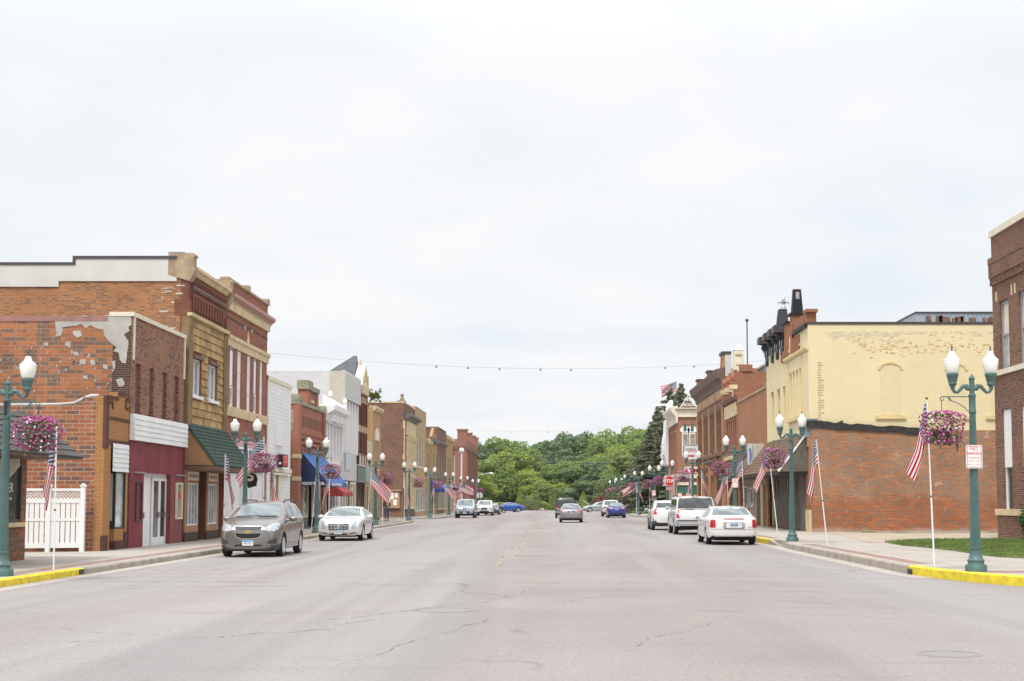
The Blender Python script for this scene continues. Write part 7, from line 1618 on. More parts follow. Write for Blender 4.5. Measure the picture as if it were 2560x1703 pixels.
BK = [(2, 1105, 318, 1014, 5.6, 'left end tree of the back row'), (1, 1135, 322, 1004, 6.2, 'second back row tree left of the utility pole'), (4, 1168, 326, 1002, 6.4, 'back row tree straight above the utility pole'), (4, 1196, 322, 1022, 5.2, 'sparse topped back row tree right of the utility pole'), (2, 1242, 336, 1022, 6.0, 'dark tree starting the wooded rise'), (5, 1266, 340, 1000, 7.4, 'dark tree low on the wooded rise'), (2, 1294, 344, 990, 7.4, 'dark rounded tree on the top left of the rise'), (5, 1324, 346, 985, 7.6, 'dark tree on the crest of the rise'),
      (2, 1352, 344, 988, 7.2, 'dark crest tree above the bright central trees'), (1, 1384, 340, 986, 7.2, 'mid green crest tree left of a sky gap'), (4, 1412, 330, 990, 6.6, 'mid green crest tree right of a sky gap'), (1, 1444, 325, 978, 6.8, 'mid green crest tree nearing the spruces'), (4, 1480, 320, 975, 6.6, 'mid green crest tree behind the spruce tops')]
for a in FR: place(*a, g1)
for a in BK: place(*a, g2, z0=2.0)
# a low hill under the back row
mb = MB(); nx, ny = 40, 14
for j in range(ny + 1):
    for i in range(nx + 1):
        x = -220 + 440 * i / nx; y = 285 + 260 * j / ny; mb.v.append((x, y, -.1 + 7.5 * math.exp(-((x - 25) / 110) ** 2) * math.sin(math.pi * min(1, j / ny * 1.2) / 2) ** 2 + .3 * math.sin(x * .07)))
for j in range(ny):
    for i in range(nx): a = j * (nx + 1) + i; mb.f.append((a, a + 1, a + nx + 2, a + nx + 1)); mb.m.append(0)
tag(mb.build('hill', M('hill_cover', (.055, .085, .03), .95, var=.4, scale=.1), smooth=60), kind='structure')
sp0 = make_spruce(3); sp1 = make_spruce(9, 15, 5.0)
SP = [(sp0, 1566, 182, 880, 'tallest spruce, right one of the twin tops above the gabled bank'), (sp1, 1543, 178, 893, 'second tallest spruce, left one of the twin tops'), (None, 1516, 176, 935, 'middle height spruce stepping down towards the street'), (None, 1497, 172, 985, 'lower leftmost spruce behind the right-hand lamps'), (None, 1530, 170, 960, 'dense spruce tucked beside the white ornate building'), (None, 1478, 176, 1030, 'shortest spruce, at the left end of the group near the lamps'), (None, 1512, 186, 948, 'spruce standing behind the middle height one')]
for i, (o, xd, Y, yd, lab) in enumerate(SP):
    o = o or copy_tree(sp0 if i % 2 else sp1); H = (1152 - yd) * Y / 3274 + EYE; o.location = ((xd - 1280) / 3274 * Y, Y, 0); s = H / 15; o.scale = (max(1.1, s * 1.15), max(1.1, s * 1.15), s); o.rotation_euler = (0, 0, i * 1.3); tag(o, lab, 'spruce', 'spruce trees behind the bank')
def shrub(name, xd, Y, yd, R, mat, lab, cone=False, n=1500, s=.11, grp=None):
    X = (xd - 1280) / 3274 * Y; H = (1152 - yd) * Y / 3274 + EYE; t = empty(name, (X, Y, 0), lab, 'shrub', grp); rs = np.random.RandomState(int(xd)); h = rs.uniform(0, 1, n) ** (.8 if cone else 1); a = rs.uniform(0, 6.28, n)
    prof = (1 - h * .93) if cone else np.sqrt(np.clip(1 - (h * 1.02) ** 2.5, 0, 1)); q_ = R * prof * rs.uniform(.6, 1.0, n) ** .5 * (1 + .15 * np.sin(3 * a + 5 * h)); C_ = np.stack([X + q_ * np.cos(a), Y + q_ * np.sin(a), .1 + h * (H - .1)], 1) - np.array([X, Y, 0]); nn = np.stack([np.cos(a), np.sin(a), h], 1) + rs.normal(size=(n, 3)) * .6; nn /= np.linalg.norm(nn, axis=1, keepdims=True); u, v = frame_from(nn, rs)
    quads_obj('foliage', C_, u * s * rs.uniform(.6, 1.4, (n, 1)), v * s * .7, mat, t); mb = MB(); mb.tube([(X, Y, -.1), (X, Y, H * .7)], .07, 5); mb.build('stem', m_bark, t)
m_pale = leafmat('leaf_pale', (.15, .19, .07), (.24, .27, .12)); m_redleaf = leafmat('leaf_red', (.14, .045, .025), (.20, .07, .04))
for xd, Y, yd in ((1196, 243, 1132), (1272, 243, 1130), (1342, 240, 1132)): shrub('arborvitae', xd, Y, yd, 1.25, m_leafA if xd != 1272 else m_leafB, {1196: 'cone shaped arborvitae right of the utility pole', 1272: 'cone shaped arborvitae left of the dark pickup', 1342: 'cone shaped arborvitae behind the silver wagon'}[xd], True, 1600, .12, 'cone shaped shrubs at the end of the street')
for k, (xd, Y, yd, R, m_, lab) in enumerate(((1218, 240, 1147, 1.6, m_pale, 'largest pale round shrub at the street end'), (1235, 238, 1150, 1.4, m_pale, 'second pale round shrub, right of the largest'), (1249, 241, 1154, 1.3, m_leafA, 'low green shrub beside the boulder'), (1206, 244, 1152, 1.2, m_pale, 'pale shrub touching the left arborvitae'), (1150, 246, 1156, 2.2, m_leafB, 'low hedge-like shrub behind the blue coupe'), (1128, 248, 1156, 2.2, m_leafB, 'low shrub left of the blue coupe roof'), (1378, 238, 1158, 1.8, m_leafB, 'low shrub behind the silver wagon'),
        (1436, 192, 1150, 1.3, m_leafA, 'yellow-green shrub right of the blue sedan'), (1450, 186, 1152, 1.2, m_leafA, 'yellow-green shrub between two right-hand lamps'), (1389, 240, 1102, 2.1, m_pale, 'tall grey-green shrub under the far right lamps'), (1384, 232, 1142, 1.9, m_redleaf, 'reddish shrub above the silver wagon'), (1405, 236, 1150, 1.7, m_leafB, 'green shrub behind the white pickup'), (1300, 246, 1152, 1.8, m_leafB, 'green shrub mostly hidden by the dark pickup'), (1168, 247, 1157, 1.7, m_leafB, 'low shrub left of the utility pole foot'))): shrub('shrub', xd, Y, yd, R, m_, lab, grp='shrubs at the end of the street')
t = empty('boulder', ((1247 - 1280) / 3274 * 232, 232, 0), 'grey-pink boulder lying among the shrubs at the street end', 'boulder'); mb = MB(); rs = random.Random(4); mb.sphere(((1247 - 1280) / 3274 * 232, 232, .1), .42, 12, sx=1.1, sz=.9); mb.v = [(x + rs.uniform(-.05, .05), y + rs.uniform(-.05, .05), z + rs.uniform(-.05, .05)) for x, y, z in mb.v]; mb.build('rock', M('boulder_stone', (.34, .26, .22), .9, var=.2), t)
for xd, Y in ((1480, 168), (1500, 166)):
    pass
sheet('far_lawn', [[(-60, 251), (-11, 251), (60, 251.5), (60, 262.5), (-60, 262.5)]], .05, m_grass, z0=-.02)
sheet('lawn_under_spruces', [[(10.4, 152), (60, 152), (60, 240), (10.4, 240)]], .17, m_grass, z0=.1)

# light summer haze: the far woods fade a little
hz = MB(); hz.box(-460, 460, -210, 910, -1.2, 40); hm, hnt, hb = newmat('haze'); hnt.nodes.remove(hb)
pv = N(hnt, 'ShaderNodeVolumePrincipled'); pv.inputs['Color'].default_value = (.93, .95, .97, 1); pv.inputs['Density'].default_value = .0001
hnt.links.new(pv.outputs[0], hnt.nodes['Material Output'].inputs['Volume']); tag(hz.build('haze', hm), kind='stuff')
# ================================================================== vehicles
def pchip(pts, x):
    xs = np.array([p[0] for p in pts], float); ys = np.array([p[1] for p in pts], float); h = np.diff(xs); d = np.diff(ys) / h; m = np.zeros(len(xs)); m[0], m[-1] = d[0], d[-1]
    for i in range(1, len(xs) - 1):
        if d[i - 1] * d[i] > 0: w1, w2 = 2 * h[i] + h[i - 1], h[i] + 2 * h[i - 1]; m[i] = (w1 + w2) / (w1 / d[i - 1] + w2 / d[i])
    x = np.clip(x, xs[0], xs[-1]); i = np.clip(np.searchsorted(xs, x) - 1, 0, len(h) - 1); t = (x - xs[i]) / h[i]
    return (2 * t**3 - 3 * t**2 + 1) * ys[i] + (t**3 - 2 * t**2 + t) * h[i] * m[i] + (-2 * t**3 + 3 * t**2) * ys[i + 1] + (t**3 - t**2) * h[i] * m[i + 1]
def paint(name, col, metal=.0, rough=.28): return M(name, col, rough, metal, var=.02, spec=.5, coat=.7)
m_tyre = M('tyre', (.018, .018, .019), .85, var=.2); m_rim = M('alloy', (.62, .62, .63), .3, .7, var=.05); m_chrome = M('chrome', (.75, .75, .76), .15, .9, var=.02); m_under = M('underbody', (.012, .012, .013), .9); m_cladding = M('cladding', (.05, .052, .055), .6)
m_wind = glass('windscreen', (.10, .125, .13), .05, (.22, .26, .26)); m_windd = glass('dark_tint', (.02, .022, .025), .05, (.06, .065, .07)); m_lens = M('clear_lens', (.42, .44, .47), .1, .2, var=.25, scale=14, coat=.6); m_tail = M('tail_red', (.42, .012, .02), .15, coat=.6); m_amber = M('amber', (.70, .22, .02), .2, coat=.5); m_brake = M('brake_red', (.75, .09, .07), .2, coat=.5); m_plateblue = M('plate_blue', (.12, .34, .58), .5); m_plate = M('plate_white', (.72, .74, .76), .5); m_gold = M('gold', (.65, .48, .18), .3, .6)
m_shut = M('panel_gap', (.02, .02, .02), .8)
def patch(bvh, poly, axis, off, mat, name, parent, step=.09):
    """a piece that follows the bodywork: outline in the plane seen along axis, dropped onto the body and lifted by off"""
    bm = bmesh.new(); vs = [bm.verts.new((p[0], p[1], 0)) for p in poly]; bm.faces.new(vs); xs = [p[0] for p in poly]; ys = [p[1] for p in poly]
    for ax, lo, hi in ((0, min(xs), max(xs)), (1, min(ys), max(ys))):
        n = max(1, int((hi - lo) / step))
        for k in range(1, n):
            c = lo + (hi - lo) * k / n; nrm = (1, 0, 0) if ax == 0 else (0, 1, 0); co = (c, 0, 0) if ax == 0 else (0, c, 0)
            bmesh.ops.bisect_plane(bm, geom=bm.verts[:] + bm.edges[:] + bm.faces[:], plane_co=co, plane_no=nrm)
    bmesh.ops.triangulate(bm, faces=[f for f in bm.faces if len(f.verts) > 4])
    bad = []
    for v in bm.verts:
        a, c = v.co.x, v.co.y
        if axis == 'F': o, d = Vector((a, -3, c)), Vector((0, 1, 0))
        elif axis == 'B': o, d = Vector((a, 12, c)), Vector((0, -1, 0))
        elif axis == 'R': o, d = Vector((4, a, c)), Vector((-1, 0, 0))
        elif axis == 'L': o, d = Vector((-4, a, c)), Vector((1, 0, 0))
        elif axis == 'T': o, d = Vector((a, c, 4)), Vector((0, 0, -1))
        h = bvh.ray_cast(o, d)
        if h[0] is None: bad.append(v); continue
        n = h[1] if h[1].dot(d) < 0 else -h[1]; v.co = h[0] - d * off * .6 + n * off * .6
    if bad: bmesh.ops.delete(bm, geom=bad, context='VERTS')
    if not bm.faces: bm.free(); return None
    # drop faces stretched over an edge of the body
    long_ = [f for f in bm.faces if max(e.calc_length() for e in f.edges) > max(step * 4.5, .5)]
    if long_ and len(long_) < len(bm.faces): bmesh.ops.delete(bm, geom=long_, context='FACES')
    for f in bm.faces: f.smooth = True
    bmesh.ops.recalc_face_normals(bm, faces=bm.faces[:]); me = bpy.data.meshes.new(name); bm.to_mesh(me); bm.free(); me.materials.append(mat)
    return _par(mesh_obj(name, me), parent)
def rectp(x0, x1, z0, z1, r=.02): return [(x0 + r, z0), (x1 - r, z0), (x1, z0 + r), (x1, z1 - r), (x1 - r, z1), (x0 + r, z1), (x0, z1 - r), (x0, z0 + r)]
def wheel(c, R, w_, side, parent, spokes=10, rimmat=None, rr=.68):
    cx, cy, cz = c
    def latheX(prof, n, m=None):
        mb = MB(); vs = []
        for r_, x in prof:
            for i in range(n): a = 2 * math.pi * i / n; vs.append((cx + x, cy + r_ * math.cos(a), cz + r_ * math.sin(a)))
        mb.add(vs, [(j * n + i, j * n + (i + 1) % n, (j + 1) * n + (i + 1) % n, (j + 1) * n + i) for j in range(len(prof) - 1) for i in range(n)] + [tuple(range(n)), tuple(range((len(prof) - 1) * n, len(prof) * n))]); return mb
    o = w_ / 2; t = latheX([(R * .66, -o * .8), (R * .86, -o), (R * .97, -o * .85), (R, -o * .6), (R, o * .6), (R * .97, o * .85), (R * .86, o), (R * .66, o * .8)], 28).build('wheel', m_tyre, parent, smooth=40)
    s = side; rm = latheX([(R * .67, s * o * .82), (R * .70, s * o * .93), (R * rr * .96, s * o * .90), (R * rr * .9, s * o * .55), (R * .16, s * o * .5)], 28)
    for k in range(spokes):
        a = 2 * math.pi * k / spokes; ca, sa = math.cos(a), math.sin(a); wd = R * .055
        P = []
        for r_, ww, x in ((R * .10, wd * 1.3, s * o * .86), (R * .66, wd, s * o * .84)):
            for q_ in (-1, 1): P.append((cx + x, cy + r_ * ca - q_ * ww * sa, cz + r_ * sa + q_ * ww * ca))
        P2 = [(p[0] - s * .03, p[1], p[2]) for p in P]; rm.add(P + P2, [(0, 1, 3, 2), (4, 6, 7, 5), (0, 2, 6, 4), (1, 5, 7, 3)])
    hub = latheX([(R * .15, s * o * .5), (R * .15, s * o * .9), (R * .10, s * o * .93)], 14); rm.add(hub.v, hub.f); rm.build('rim', rimmat or m_rim, t, smooth=35); return t
def curves(L, W, H, hood, cowl, wtop, rtop, rbase, tailz, belt=None, front_z=None, noseh=.22):
    top = [(0, hood - noseh), (.05, hood - noseh * .45), (.28, hood - .02), (cowl[0] * .6, (hood + cowl[1]) / 2 + .01), (cowl[0], cowl[1]), (cowl[0] + .07, cowl[1] + .035), (wtop, H - .075), (wtop + .35, H - .02), ((wtop + rtop) / 2, H), (rtop, H - .05)]
    if rbase[0] < L - .25: top += [(rbase[0] - .08, rbase[1] + .05), (rbase[0], rbase[1]), (L - .12, tailz), (L - .03, tailz - .07), (L, tailz - .2)]
    else: top += [(rtop + .12, H - .12), (rbase[0] - .02, rbase[1] + .06), (L - .06, tailz), (L, tailz - .14)]
    return top
def vehicle(name, label, cat, group, loc, rot, P):
    L, W, H = P['L'], P['W'], P['H']; cy0 = L / 2; T = empty(name, (0, 0, 0), label, cat, group); hw0 = W / 2; top = P['top']; belt = P['belt']; low = P.get('low', [(0, .34), (.12, .22), (1.0, .2), (L - 1, .22), (L - .12, .27), (L, .40)])
    hw = P.get('hw') or [(0, hw0 * .74), (.05, hw0 * .83), (.18, hw0 * .915), (.45, hw0 * .97), (.95, hw0), (L - .9, hw0), (L - .4, hw0 * .97), (L - .15, hw0 * .92), (L - .04, hw0 * .86), (L, hw0 * .78)]
    c0, wt0, rt0, rb0 = P['cowl'], P['wtop'], P['rtop'], P['rbase']; rw = P.get('roofw', .66) * hw0
    roofw = P.get('rwc') or [(0, hw0 * .62), (.3, hw0 * .78), (c0, hw0 * .87), (wt0, rw + .03), (wt0 + .4, rw), (rt0, rw - .01), (rb0, hw0 * P.get('rbw', .82)), (L - .1, hw0 * .80), (L, hw0 * .64)]
    S = np.unique(np.concatenate([[0, .012, .03, .06, .1, .16, .24], np.linspace(.34, L - .34, 52), [L - .24, L - .16, L - .1, L - .06, L - .03, L - .012, L]])); ns = len(S); mb = MB(); M_ = 0
    nose = P.get('nose', .10); tail = P.get('tail', .06); rings = []
    for s in S:
        w_, zl, zt, zb, wt = (float(pchip(c, s)) for c in (hw, low, top, belt, roofw)); zb = min(zb, zt - .025); g = zt - zb; wt = min(wt, w_ * .93)
        e = max(0, .03 - min(s, L - s)) / .03; zl += .035 * e; zt -= .03 * e; w_ *= 1 - .02 * e
        half = [(0, zl), (w_ * .80, zl), (w_ * .95, zl + .05), (w_ * .995, zl + .28 * (zb - zl)), (w_, zl + .55 * (zb - zl)), (w_ * .99, zl + .80 * (zb - zl)), (w_ * .965, zb - .02), (w_ * .93, zb + min(.02, g * .3)), ((w_ * .93 + wt) / 2 + .018, zb + .5 * g), (wt + .035, zb + .82 * g), (wt - .02, zb + .94 * g), (wt * .6, zt - .006), (0, zt + .008)]
        ring = half + [(-x, z) for x, z in half[-2:0:-1]]; out = []
        for x, z in ring:
            y = s
            if s < .6: k = (1 - s / .6); y += nose * k * (abs(z - P.get('nz', .5)) / .45) ** 1.7 + P.get('round', .10) * k * (abs(x) / hw0) ** 3
            if s > L - .6: k = (1 - (L - s) / .6); y -= tail * k * (max(0, z - .55) / .5) ** 1.5 + .07 * k * (abs(x) / hw0) ** 3
            out.append((x, y, z))
        rings.append(out)
    m = len(rings[0]); mb.v = [p for r_ in rings for p in r_]
    for j in range(ns - 1):
        for i in range(m): mb.f.append((j * m + i, j * m + (i + 1) % m, (j + 1) * m + (i + 1) % m, (j + 1) * m + i)); mb.m.append(0)
    mb.f += [tuple(range(m - 1, -1, -1)), tuple(range((ns - 1) * m, ns * m))]; mb.m += [0, 0]
    tmp = mb.build('body', [P['paint'], P.get('lower') or P['paint'], m_under])
    bmf = bmesh.new(); bmf.from_mesh(tmp.data); bmesh.ops.recalc_face_normals(bmf, faces=bmf.faces[:]); bmf.to_mesh(tmp.data); bvh = BVHTree.FromBMesh(bmf); bmf.free()
    # wheel arches
    R, fy, ry, tr = P.get('R', .33), P['fa'], P['fa'] + P['wb'], P.get('track', hw0 - .12); ww = P.get('tw', .22); cut = MB(); Ra = R + P.get('gap', .055)
    for y in (fy, ry):
        for sx in (-1, 1):
            n = 26; x0, x1 = sx * (hw0 - .36), sx * (hw0 + .12); vs = [(x, y + Ra * math.cos(2 * math.pi * i / n), R + .01 + Ra * math.sin(2 * math.pi * i / n)) for x in (x0, x1) for i in range(n)]
            fs = [(i, (i + 1) % n, n + (i + 1) % n, n + i) for i in range(n)] + [tuple(range(n - 1, -1, -1)), tuple(range(n, 2 * n))]; cut.add(vs, fs)
    co = cut.build('cut', m_under); bmf = bmesh.new(); bmf.from_mesh(co.data); bmesh.ops.recalc_face_normals(bmf, faces=bmf.faces[:]); bmf.to_mesh(co.data); bmf.free()
    md = tmp.modifiers.new('b', 'BOOLEAN'); md.operation = 'DIFFERENCE'; md.object = co; md.solver = 'EXACT'
    dg = bpy.context.evaluated_depsgraph_get(); me = bpy.data.meshes.new_from_object(tmp.evaluated_get(dg)); nmat = me.materials[:]
    me.name = 'body'; bpy.data.objects.remove(tmp); bpy.data.objects.remove(co)
    me.materials.clear()
    for q_ in (P['paint'], P.get('lower') or P['paint'], m_under): me.materials.append(q_)
    zcl = P.get('clad', -1)
    for f in me.polygons:
        c = f.center; f.use_smooth = True; mi = 1 if c.z < zcl else 0
        for y in (fy, ry):
            d = math.hypot(c.y - y, c.z - (R + .01))
            if abs(c.x) > hw0 - .40 and d < Ra + .012 and (abs(f.normal.x) < .6 or abs(c.x) < hw0 - .3): mi = 2
        if f.normal.z < -.8 and c.z < .45: mi = 2
        f.material_index = mi
    me.set_sharp_from_angle(angle=math.radians(38)); body = _par(mesh_obj('body', me), T)
    mb = MB(); mb.box(-hw0 * .72, hw0 * .72, .35, L - .35, .17 if H < 1.6 else .24, .42); mb.build('underbody', m_under, T)
    for y in (fy, ry):
        mb = MB(); mb.tube([(-hw0 + .2, y, R), (hw0 - .2, y, R)], .05, 6); mb.build('axle', m_under, T)
        for sx in (-1, 1): wheel((sx * (tr), y, R), R, ww, sx, T, P.get('spokes', 10), P.get('rim'), P.get('rr', .68))
    def add(spec, parent=T):
        nm, ax, poly, mt = spec[:4]; off = spec[4] if len(spec) > 4 else .008; mir = spec[5] if len(spec) > 5 else False; st = .06 if ax in 'FB' else .12
        r_ = [patch(bvh, poly, ax, off, mt, nm, parent, st)]
        if mir: r_.append(patch(bvh, [(-x, z) for x, z in poly[::-1]], ax, off, mt, nm, parent, st))
        return r_
    for sp_ in P['parts']:
        if sp_[1] == 'S':
            for ax in ('L', 'R'): add((sp_[0], ax, sp_[2], sp_[3], sp_[4] if len(sp_) > 4 else .006))
        else: add(sp_)
    # door gaps: thin dark lines following the flank
    for y0, z0, y1, z1 in P.get('gaps', ()):
        dx, dz = y1 - y0, z1 - z0; l = math.hypot(dx, dz); nx, nz = -dz / l * .006, dx / l * .006
        for ax in ('L', 'R'): patch(bvh, [(y0 + nx, z0 + nz), (y0 - nx, z0 - nz), (y1 - nx, z1 - nz), (y1 + nx, z1 + nz)], ax, .003, m_shut, 'door_gap', T, .12)
    for y, z in P.get('handles', ()):
        for sx in (-1, 1): mb = MB(); mb.box(sx * (hw0 - .015), sx * (hw0 + .03), y - .09, y + .09, z - .015, z + .015); mb.build('door_handle', P.get('handlemat') or P['paint'], T)
    my, mz = P.get('mirror', (wt0 - .35, c0 and P['mz'])); 
    for sx in (-1, 1):
        mb = MB(); mb.sphere((sx * (hw0 + .11), my, mz), .115, 12, sx=1.3, sy=.6, sz=.72); mb.tube([(sx * (hw0 - .06), my + .03, mz - .05), (sx * (hw0 + .05), my + .02, mz - .04)], .03, 6); mm = mb.build('side_mirror', P.get('mirrormat') or P['paint'], T, smooth=60)
        mb = MB(); mb.sphere((sx * (hw0 + .11), my + .035, mz), .082, 12, sx=1.2, sy=.4, sz=.75); mb.build('mirror_glass', m_windd, mm, smooth=60)
    if P.get('rails'):
        for sx in (-1, 1):
            mb = MB(); x = sx * (rw - .03); a_, c_ = P['rails'][:2]; zz_ = H - .01; mb.tube([(x, a_, zz_ - .03), (x, a_ + .12, zz_ + .03), (x, (a_ + c_) / 2, zz_ + .045), (x, c_ - .12, zz_ + .02), (x, c_, zz_ - .05)], .022, 6); mb.build('roof_rail', P.get('railmat') or m_cladding, T, smooth=60)
    for pl in P.get('plates', ()):
        ax, x, z, wd, hh, txt = pl; sgn = -1 if ax == 'F' else 1; h = bvh.ray_cast(Vector((x, -3 if ax == 'F' else 12, z)), Vector((0, 1 if ax == 'F' else -1, 0)))
        yy = (h[0].y if h[0] else (0 if ax == 'F' else L)) + sgn * .03; mb = MB(); mb.box(x - wd / 2, x + wd / 2, yy - .012, yy + .035 * -sgn, z - hh / 2, z + hh / 2); p_ = mb.build('license_plate', m_plate, T)
        mb = MB(); e_ = yy + sgn * .014; mb.box(x - wd / 2 + .008, x + wd / 2 - .008, min(yy + sgn * .012, e_), max(yy + sgn * .012, e_), z + hh * .18, z + hh / 2 - .006); mb.build('plate_band', m_plateblue, p_)
        text('plate_text', txt, hh * .52, M('plate_ink', (.03, .05, .16), .5), p_, (x, yy + sgn * .015, z - hh * .12), (-sgn, 0, 0), (0, 0, 1), depth=.001, sx=.95)
    for fn in P.get('extra', ()): fn(T, bvh, P)
    # shift so that the empty sits at the middle of the wheelbase footprint
    for o in T.children: o.location = (o.location.x, o.location.y - cy0, o.location.z)
    T.location = (loc[0], loc[1], 0.0); T.rotation_euler = (0, 0, math.radians(rot)); return T
G1, G2 = 'cars parked along the left kerb', 'cars parked along the right kerb'
def emblem_ring(r_, z, mat=None):
    def f(T, bvh, P):
        h = bvh.ray_cast(Vector((0, -3, z)), Vector((0, 1, 0))); y = (h[0].y if h[0] else 0) - .03; mb = MB(); mb.tube([(r_ * math.cos(t), y, z + r_ * math.sin(t)) for t in np.linspace(0, 2 * math.pi, 17)], .014, 6); mb.sphere((0, y, z), r_ * .62, 8, sy=.3); mb.build('emblem', mat or m_chrome, T)
    return f
# ---- grey-brown crossover
def bowtie(T, bvh, P):
    y = bvh.ray_cast(Vector((0, -3, .765)), Vector((0, 1, 0)))[0].y - .02; mb = MB()
    mb.prism([(-.13, .745), (-.05, .745), (-.05, .728), (.05, .728), (.05, .745), (.12, .745), (.135, .785), (.05, .785), (.05, .80), (-.05, .80), (-.05, .785), (-.115, .785)], y - .012, y + .02, 'y'); mb.build('emblem', m_gold, T)
    for s in (-1, 1):
        mb = MB(); mb.tube([(s * .02, y + .02, 1.145 + .06), (s * .45, y + 1.2, 1.20)], .012, 4)
L = 4.77
vehicle('crossover_car', 'grey-brown crossover facing the camera, parked first on the left', 'car', G1, (-9.2, 42.6 + L / 2), 0, dict(L=L, W=1.84, H=1.68,
    top=curves(L, 1.84, 1.68, 1.04, (1.22, 1.17), 2.12, 4.15, (L - .16, 1.15), 1.04), belt=[(0, .76), (.3, .96), (1.2, 1.05), (2, 1.09), (4.3, 1.19), (L, .84)], cowl=1.22, wtop=2.12, rtop=4.15, rbase=L - .16, roofw=.70,
    paint=paint('taupe_paint', (.215, .20, .185), .55, .32), lower=m_cladding, clad=.34, R=.345, fa=.93, wb=2.86, nose=.12, nz=.55, mz=1.13, mirror=(1.75, 1.13), spokes=5, rails=(2.3, 4.3), gaps=[(1.62, .40, 1.66, 1.12), (2.78, .36, 2.80, 1.14), (3.55, .7, 3.75, 1.16), (1.62, .40, 3.3, .38)], handles=[(2.6, 1.0), (3.55, 1.03)], handlemat=m_chrome,
    low=[(0, .22), (.12, .18), (1, .2), (3.8, .22), (L - .1, .3), (L, .4)],
    parts=[('windscreen', 'F', [(-.70, 1.19), (.70, 1.19), (.57, 1.575), (.30, 1.60), (-.30, 1.60), (-.57, 1.575)], m_wind), ('grille_frame', 'F', [(-.44, .90), (-.40, .935), (.40, .935), (.44, .90), (.40, .815), (.42, .745), (.36, .60), (.2, .545), (-.2, .545), (-.36, .60), (-.42, .745), (-.40, .815)], m_chrome, .008), ('grille_bar', 'F', [(-.415, .825), (.415, .825), (.40, .735), (0, .715), (-.40, .735)], paint('taupe_paint', (.215, .20, .185)), .022),
        ('grille', 'F', rectp(-.41, .41, .835, .915, .03), m_black, .02), ('grille', 'F', [(-.39, .725), (0, .705), (.39, .725), (.34, .615), (.18, .565), (-.18, .565), (-.34, .615)], m_black, .02),
        ('headlight', 'F', [(.50, .80), (.52, .90), (.62, .97), (.78, 1.035), (.855, 1.0), (.85, .84), (.76, .78), (.6, .775)], m_lens, .014, True), ('fog_recess', 'F', [(.56, .44), (.62, .50), (.80, .575), (.84, .56), (.83, .42), (.66, .40)], m_cladding, .008, True), ('fog_light', 'F', rectp(.66, .78, .43, .53, .05), m_windd, .014, True), ('lower_intake', 'F', [(-.42, .335), (.42, .335), (.38, .385), (-.38, .385)], m_black, .012),
        ('wiper', 'F', [(-.62, 1.195), (.1, 1.225), (.1, 1.24), (-.62, 1.21)], m_black, .02), ('wiper', 'F', [(.0, 1.195), (.62, 1.205), (.62, 1.22), (.2, 1.222)], m_black, .02),
        ('side_window', 'S', [(1.68, 1.15), (2.22, 1.50), (2.72, 1.57), (2.76, 1.18)], m_wind), ('side_window', 'S', [(2.83, 1.18), (2.79, 1.57), (3.45, 1.56), (3.68, 1.24)], m_wind), ('side_window', 'S', [(3.80, 1.26), (3.62, 1.52), (4.12, 1.49), (4.28, 1.33)], m_windd), ('sill_trim', 'S', [(1.35, .27), (3.3, .28), (3.3, .31), (1.35, .30)], m_chrome, .02), ('tail_light', 'B', rectp(.6, .82, .85, 1.1, .03), m_tail, .012, True), ('rear_window', 'B', [(-.62, 1.2), (.62, 1.2), (.54, 1.5), (-.54, 1.5)], m_windd)],
    plates=[('F', 0, .435, .32, .165, 'IM 313')], extra=[bowtie]))
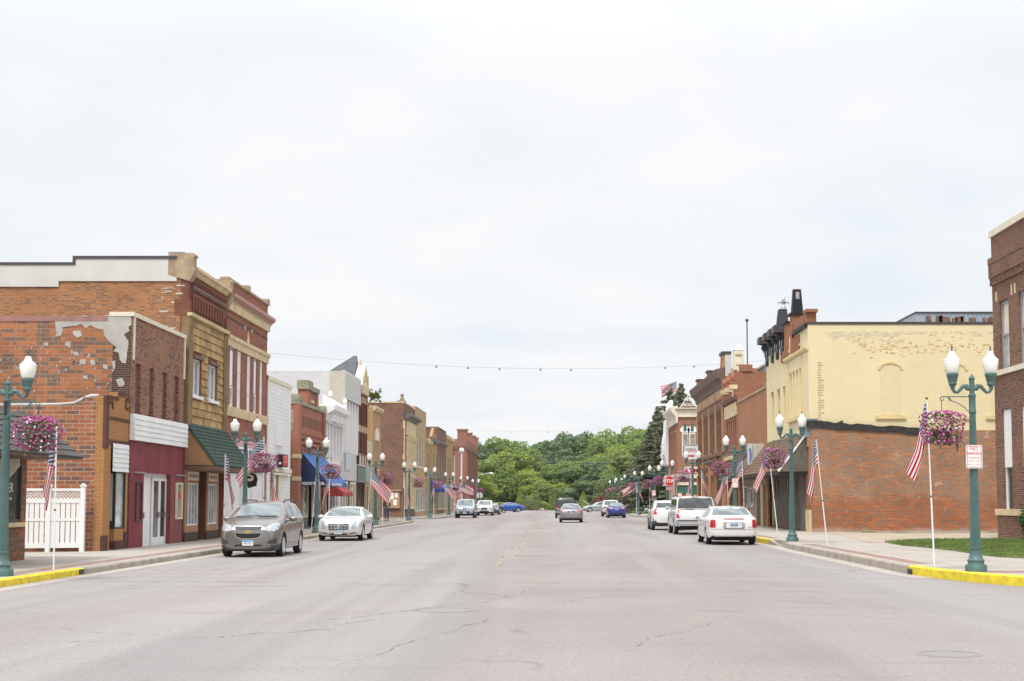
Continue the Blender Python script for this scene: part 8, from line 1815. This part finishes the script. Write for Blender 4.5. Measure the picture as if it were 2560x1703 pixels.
# ---- silver-white coupe
def egg(T, bvh, P):
    mb = MB()
    for i in range(7):
        x = -.42 + i * .14; y = bvh.ray_cast(Vector((x, -3, .6)), Vector((0, 1, 0)))[0].y - .02; mb.box(x - .009, x + .009, y - .01, y + .03, .475, .72)
    for z in (.525, .585, .645):
        P_ = [(x, bvh.ray_cast(Vector((x, -3, z)), Vector((0, 1, 0)))[0].y - .02, z) for x in np.linspace(-.42, .42, 7)]; mb.tube(P_, .009, 4)
    mb.build('grille_lattice', m_chrome, T)
L = 4.80
vehicle('silver_coupe', 'pearl silver coupe facing the camera, parked second on the left', 'car', G1, (-9.1, 59.6 + L / 2), 0, dict(L=L, W=1.88, H=1.44,
    top=curves(L, 1.88, 1.44, .90, (1.38, 1.01), 2.25, 3.55, (4.35, 1.08), 1.05), belt=[(0, .66), (.3, .84), (1.4, .95), (2.2, .98), (4.2, 1.05), (L, .84)], cowl=1.38, wtop=2.25, rtop=3.55, rbase=4.35, roofw=.66, paint=paint('pearl_paint', (.66, .66, .66), .25, .3), R=.34, fa=.95, wb=2.88, nose=.10, nz=.45, mz=1.0, mirror=(1.95, 1.0), spokes=7, rim=m_rim, gaps=[(1.75, .3, 1.8, .98), (3.15, .5, 3.2, 1.0)], handles=[(2.95, .88)],
    parts=[('windscreen', 'F', [(-.74, 1.045), (.74, 1.045), (.60, 1.345), (.3, 1.375), (-.3, 1.375), (-.60, 1.345)], m_wind), ('grille_frame', 'F', [(-.47, .74), (.47, .74), (.42, .455), (-.42, .455)], m_chrome, .006), ('grille', 'F', [(-.445, .725), (.445, .725), (.40, .47), (-.40, .47)], M('grille_black', (.03, .035, .06), .4), .012),
        ('headlight', 'F', [(.55, .52), (.56, .70), (.62, .84), (.76, .86), (.74, .74), (.71, .50)], m_lens, .012, True), ('lower_intake', 'F', rectp(-.37, .37, .265, .32, .02), m_black, .008), ('fog_light', 'F', [(.48, .30), (.74, .34), (.74, .37), (.48, .345)], m_windd, .01, True),
        ('side_window', 'S', [(1.82, 1.03), (2.35, 1.32), (2.98, 1.36), (3.02, 1.05)], m_wind), ('side_window', 'S', [(3.08, 1.06), (3.05, 1.355), (3.5, 1.32), (3.85, 1.12)], m_windd), ('tail_light', 'B', rectp(.66, .8, .6, 1.0, .02), m_tail, .01, True), ('rear_window', 'B', [(-.62, 1.1), (.62, 1.1), (.5, 1.34), (-.5, 1.34)], m_windd)],
    plates=[('F', 0, .375, .32, .155, 'DHR 204')], extra=[egg, emblem_ring(.075, .60)]))
# ---- silver-grey pickup/SUV facing camera
def boxy(L, W, H, hood, wb, fa, **k):
    d = dict(L=L, W=W, H=H, top=curves(L, W, H, hood, (1.35, hood + .09), 1.95, L - .35, (L - .08, hood + .05), hood - .08), belt=[(0, hood - .25), (.3, hood - .06), (1.4, hood), (L - .4, hood + .04), (L, hood - .2)], cowl=1.35, wtop=1.95, rtop=L - .35, rbase=L - .08, roofw=.80, rbw=.93, R=.38, fa=fa, wb=wb, nose=.05, tail=.03, nz=.6, mz=hood + .12, mirror=(1.75, hood + .13), hw=[(0, W * .42), (.05, W * .45), (.2, W * .475), (.6, W * .5), (L - .5, W * .5), (L - .1, W * .49), (L, W * .465)], low=[(0, .42), (.15, .34), (L - .2, .36), (L, .46)])
    d.update(k); return d
vehicle('silver_pickup', 'silver-grey pickup with black grille facing the camera at the far left kerb', 'truck', G1, (-8.75, 136 + 2.6), 0, boxy(5.2, 1.92, 1.83, 1.12, 3.2, .95, paint=paint('pale_blue_silver', (.42, .47, .52), .4, .3), lower=m_cladding, clad=.62, spokes=6,
    parts=[('windscreen', 'F', [(-.74, 1.24), (.74, 1.24), (.64, 1.72), (-.64, 1.72)], m_wind), ('grille', 'F', [(-.22, 1.0), (.22, 1.0), (.14, .80), (-.14, .80)], m_black, .012), ('grille', 'F', [(.28, .99), (.42, .98), (.36, .85), (.30, .86)], m_black, .012, True), ('emblem', 'F', rectp(-.09, .09, .86, .94, .03), m_chrome, .03), ('headlight', 'F', [(.52, .82), (.52, 1.02), (.84, 1.06), (.88, .86)], m_lens, .012, True), ('turn_light', 'F', [(.80, .82), (.80, 1.05), (.90, 1.05), (.90, .84)], m_amber, .02, True), ('lower_intake', 'F', rectp(-.5, .5, .5, .64, .03), m_black, .01),
        ('side_window', 'S', [(1.75, 1.22), (2.1, 1.68), (2.8, 1.70), (2.8, 1.22)], m_windd), ('side_window', 'S', [(2.88, 1.22), (2.88, 1.70), (3.6, 1.69), (3.6, 1.22)], m_windd), ('rear_window', 'B', rectp(-.62, .62, 1.25, 1.62, .05), m_windd), ('tail_light', 'B', rectp(.75, .9, .8, 1.15, .03), m_tail, .01, True)], plates=[('F', 0, .52, .31, .15, 'MN 47')], rails=(2.1, 4.6)))
vehicle('white_crossover', 'white crossover facing the camera just behind the silver-grey pickup', 'car', G1, (-7.95, 157 + 2.4), 0, boxy(4.8, 1.86, 1.72, 1.06, 2.85, .92, R=.35, paint=paint('white_paint_a', (.70, .70, .71), .1, .3), lower=m_cladding, clad=.42,
    parts=[('windscreen', 'F', [(-.70, 1.2), (.70, 1.2), (.6, 1.62), (-.6, 1.62)], m_wind), ('grille', 'F', rectp(-.36, .36, .68, .92, .05), m_cladding, .012), ('headlight', 'F', rectp(.45, .82, .74, .95, .05), m_lens, .012, True), ('lower_intake', 'F', rectp(-.5, .5, .42, .56, .03), m_black, .01), ('side_window', 'S', [(1.7, 1.18), (2.1, 1.58), (3.9, 1.58), (4.1, 1.2)], m_windd), ('tail_light', 'B', rectp(.7, .85, .8, 1.1, .03), m_tail, .01, True)]))
def sedan(L, W, H, hood, wb, fa, **k):
    d = dict(L=L, W=W, H=H, top=curves(L, W, H, hood, (1.30, hood + .11), 2.1, L - 1.55, (L - .72, hood + .17), hood + .13), belt=[(0, hood - .22), (.3, hood - .05), (1.3, hood + .03), (L - .7, hood + .12), (L, hood - .08)], cowl=1.30, wtop=2.1, rtop=L - 1.55, rbase=L - .72, roofw=.64, R=.33, fa=fa, wb=wb, mz=hood + .12, mirror=(1.75, hood + .12)); d.update(k); return d
vehicle('dark_sedan', 'dark blue sedan behind the white crossover at the left kerb', 'car', G1, (-7.6, 168 + 2.3), 0, sedan(4.6, 1.8, 1.43, .86, 2.7, .9, paint=paint('navy_paint', (.035, .05, .09), .3), parts=[('windscreen', 'F', [(-.7, 1.0), (.7, 1.0), (.56, 1.33), (-.56, 1.33)], m_wind), ('grille', 'F', rectp(-.35, .35, .5, .66, .03), m_black, .01), ('headlight', 'F', rectp(.48, .78, .58, .76, .05), m_lens, .01, True), ('side_window', 'S', [(1.7, 1.0), (2.2, 1.32), (3.1, 1.33), (3.7, 1.05)], m_wind)]))
# ---- far blue coupe turning across
vehicle('blue_coupe', 'bright blue two-door car turning across the far end of the street', 'car', 'vehicles crossing the far end', (-7.0, 205), -68, sedan(4.75, 1.82, 1.42, .84, 2.75, .92, paint=paint('blue_paint', (.028, .095, .42), .3), spokes=5, rim=m_rim, parts=[('windscreen', 'F', [(-.7, 1.0), (.7, 1.0), (.56, 1.32), (-.56, 1.32)], m_wind), ('side_window', 'S', [(1.75, 1.0), (2.25, 1.30), (2.95, 1.33), (3.0, 1.02)], m_wind), ('side_window', 'S', [(3.06, 1.02), (3.0, 1.33), (3.4, 1.3), (3.8, 1.1)], m_wind), ('tail_light', 'S', [(4.35, .78), (4.35, .98), (4.68, .95), (4.68, .78)], m_tail, .01), ('headlight', 'F', rectp(.48, .8, .58, .76, .05), m_lens, .01, True), ('tail_light', 'B', rectp(.5, .82, .76, .96, .05), m_tail, .01, True), ('rear_window', 'B', [(-.6, 1.04), (.6, 1.04), (.5, 1.3), (-.5, 1.3)], m_wind)], gaps=[(1.7, .3, 1.75, .98), (3.05, .35, 3.1, 1.0)]))
# ---- moving grey sedan
vehicle('grey_sedan', 'mid grey sedan driving away in the right lane with lit tail lights', 'car', 'cars driving away', (1.13, 108.8 + 2.35), 180, sedan(4.7, 1.82, 1.46, .88, 2.75, .92, paint=paint('grey_paint', (.30, .30, .315), .5, .25), lower=m_cladding, clad=.36, spokes=10,
    parts=[('windscreen', 'F', [(-.7, 1.02), (.7, 1.02), (.56, 1.35), (-.56, 1.35)], m_wind), ('rear_window', 'B', [(-.68, 1.08), (.68, 1.08), (.55, 1.35), (.3, 1.38), (-.3, 1.38), (-.55, 1.35)], m_wind), ('tail_light', 'B', [(.42, .86), (.42, .95), (.60, 1.0), (.80, 1.03), (.84, .95), (.70, .88)], m_brake, .012, True), ('plate_recess', 'B', rectp(-.26, .26, .76, .92, .03), m_cladding, .006), ('reflector', 'B', rectp(.62, .82, .40, .45, .01), m_tail, .01, True), ('high_brake_light', 'B', rectp(-.12, .12, 1.375, 1.39, .005), m_tail, .02), ('side_window', 'S', [(1.7, 1.02), (2.2, 1.35), (2.8, 1.37), (2.8, 1.03)], m_windd), ('side_window', 'S', [(2.87, 1.03), (2.87, 1.37), (3.3, 1.34), (3.75, 1.08)], m_windd)], plates=[('B', 0, .84, .31, .15, '823 KLM')]))
vehicle('dark_pickup', 'dark grey pickup with topper driving away ahead of the grey sedan', 'truck', 'cars driving away', (.85, 136.8 + 2.7), 180, boxy(5.4, 1.96, 1.93, 1.12, 3.4, .95, top=[(0, .9), (.05, 1.0), (.3, 1.1), (1.35, 1.2), (2.0, 1.82), (2.3, 1.88), (3.6, 1.93), (5.2, 1.93), (5.33, 1.88), (5.4, 1.7)], rtop=5.2, rbase=5.39, rbw=.80, paint=paint('charcoal_paint', (.055, .057, .06), .3), lower=m_cladding, clad=.5,
    parts=[('rear_window', 'B', [(-.74, 1.28), (.74, 1.28), (.66, 1.78), (-.66, 1.78)], m_windd), ('tail_light', 'B', rectp(.78, .92, .82, 1.2, .03), m_tail, .014, True), ('bumper', 'B', rectp(-.93, .93, .5, .66, .03), M('grey_bumper', (.28, .28, .28), .5), .03), ('windscreen', 'F', [(-.72, 1.25), (.72, 1.25), (.64, 1.74), (-.64, 1.74)], m_windd), ('side_window', 'S', [(1.8, 1.25), (2.1, 1.74), (3.2, 1.76), (3.2, 1.25)], m_windd), ('side_window', 'S', [(3.4, 1.3), (3.4, 1.78), (5.1, 1.78), (5.1, 1.3)], m_windd)], plates=[('B', 0, .78, .31, .15, 'MN 52')]))
# ---- crossing silver wagon with its bonnet up
def bonnet(T, bvh, P):
    mb = MB(); mb.prism([(.95, 1.02), (1.0, 1.06), (.15, 1.72), (.08, 1.68)], -.65, .65, 'x'); mb.build('bonnet', P['paint'], T)
vehicle('silver_wagon', 'silver wagon standing sideways with raised bonnet at the far end', 'car', 'vehicles crossing the far end', (6.1, 205), -82, sedan(4.7, 1.8, 1.5, .88, 2.7, .92, top=curves(4.7, 1.8, 1.5, .88, (1.3, .99), 2.1, 4.1, (4.55, 1.05), .98), rtop=4.1, rbase=4.55, paint=paint('pale_silver_paint', (.44, .47, .49), .5), spokes=7, extra=[bonnet], parts=[('side_window', 'S', [(1.75, 1.02), (2.25, 1.36), (2.85, 1.41), (2.85, 1.05)], m_windd), ('side_window', 'S', [(2.92, 1.05), (2.92, 1.41), (3.7, 1.4), (3.8, 1.08)], m_windd), ('windscreen', 'F', [(-.68, 1.04), (.68, 1.04), (.56, 1.36), (-.56, 1.36)], m_wind), ('headlight', 'F', rectp(.48, .8, .6, .8, .05), m_lens, .01, True)], gaps=[(2.88, .35, 2.88, 1.0)]))
# ---- white pickup and blue sedan on the right
def openbed(T, bvh, P): pass
vehicle('white_pickup', 'small white pickup seen from behind in front of the right-hand lamps', 'truck', G2, (5.75, 150 + 2.5), 180, boxy(5.0, 1.86, 1.76, 1.05, 3.1, .9, top=[(0, .8), (.05, .9), (.3, 1.0), (1.3, 1.1), (1.9, 1.68), (2.2, 1.73), (3.0, 1.72), (3.15, 1.65), (3.3, 1.12), (3.4, 1.08), (4.9, 1.08), (5.0, 1.0)], rtop=3.05, rbase=3.35, rbw=.93, paint=paint('white_paint_b', (.68, .68, .66), 0., .35), lower=m_cladding, clad=.5,
    parts=[('rear_window', 'B', [(-.68, 1.2), (.68, 1.2), (.62, 1.62), (-.62, 1.62)], m_wind), ('tail_light', 'B', rectp(.72, .86, .75, 1.0, .02), m_tail, .014, True), ('bumper', 'B', rectp(-.88, .88, .45, .62, .03), m_chrome, .03), ('windscreen', 'F', [(-.68, 1.2), (.68, 1.2), (.6, 1.6), (-.6, 1.6)], m_wind), ('side_window', 'S', [(1.75, 1.16), (2.05, 1.6), (2.95, 1.6), (3.0, 1.16)], m_windd)]))
vehicle('blue_sedan', 'deep blue sedan seen from behind, overlapping the white pickup', 'car', G2, (5.84, 137.8 + 2.35), 180, sedan(4.7, 1.82, 1.46, .9, 2.75, .92, paint=paint('royal_paint', (.035, .05, .24), .3, .25), spokes=10,
    parts=[('rear_window', 'B', [(-.68, 1.1), (.68, 1.1), (.55, 1.36), (.3, 1.39), (-.3, 1.39), (-.55, 1.36)], m_wind), ('tail_light', 'B', [(.44, .92), (.44, 1.0), (.82, 1.05), (.84, .96), (.7, .9)], M('tail_pink', (.62, .22, .22), .2, coat=.5), .012, True), ('windscreen', 'F', [(-.7, 1.04), (.7, 1.04), (.56, 1.35), (-.56, 1.35)], m_wind), ('side_window', 'S', [(1.7, 1.04), (2.2, 1.35), (3.2, 1.36), (3.75, 1.1)], m_windd), ('lower_valance', 'B', rectp(-.6, .6, .36, .48, .03), m_black, .008)], plates=[('B', 0, .86, .31, .15, 'MN 118')]))
# ---- white crossover on the right
vehicle('white_crossover', 'white crossover seen from behind, its tall red tail light left of the large white wagon', 'car', G2, (6.35, 80.9 + 2.4), 180, dict(L=4.8, W=1.88, H=1.70, top=curves(4.8, 1.88, 1.70, 1.05, (1.35, 1.16), 2.15, 4.05, (4.62, 1.22), 1.12), belt=[(0, .75), (.3, .98), (1.35, 1.06), (4.4, 1.2), (4.8, .95)], cowl=1.35, wtop=2.15, rtop=4.05, rbase=4.62, roofw=.70, rbw=.84, R=.36, fa=.95, wb=2.85, mz=1.15, mirror=(1.8, 1.15), mirrormat=m_metal, paint=paint('white_paint_c', (.72, .72, .72), .05, .28), lower=m_cladding, clad=.60, rails=(2.3, 4.1), railmat=m_chrome,
    parts=[('rear_window', 'B', [(-.70, 1.28), (.70, 1.28), (.60, 1.56), (-.60, 1.56)], m_windd), ('tail_light', 'B', [(.66, .90), (.62, 1.24), (.74, 1.25), (.85, .93), (.8, .9)], m_tail, .014, True), ('side_window', 'S', [(1.9, 1.16), (2.35, 1.52), (3.7, 1.56), (4.2, 1.28)], m_windd), ('windscreen', 'F', [(-.72, 1.22), (.72, 1.22), (.58, 1.58), (-.58, 1.58)], m_wind), ('chrome_bar', 'B', rectp(-.3, .3, 1.0, 1.03, .005), m_chrome, .012)], gaps=[(2.85, .5, 2.88, 1.15)]))
# ---- large white wagon
vehicle('white_sport_wagon', 'large white sport wagon with dark rear glass and amber-red tail lights', 'car', G2, (6.88, 70.4 + 2.75), 180, boxy(5.5, 2.02, 1.92, 1.16, 3.3, 1.0, R=.39, paint=paint('white_paint_d', (.66, .66, .65), 0., .3), rim=m_rim, spokes=6, rails=(2.2, 5.1), railmat=m_cladding, roofw=.86, rbw=.95, tail=.05,
    parts=[('rear_window', 'B', [(-.88, 1.30), (.88, 1.30), (.84, 1.7), (.76, 1.83), (-.76, 1.83), (-.84, 1.7)], m_windd), ('tail_light_red', 'B', rectp(.80, .955, .84, 1.02, .01), m_tail, .016, True), ('tail_light_white', 'B', rectp(.80, .955, 1.02, 1.10, .01), m_lens, .016, True), ('tail_light_amber', 'B', rectp(.80, .955, 1.10, 1.22, .01), m_amber, .016, True), ('bumper', 'B', rectp(-.96, .96, .52, .73, .04), m_metal, .05), ('bumper_step', 'B', rectp(-.9, .9, .69, .735, .01), m_cladding, .07), ('tailgate_handle', 'B', rectp(.30, .54, .94, 1.06, .02), m_metal, .015), ('tailgate_seam', 'B', rectp(-.78, .78, 1.235, 1.25, .002), m_shut, .006),
        ('high_brake_light', 'B', rectp(-.18, .18, 1.86, 1.885, .005), m_tail, .02), ('wiper', 'B', rectp(.1, .5, 1.25, 1.27, .005), m_black, .03), ('badge', 'B', rectp(-.72, -.35, .885, .90, .005), m_metal, .01), ('round_sticker', 'B', [(-.72 + .05 * math.cos(t), 1.42 + .05 * math.sin(t)) for t in np.linspace(0, 6.28, 11)[:-1]], M('sticker', (.62, .45, .42), .5), .012),
        ('side_window', 'S', [(1.85, 1.26), (2.15, 1.74), (2.9, 1.76), (2.9, 1.26)], m_windd), ('side_window', 'S', [(2.98, 1.26), (2.98, 1.76), (3.8, 1.76), (3.8, 1.26)], m_windd), ('side_window', 'S', [(3.9, 1.28), (3.9, 1.75), (5.1, 1.73), (5.1, 1.3)], m_windd), ('windscreen', 'F', [(-.78, 1.3), (.78, 1.3), (.68, 1.78), (-.68, 1.78)], m_windd)], gaps=[(2.94, .5, 2.94, 1.24), (3.85, .5, 3.85, 1.24)], handles=[(3.6, 1.12), (2.7, 1.12)], plates=[('B', .05, .60, .32, .16, '871 JRT')]))
# ---- white sedan nearest on the right
L = 5.26
vehicle('white_luxury_sedan', 'long white sedan seen from behind, nearest car on the right with a wide framed plate', 'car', G2, (6.74, 54.2 + L / 2), 180, dict(L=L, W=1.92, H=1.48, top=curves(L, 1.92, 1.48, .94, (1.5, 1.05), 2.35, 3.72, (4.32, 1.12), 1.06), belt=[(0, .74), (.3, .9), (1.5, .98), (4.3, 1.04), (L - .15, 1.0), (L, .9)], cowl=1.5, wtop=2.35, rtop=3.72, rbase=4.32, roofw=.70, rbw=.80, R=.335, fa=1.05, wb=2.93, mz=1.02, mirror=(2.0, 1.02), paint=paint('white_paint_e', (.74, .735, .71), 0., .22), rim=m_chrome, spokes=7, tail=.05,
    low=[(0, .3), (.12, .22), (4.6, .22), (L - .1, .30), (L, .34)],
    parts=[('rear_window', 'B', [(-.74, 1.135), (.74, 1.135), (.62, 1.40), (.3, 1.43), (-.3, 1.43), (-.62, 1.40)], m_wind), ('tail_light', 'B', [(.70, .66), (.69, .93), (.74, .98), (.86, .95), (.90, .67)], m_tail, .014, True), ('plate_frame', 'B', rectp(-.40, .40, .635, .855, .03), m_cladding, .010), ('plate_surround', 'B', rectp(-.30, .30, .65, .84, .02), m_plate, .02), ('reverse_light', 'B', rectp(.31, .385, .655, .835, .01), m_lens, .02, True), ('high_brake_light', 'B', [(-.4, .985), (.4, .985), (.38, 1.012), (-.38, 1.012)], m_tail, .02), ('bumper_seam', 'B', rectp(-.86, .86, .595, .605, .002), m_shut, .006), ('exhaust', 'B', rectp(.5, .62, .30, .33, .01), m_black, .02, True), ('badge', 'B', rectp(-.70, -.52, .67, .69, .003), m_metal, .01),
        ('side_window', 'S', [(2.0, 1.04), (2.55, 1.37), (3.15, 1.40), (3.15, 1.06)], m_wind), ('side_window', 'S', [(3.22, 1.06), (3.22, 1.40), (3.7, 1.38), (4.05, 1.12)], m_wind), ('windscreen', 'F', [(-.74, 1.08), (.74, 1.08), (.6, 1.38), (-.6, 1.38)], m_wind), ('headlight', 'F', rectp(.5, .84, .62, .8, .04), m_lens, .01, True), ('side_trim', 'S', [(1.4, .52), (4.2, .52), (4.2, .545), (1.4, .545)], m_chrome, .008)], gaps=[(3.18, .3, 3.2, 1.04), (2.0, .3, 2.0, 1.02)], handles=[(3.0, .92), (3.95, .94)], plates=[('B', 0, .745, .31, .15, 'BTR 590')]))

# ---- motorcycle
def motorbike():
    t = empty('motorcycle', (0, 0, 0), 'red and black motorcycle parked in front of the bright blue car', 'motorcycle'); 
    for y in (-.72, .72):
        mb = MB(); pts = [(0, y + .29 * math.cos(a), .31 + .29 * math.sin(a)) for a in np.linspace(0, 6.283, 21)]; mb.tube(pts, .055, 6); w_ = mb.build('wheel', m_tyre, t)
        mb = MB()
        for k in range(8): a = k * math.pi / 4; mb.tube([(0, y, .31), (0, y + .27 * math.cos(a), .31 + .27 * math.sin(a))], .008, 4)
        mb.lathe([(.05, -.04), (.05, .04)], 8, (0, y, .31)); mb.build('rim', m_chrome, w_)
    mb = MB(); mb.tube([(0, -.72, .31), (0, -.45, .85), (0, .1, .72), (0, .5, .62), (0, .72, .31)], .035, 6); mb.tube([(0, -.45, .8), (0, -.2, .3), (0, .35, .3), (0, .5, .6)], .03, 6); mb.build('frame', m_black, t)
    mb = MB(); mb.sphere((0, -.12, .82), .2, 12, sx=.7, sy=1.5, sz=.7); mb.build('tank', m_red, t, smooth=60)
    mb = MB(); mb.sphere((0, .42, .74), .2, 12, sx=.75, sy=1.5, sz=.4); mb.build('seat', m_black, t, smooth=60)
    mb = MB(); mb.box(-.13, .13, -.22, .25, .3, .62); mb.lathe([(.1, 0), (.12, .1), (.12, .25), (.09, .3)], 10, (0, -.02, .5)); mb.build('engine', m_metal, t)
    mb = MB(); mb.tube([(-.36, -.28, 1.02), (-.2, -.42, 1.05), (0, -.45, .95), (.2, -.42, 1.05), (.36, -.28, 1.02)], .018, 6); mb.build('handlebar', m_chrome, t)
    mb = MB(); mb.sphere((0, -.58, .88), .1, 10); mb.build('headlight', m_lens, t); mb = MB(); mb.tube([(.12, -.1, .3), (.16, .3, .26), (.16, .85, .3)], .045, 7); mb.build('exhaust', m_chrome, t)
    mb = MB(); mb.tube([(0, .05 + .72 - .33, .60), (0, .72, .66), (0, 1.02, .5)], [.05, .09, .06], 6); mb.build('mudguard', m_red, t); mb = MB(); mb.tube([(-.05, .1, .3), (-.22, .15, .02)], .015, 5); mb.build('side_stand', m_black, t)
    t.location = (-7.7, 192, 0); t.rotation_euler = (0, math.radians(-6), math.radians(62)); return t
motorbike()

# ---- walking person
def skin_obj(name, verts, edges, radii, mat, parent, sub=1, root=0):
    me = bpy.data.meshes.new(name); me.from_pydata(verts, edges, []); o = bpy.data.objects.new(name, me); COL.objects.link(o)
    md = o.modifiers.new('s', 'SKIN'); md.use_smooth_shade = True; sv = me.skin_vertices[0].data
    for i, r_ in enumerate(radii): sv[i].radius = (r_, r_) if not isinstance(r_, tuple) else r_
    sv[root].use_root = True; ms = o.modifiers.new('u', 'SUBSURF'); ms.levels = sub; ms.render_levels = sub
    dg = bpy.context.evaluated_depsgraph_get(); m2 = bpy.data.meshes.new_from_object(o.evaluated_get(dg)); m2.name = name; bpy.data.objects.remove(o); m2.materials.clear(); m2.materials.append(mat); return _par(mesh_obj(name, m2), parent)
def person():
    t = empty('person', (-12.72, 107, .15), 'person in olive jacket and blue jeans walking away past the lamp', 'person'); m_skin = M('skin', (.50, .30, .22), .6, var=.05); m_jean = M('jeans', (.06, .11, .22), .85, var=.15, scale=8); m_jkt = M('olive_jacket', (.085, .08, .05), .85, var=.25, scale=6); m_hair = M('dark_hair', (.03, .022, .018), .7)
    # pelvis, spine, neck, head; legs mid-stride; arms bent, hands near the waist. Facing +Y (away)
    V = [(0, 0, .95), (0, .0, 1.15), (0, .0, 1.38), (0, .01, 1.50), (0, .03, 1.60), (0, .03, 1.70),
         (.10, 0, .90), (.11, .13, .50), (.10, .08, .10), (.10, .24, .05), (-.10, 0, .90), (-.11, .02, .50), (-.10, -.16, .12), (-.10, -.02, .05),
         (.19, 0, 1.42), (.25, -.03, 1.16), (.24, .20, 1.06), (.22, .27, 1.05), (-.19, 0, 1.42), (-.25, -.05, 1.16), (-.23, .16, 1.04), (-.21, .23, 1.02)]
    E = [(0, 1), (1, 2), (2, 3), (3, 4), (4, 5), (0, 6), (6, 7), (7, 8), (8, 9), (0, 10), (10, 11), (11, 12), (12, 13), (2, 14), (14, 15), (15, 16), (16, 17), (2, 18), (18, 19), (19, 20), (20, 21)]
    Rr = [(.15, .11), (.14, .10), (.16, .11), .055, .085, .088, .085, .06, .042, .035, .085, .06, .042, .035, .06, .042, .032, .03, .06, .042, .032, .03]
    for bx, sg in ((17, 1), (21, -1)):     # hands: palm plus five unequal fingers
        b0 = V[bx]; V.append((b0[0] - sg * .005, b0[1] + .05, b0[2] - .01)); Rr.append(.03); pi_ = len(V) - 1; E.append((bx, pi_))
        for k, (dx, ln) in enumerate(((-.03, .055), (-.012, .075), (.008, .08), (.026, .07))):
            V.append((V[pi_][0] + dx, V[pi_][1] + ln * .6, V[pi_][2] - .01)); Rr.append(.009); E.append((pi_, len(V) - 1)); V.append((V[-1][0], V[-1][1] + ln * .35, V[-1][2] - .03)); Rr.append(.008); E.append((len(V) - 2, len(V) - 1))
        V.append((b0[0] - sg * .045, b0[1] + .03, b0[2] + .01)); Rr.append(.010); E.append((bx, len(V) - 1))
    skin_obj('body', V, E, Rr, m_skin, t)
    skin_obj('trousers', [(0, 0, .97), (.10, 0, .90), (.112, .13, .50), (.10, .08, .13), (-.10, 0, .90), (-.112, .02, .50), (-.10, -.15, .14)], [(0, 1), (1, 2), (2, 3), (0, 4), (4, 5), (5, 6)], [(.165, .125), .10, .078, .068, .10, .078, .068], m_jean, t)
    skin_obj('jacket', [(0, 0, .98), (0, 0, 1.15), (0, 0, 1.38), (0, .01, 1.47), (.19, 0, 1.41), (.255, -.03, 1.16), (.242, .17, 1.07), (-.19, 0, 1.41), (-.255, -.05, 1.16), (-.232, .14, 1.05)], [(0, 1), (1, 2), (2, 3), (2, 4), (4, 5), (5, 6), (2, 7), (7, 8), (8, 9)], [(.18, .14), (.17, .13), (.19, .14), .075, .08, .062, .05, .08, .062, .05], m_jkt, t)
    mb = MB(); mb.sphere((0, .02, 1.685), .108, 14, sx=.88, sy=1.02, sz=1.15); mb.build('hair', m_hair, t, smooth=60)
    mb = MB(); mb.sphere((0, .125, 1.63), .018, 8, sz=1.4); mb.box(-.02, .02, .118, .124, 1.575, 1.582); mb.build('face_features', m_skin, t)
    mb = MB()
    for s in (-1, 1): mb.sphere((s * .035, .118, 1.665), .010, 8); mb.sphere((s * .085, .03, 1.655), .022, 8, sx=.4)
    mb.build('eyes_and_ears', M('eye', (.04, .03, .03), .3), t)
    mb = MB()
    for y0, x in ((.08, .10), (-.16, -.10)): mb.sphere((x, y0 + .07, .045), .06, 10, sy=2.3, sz=.8)
    mb.build('shoes', m_black, t, smooth=60)
    mb = MB(); mb.sphere((.03, -.14, 1.22), .12, 10, sx=.9, sy=.5, sz=1.2); mb.build('bag', M('pale_bag', (.45, .45, .42), .8), t, smooth=60)
    for o in list(t.children):
        if o.name.split('.')[0] in ('hair', 'face_features', 'eyes_and_ears', 'shoes', 'bag'):     # built at the world origin
            for v in o.data.vertices: v.co += ORG['person'] if False else Vector((-12.72, 107, .15))
    t.rotation_euler = (0, 0, math.radians(12))
person()
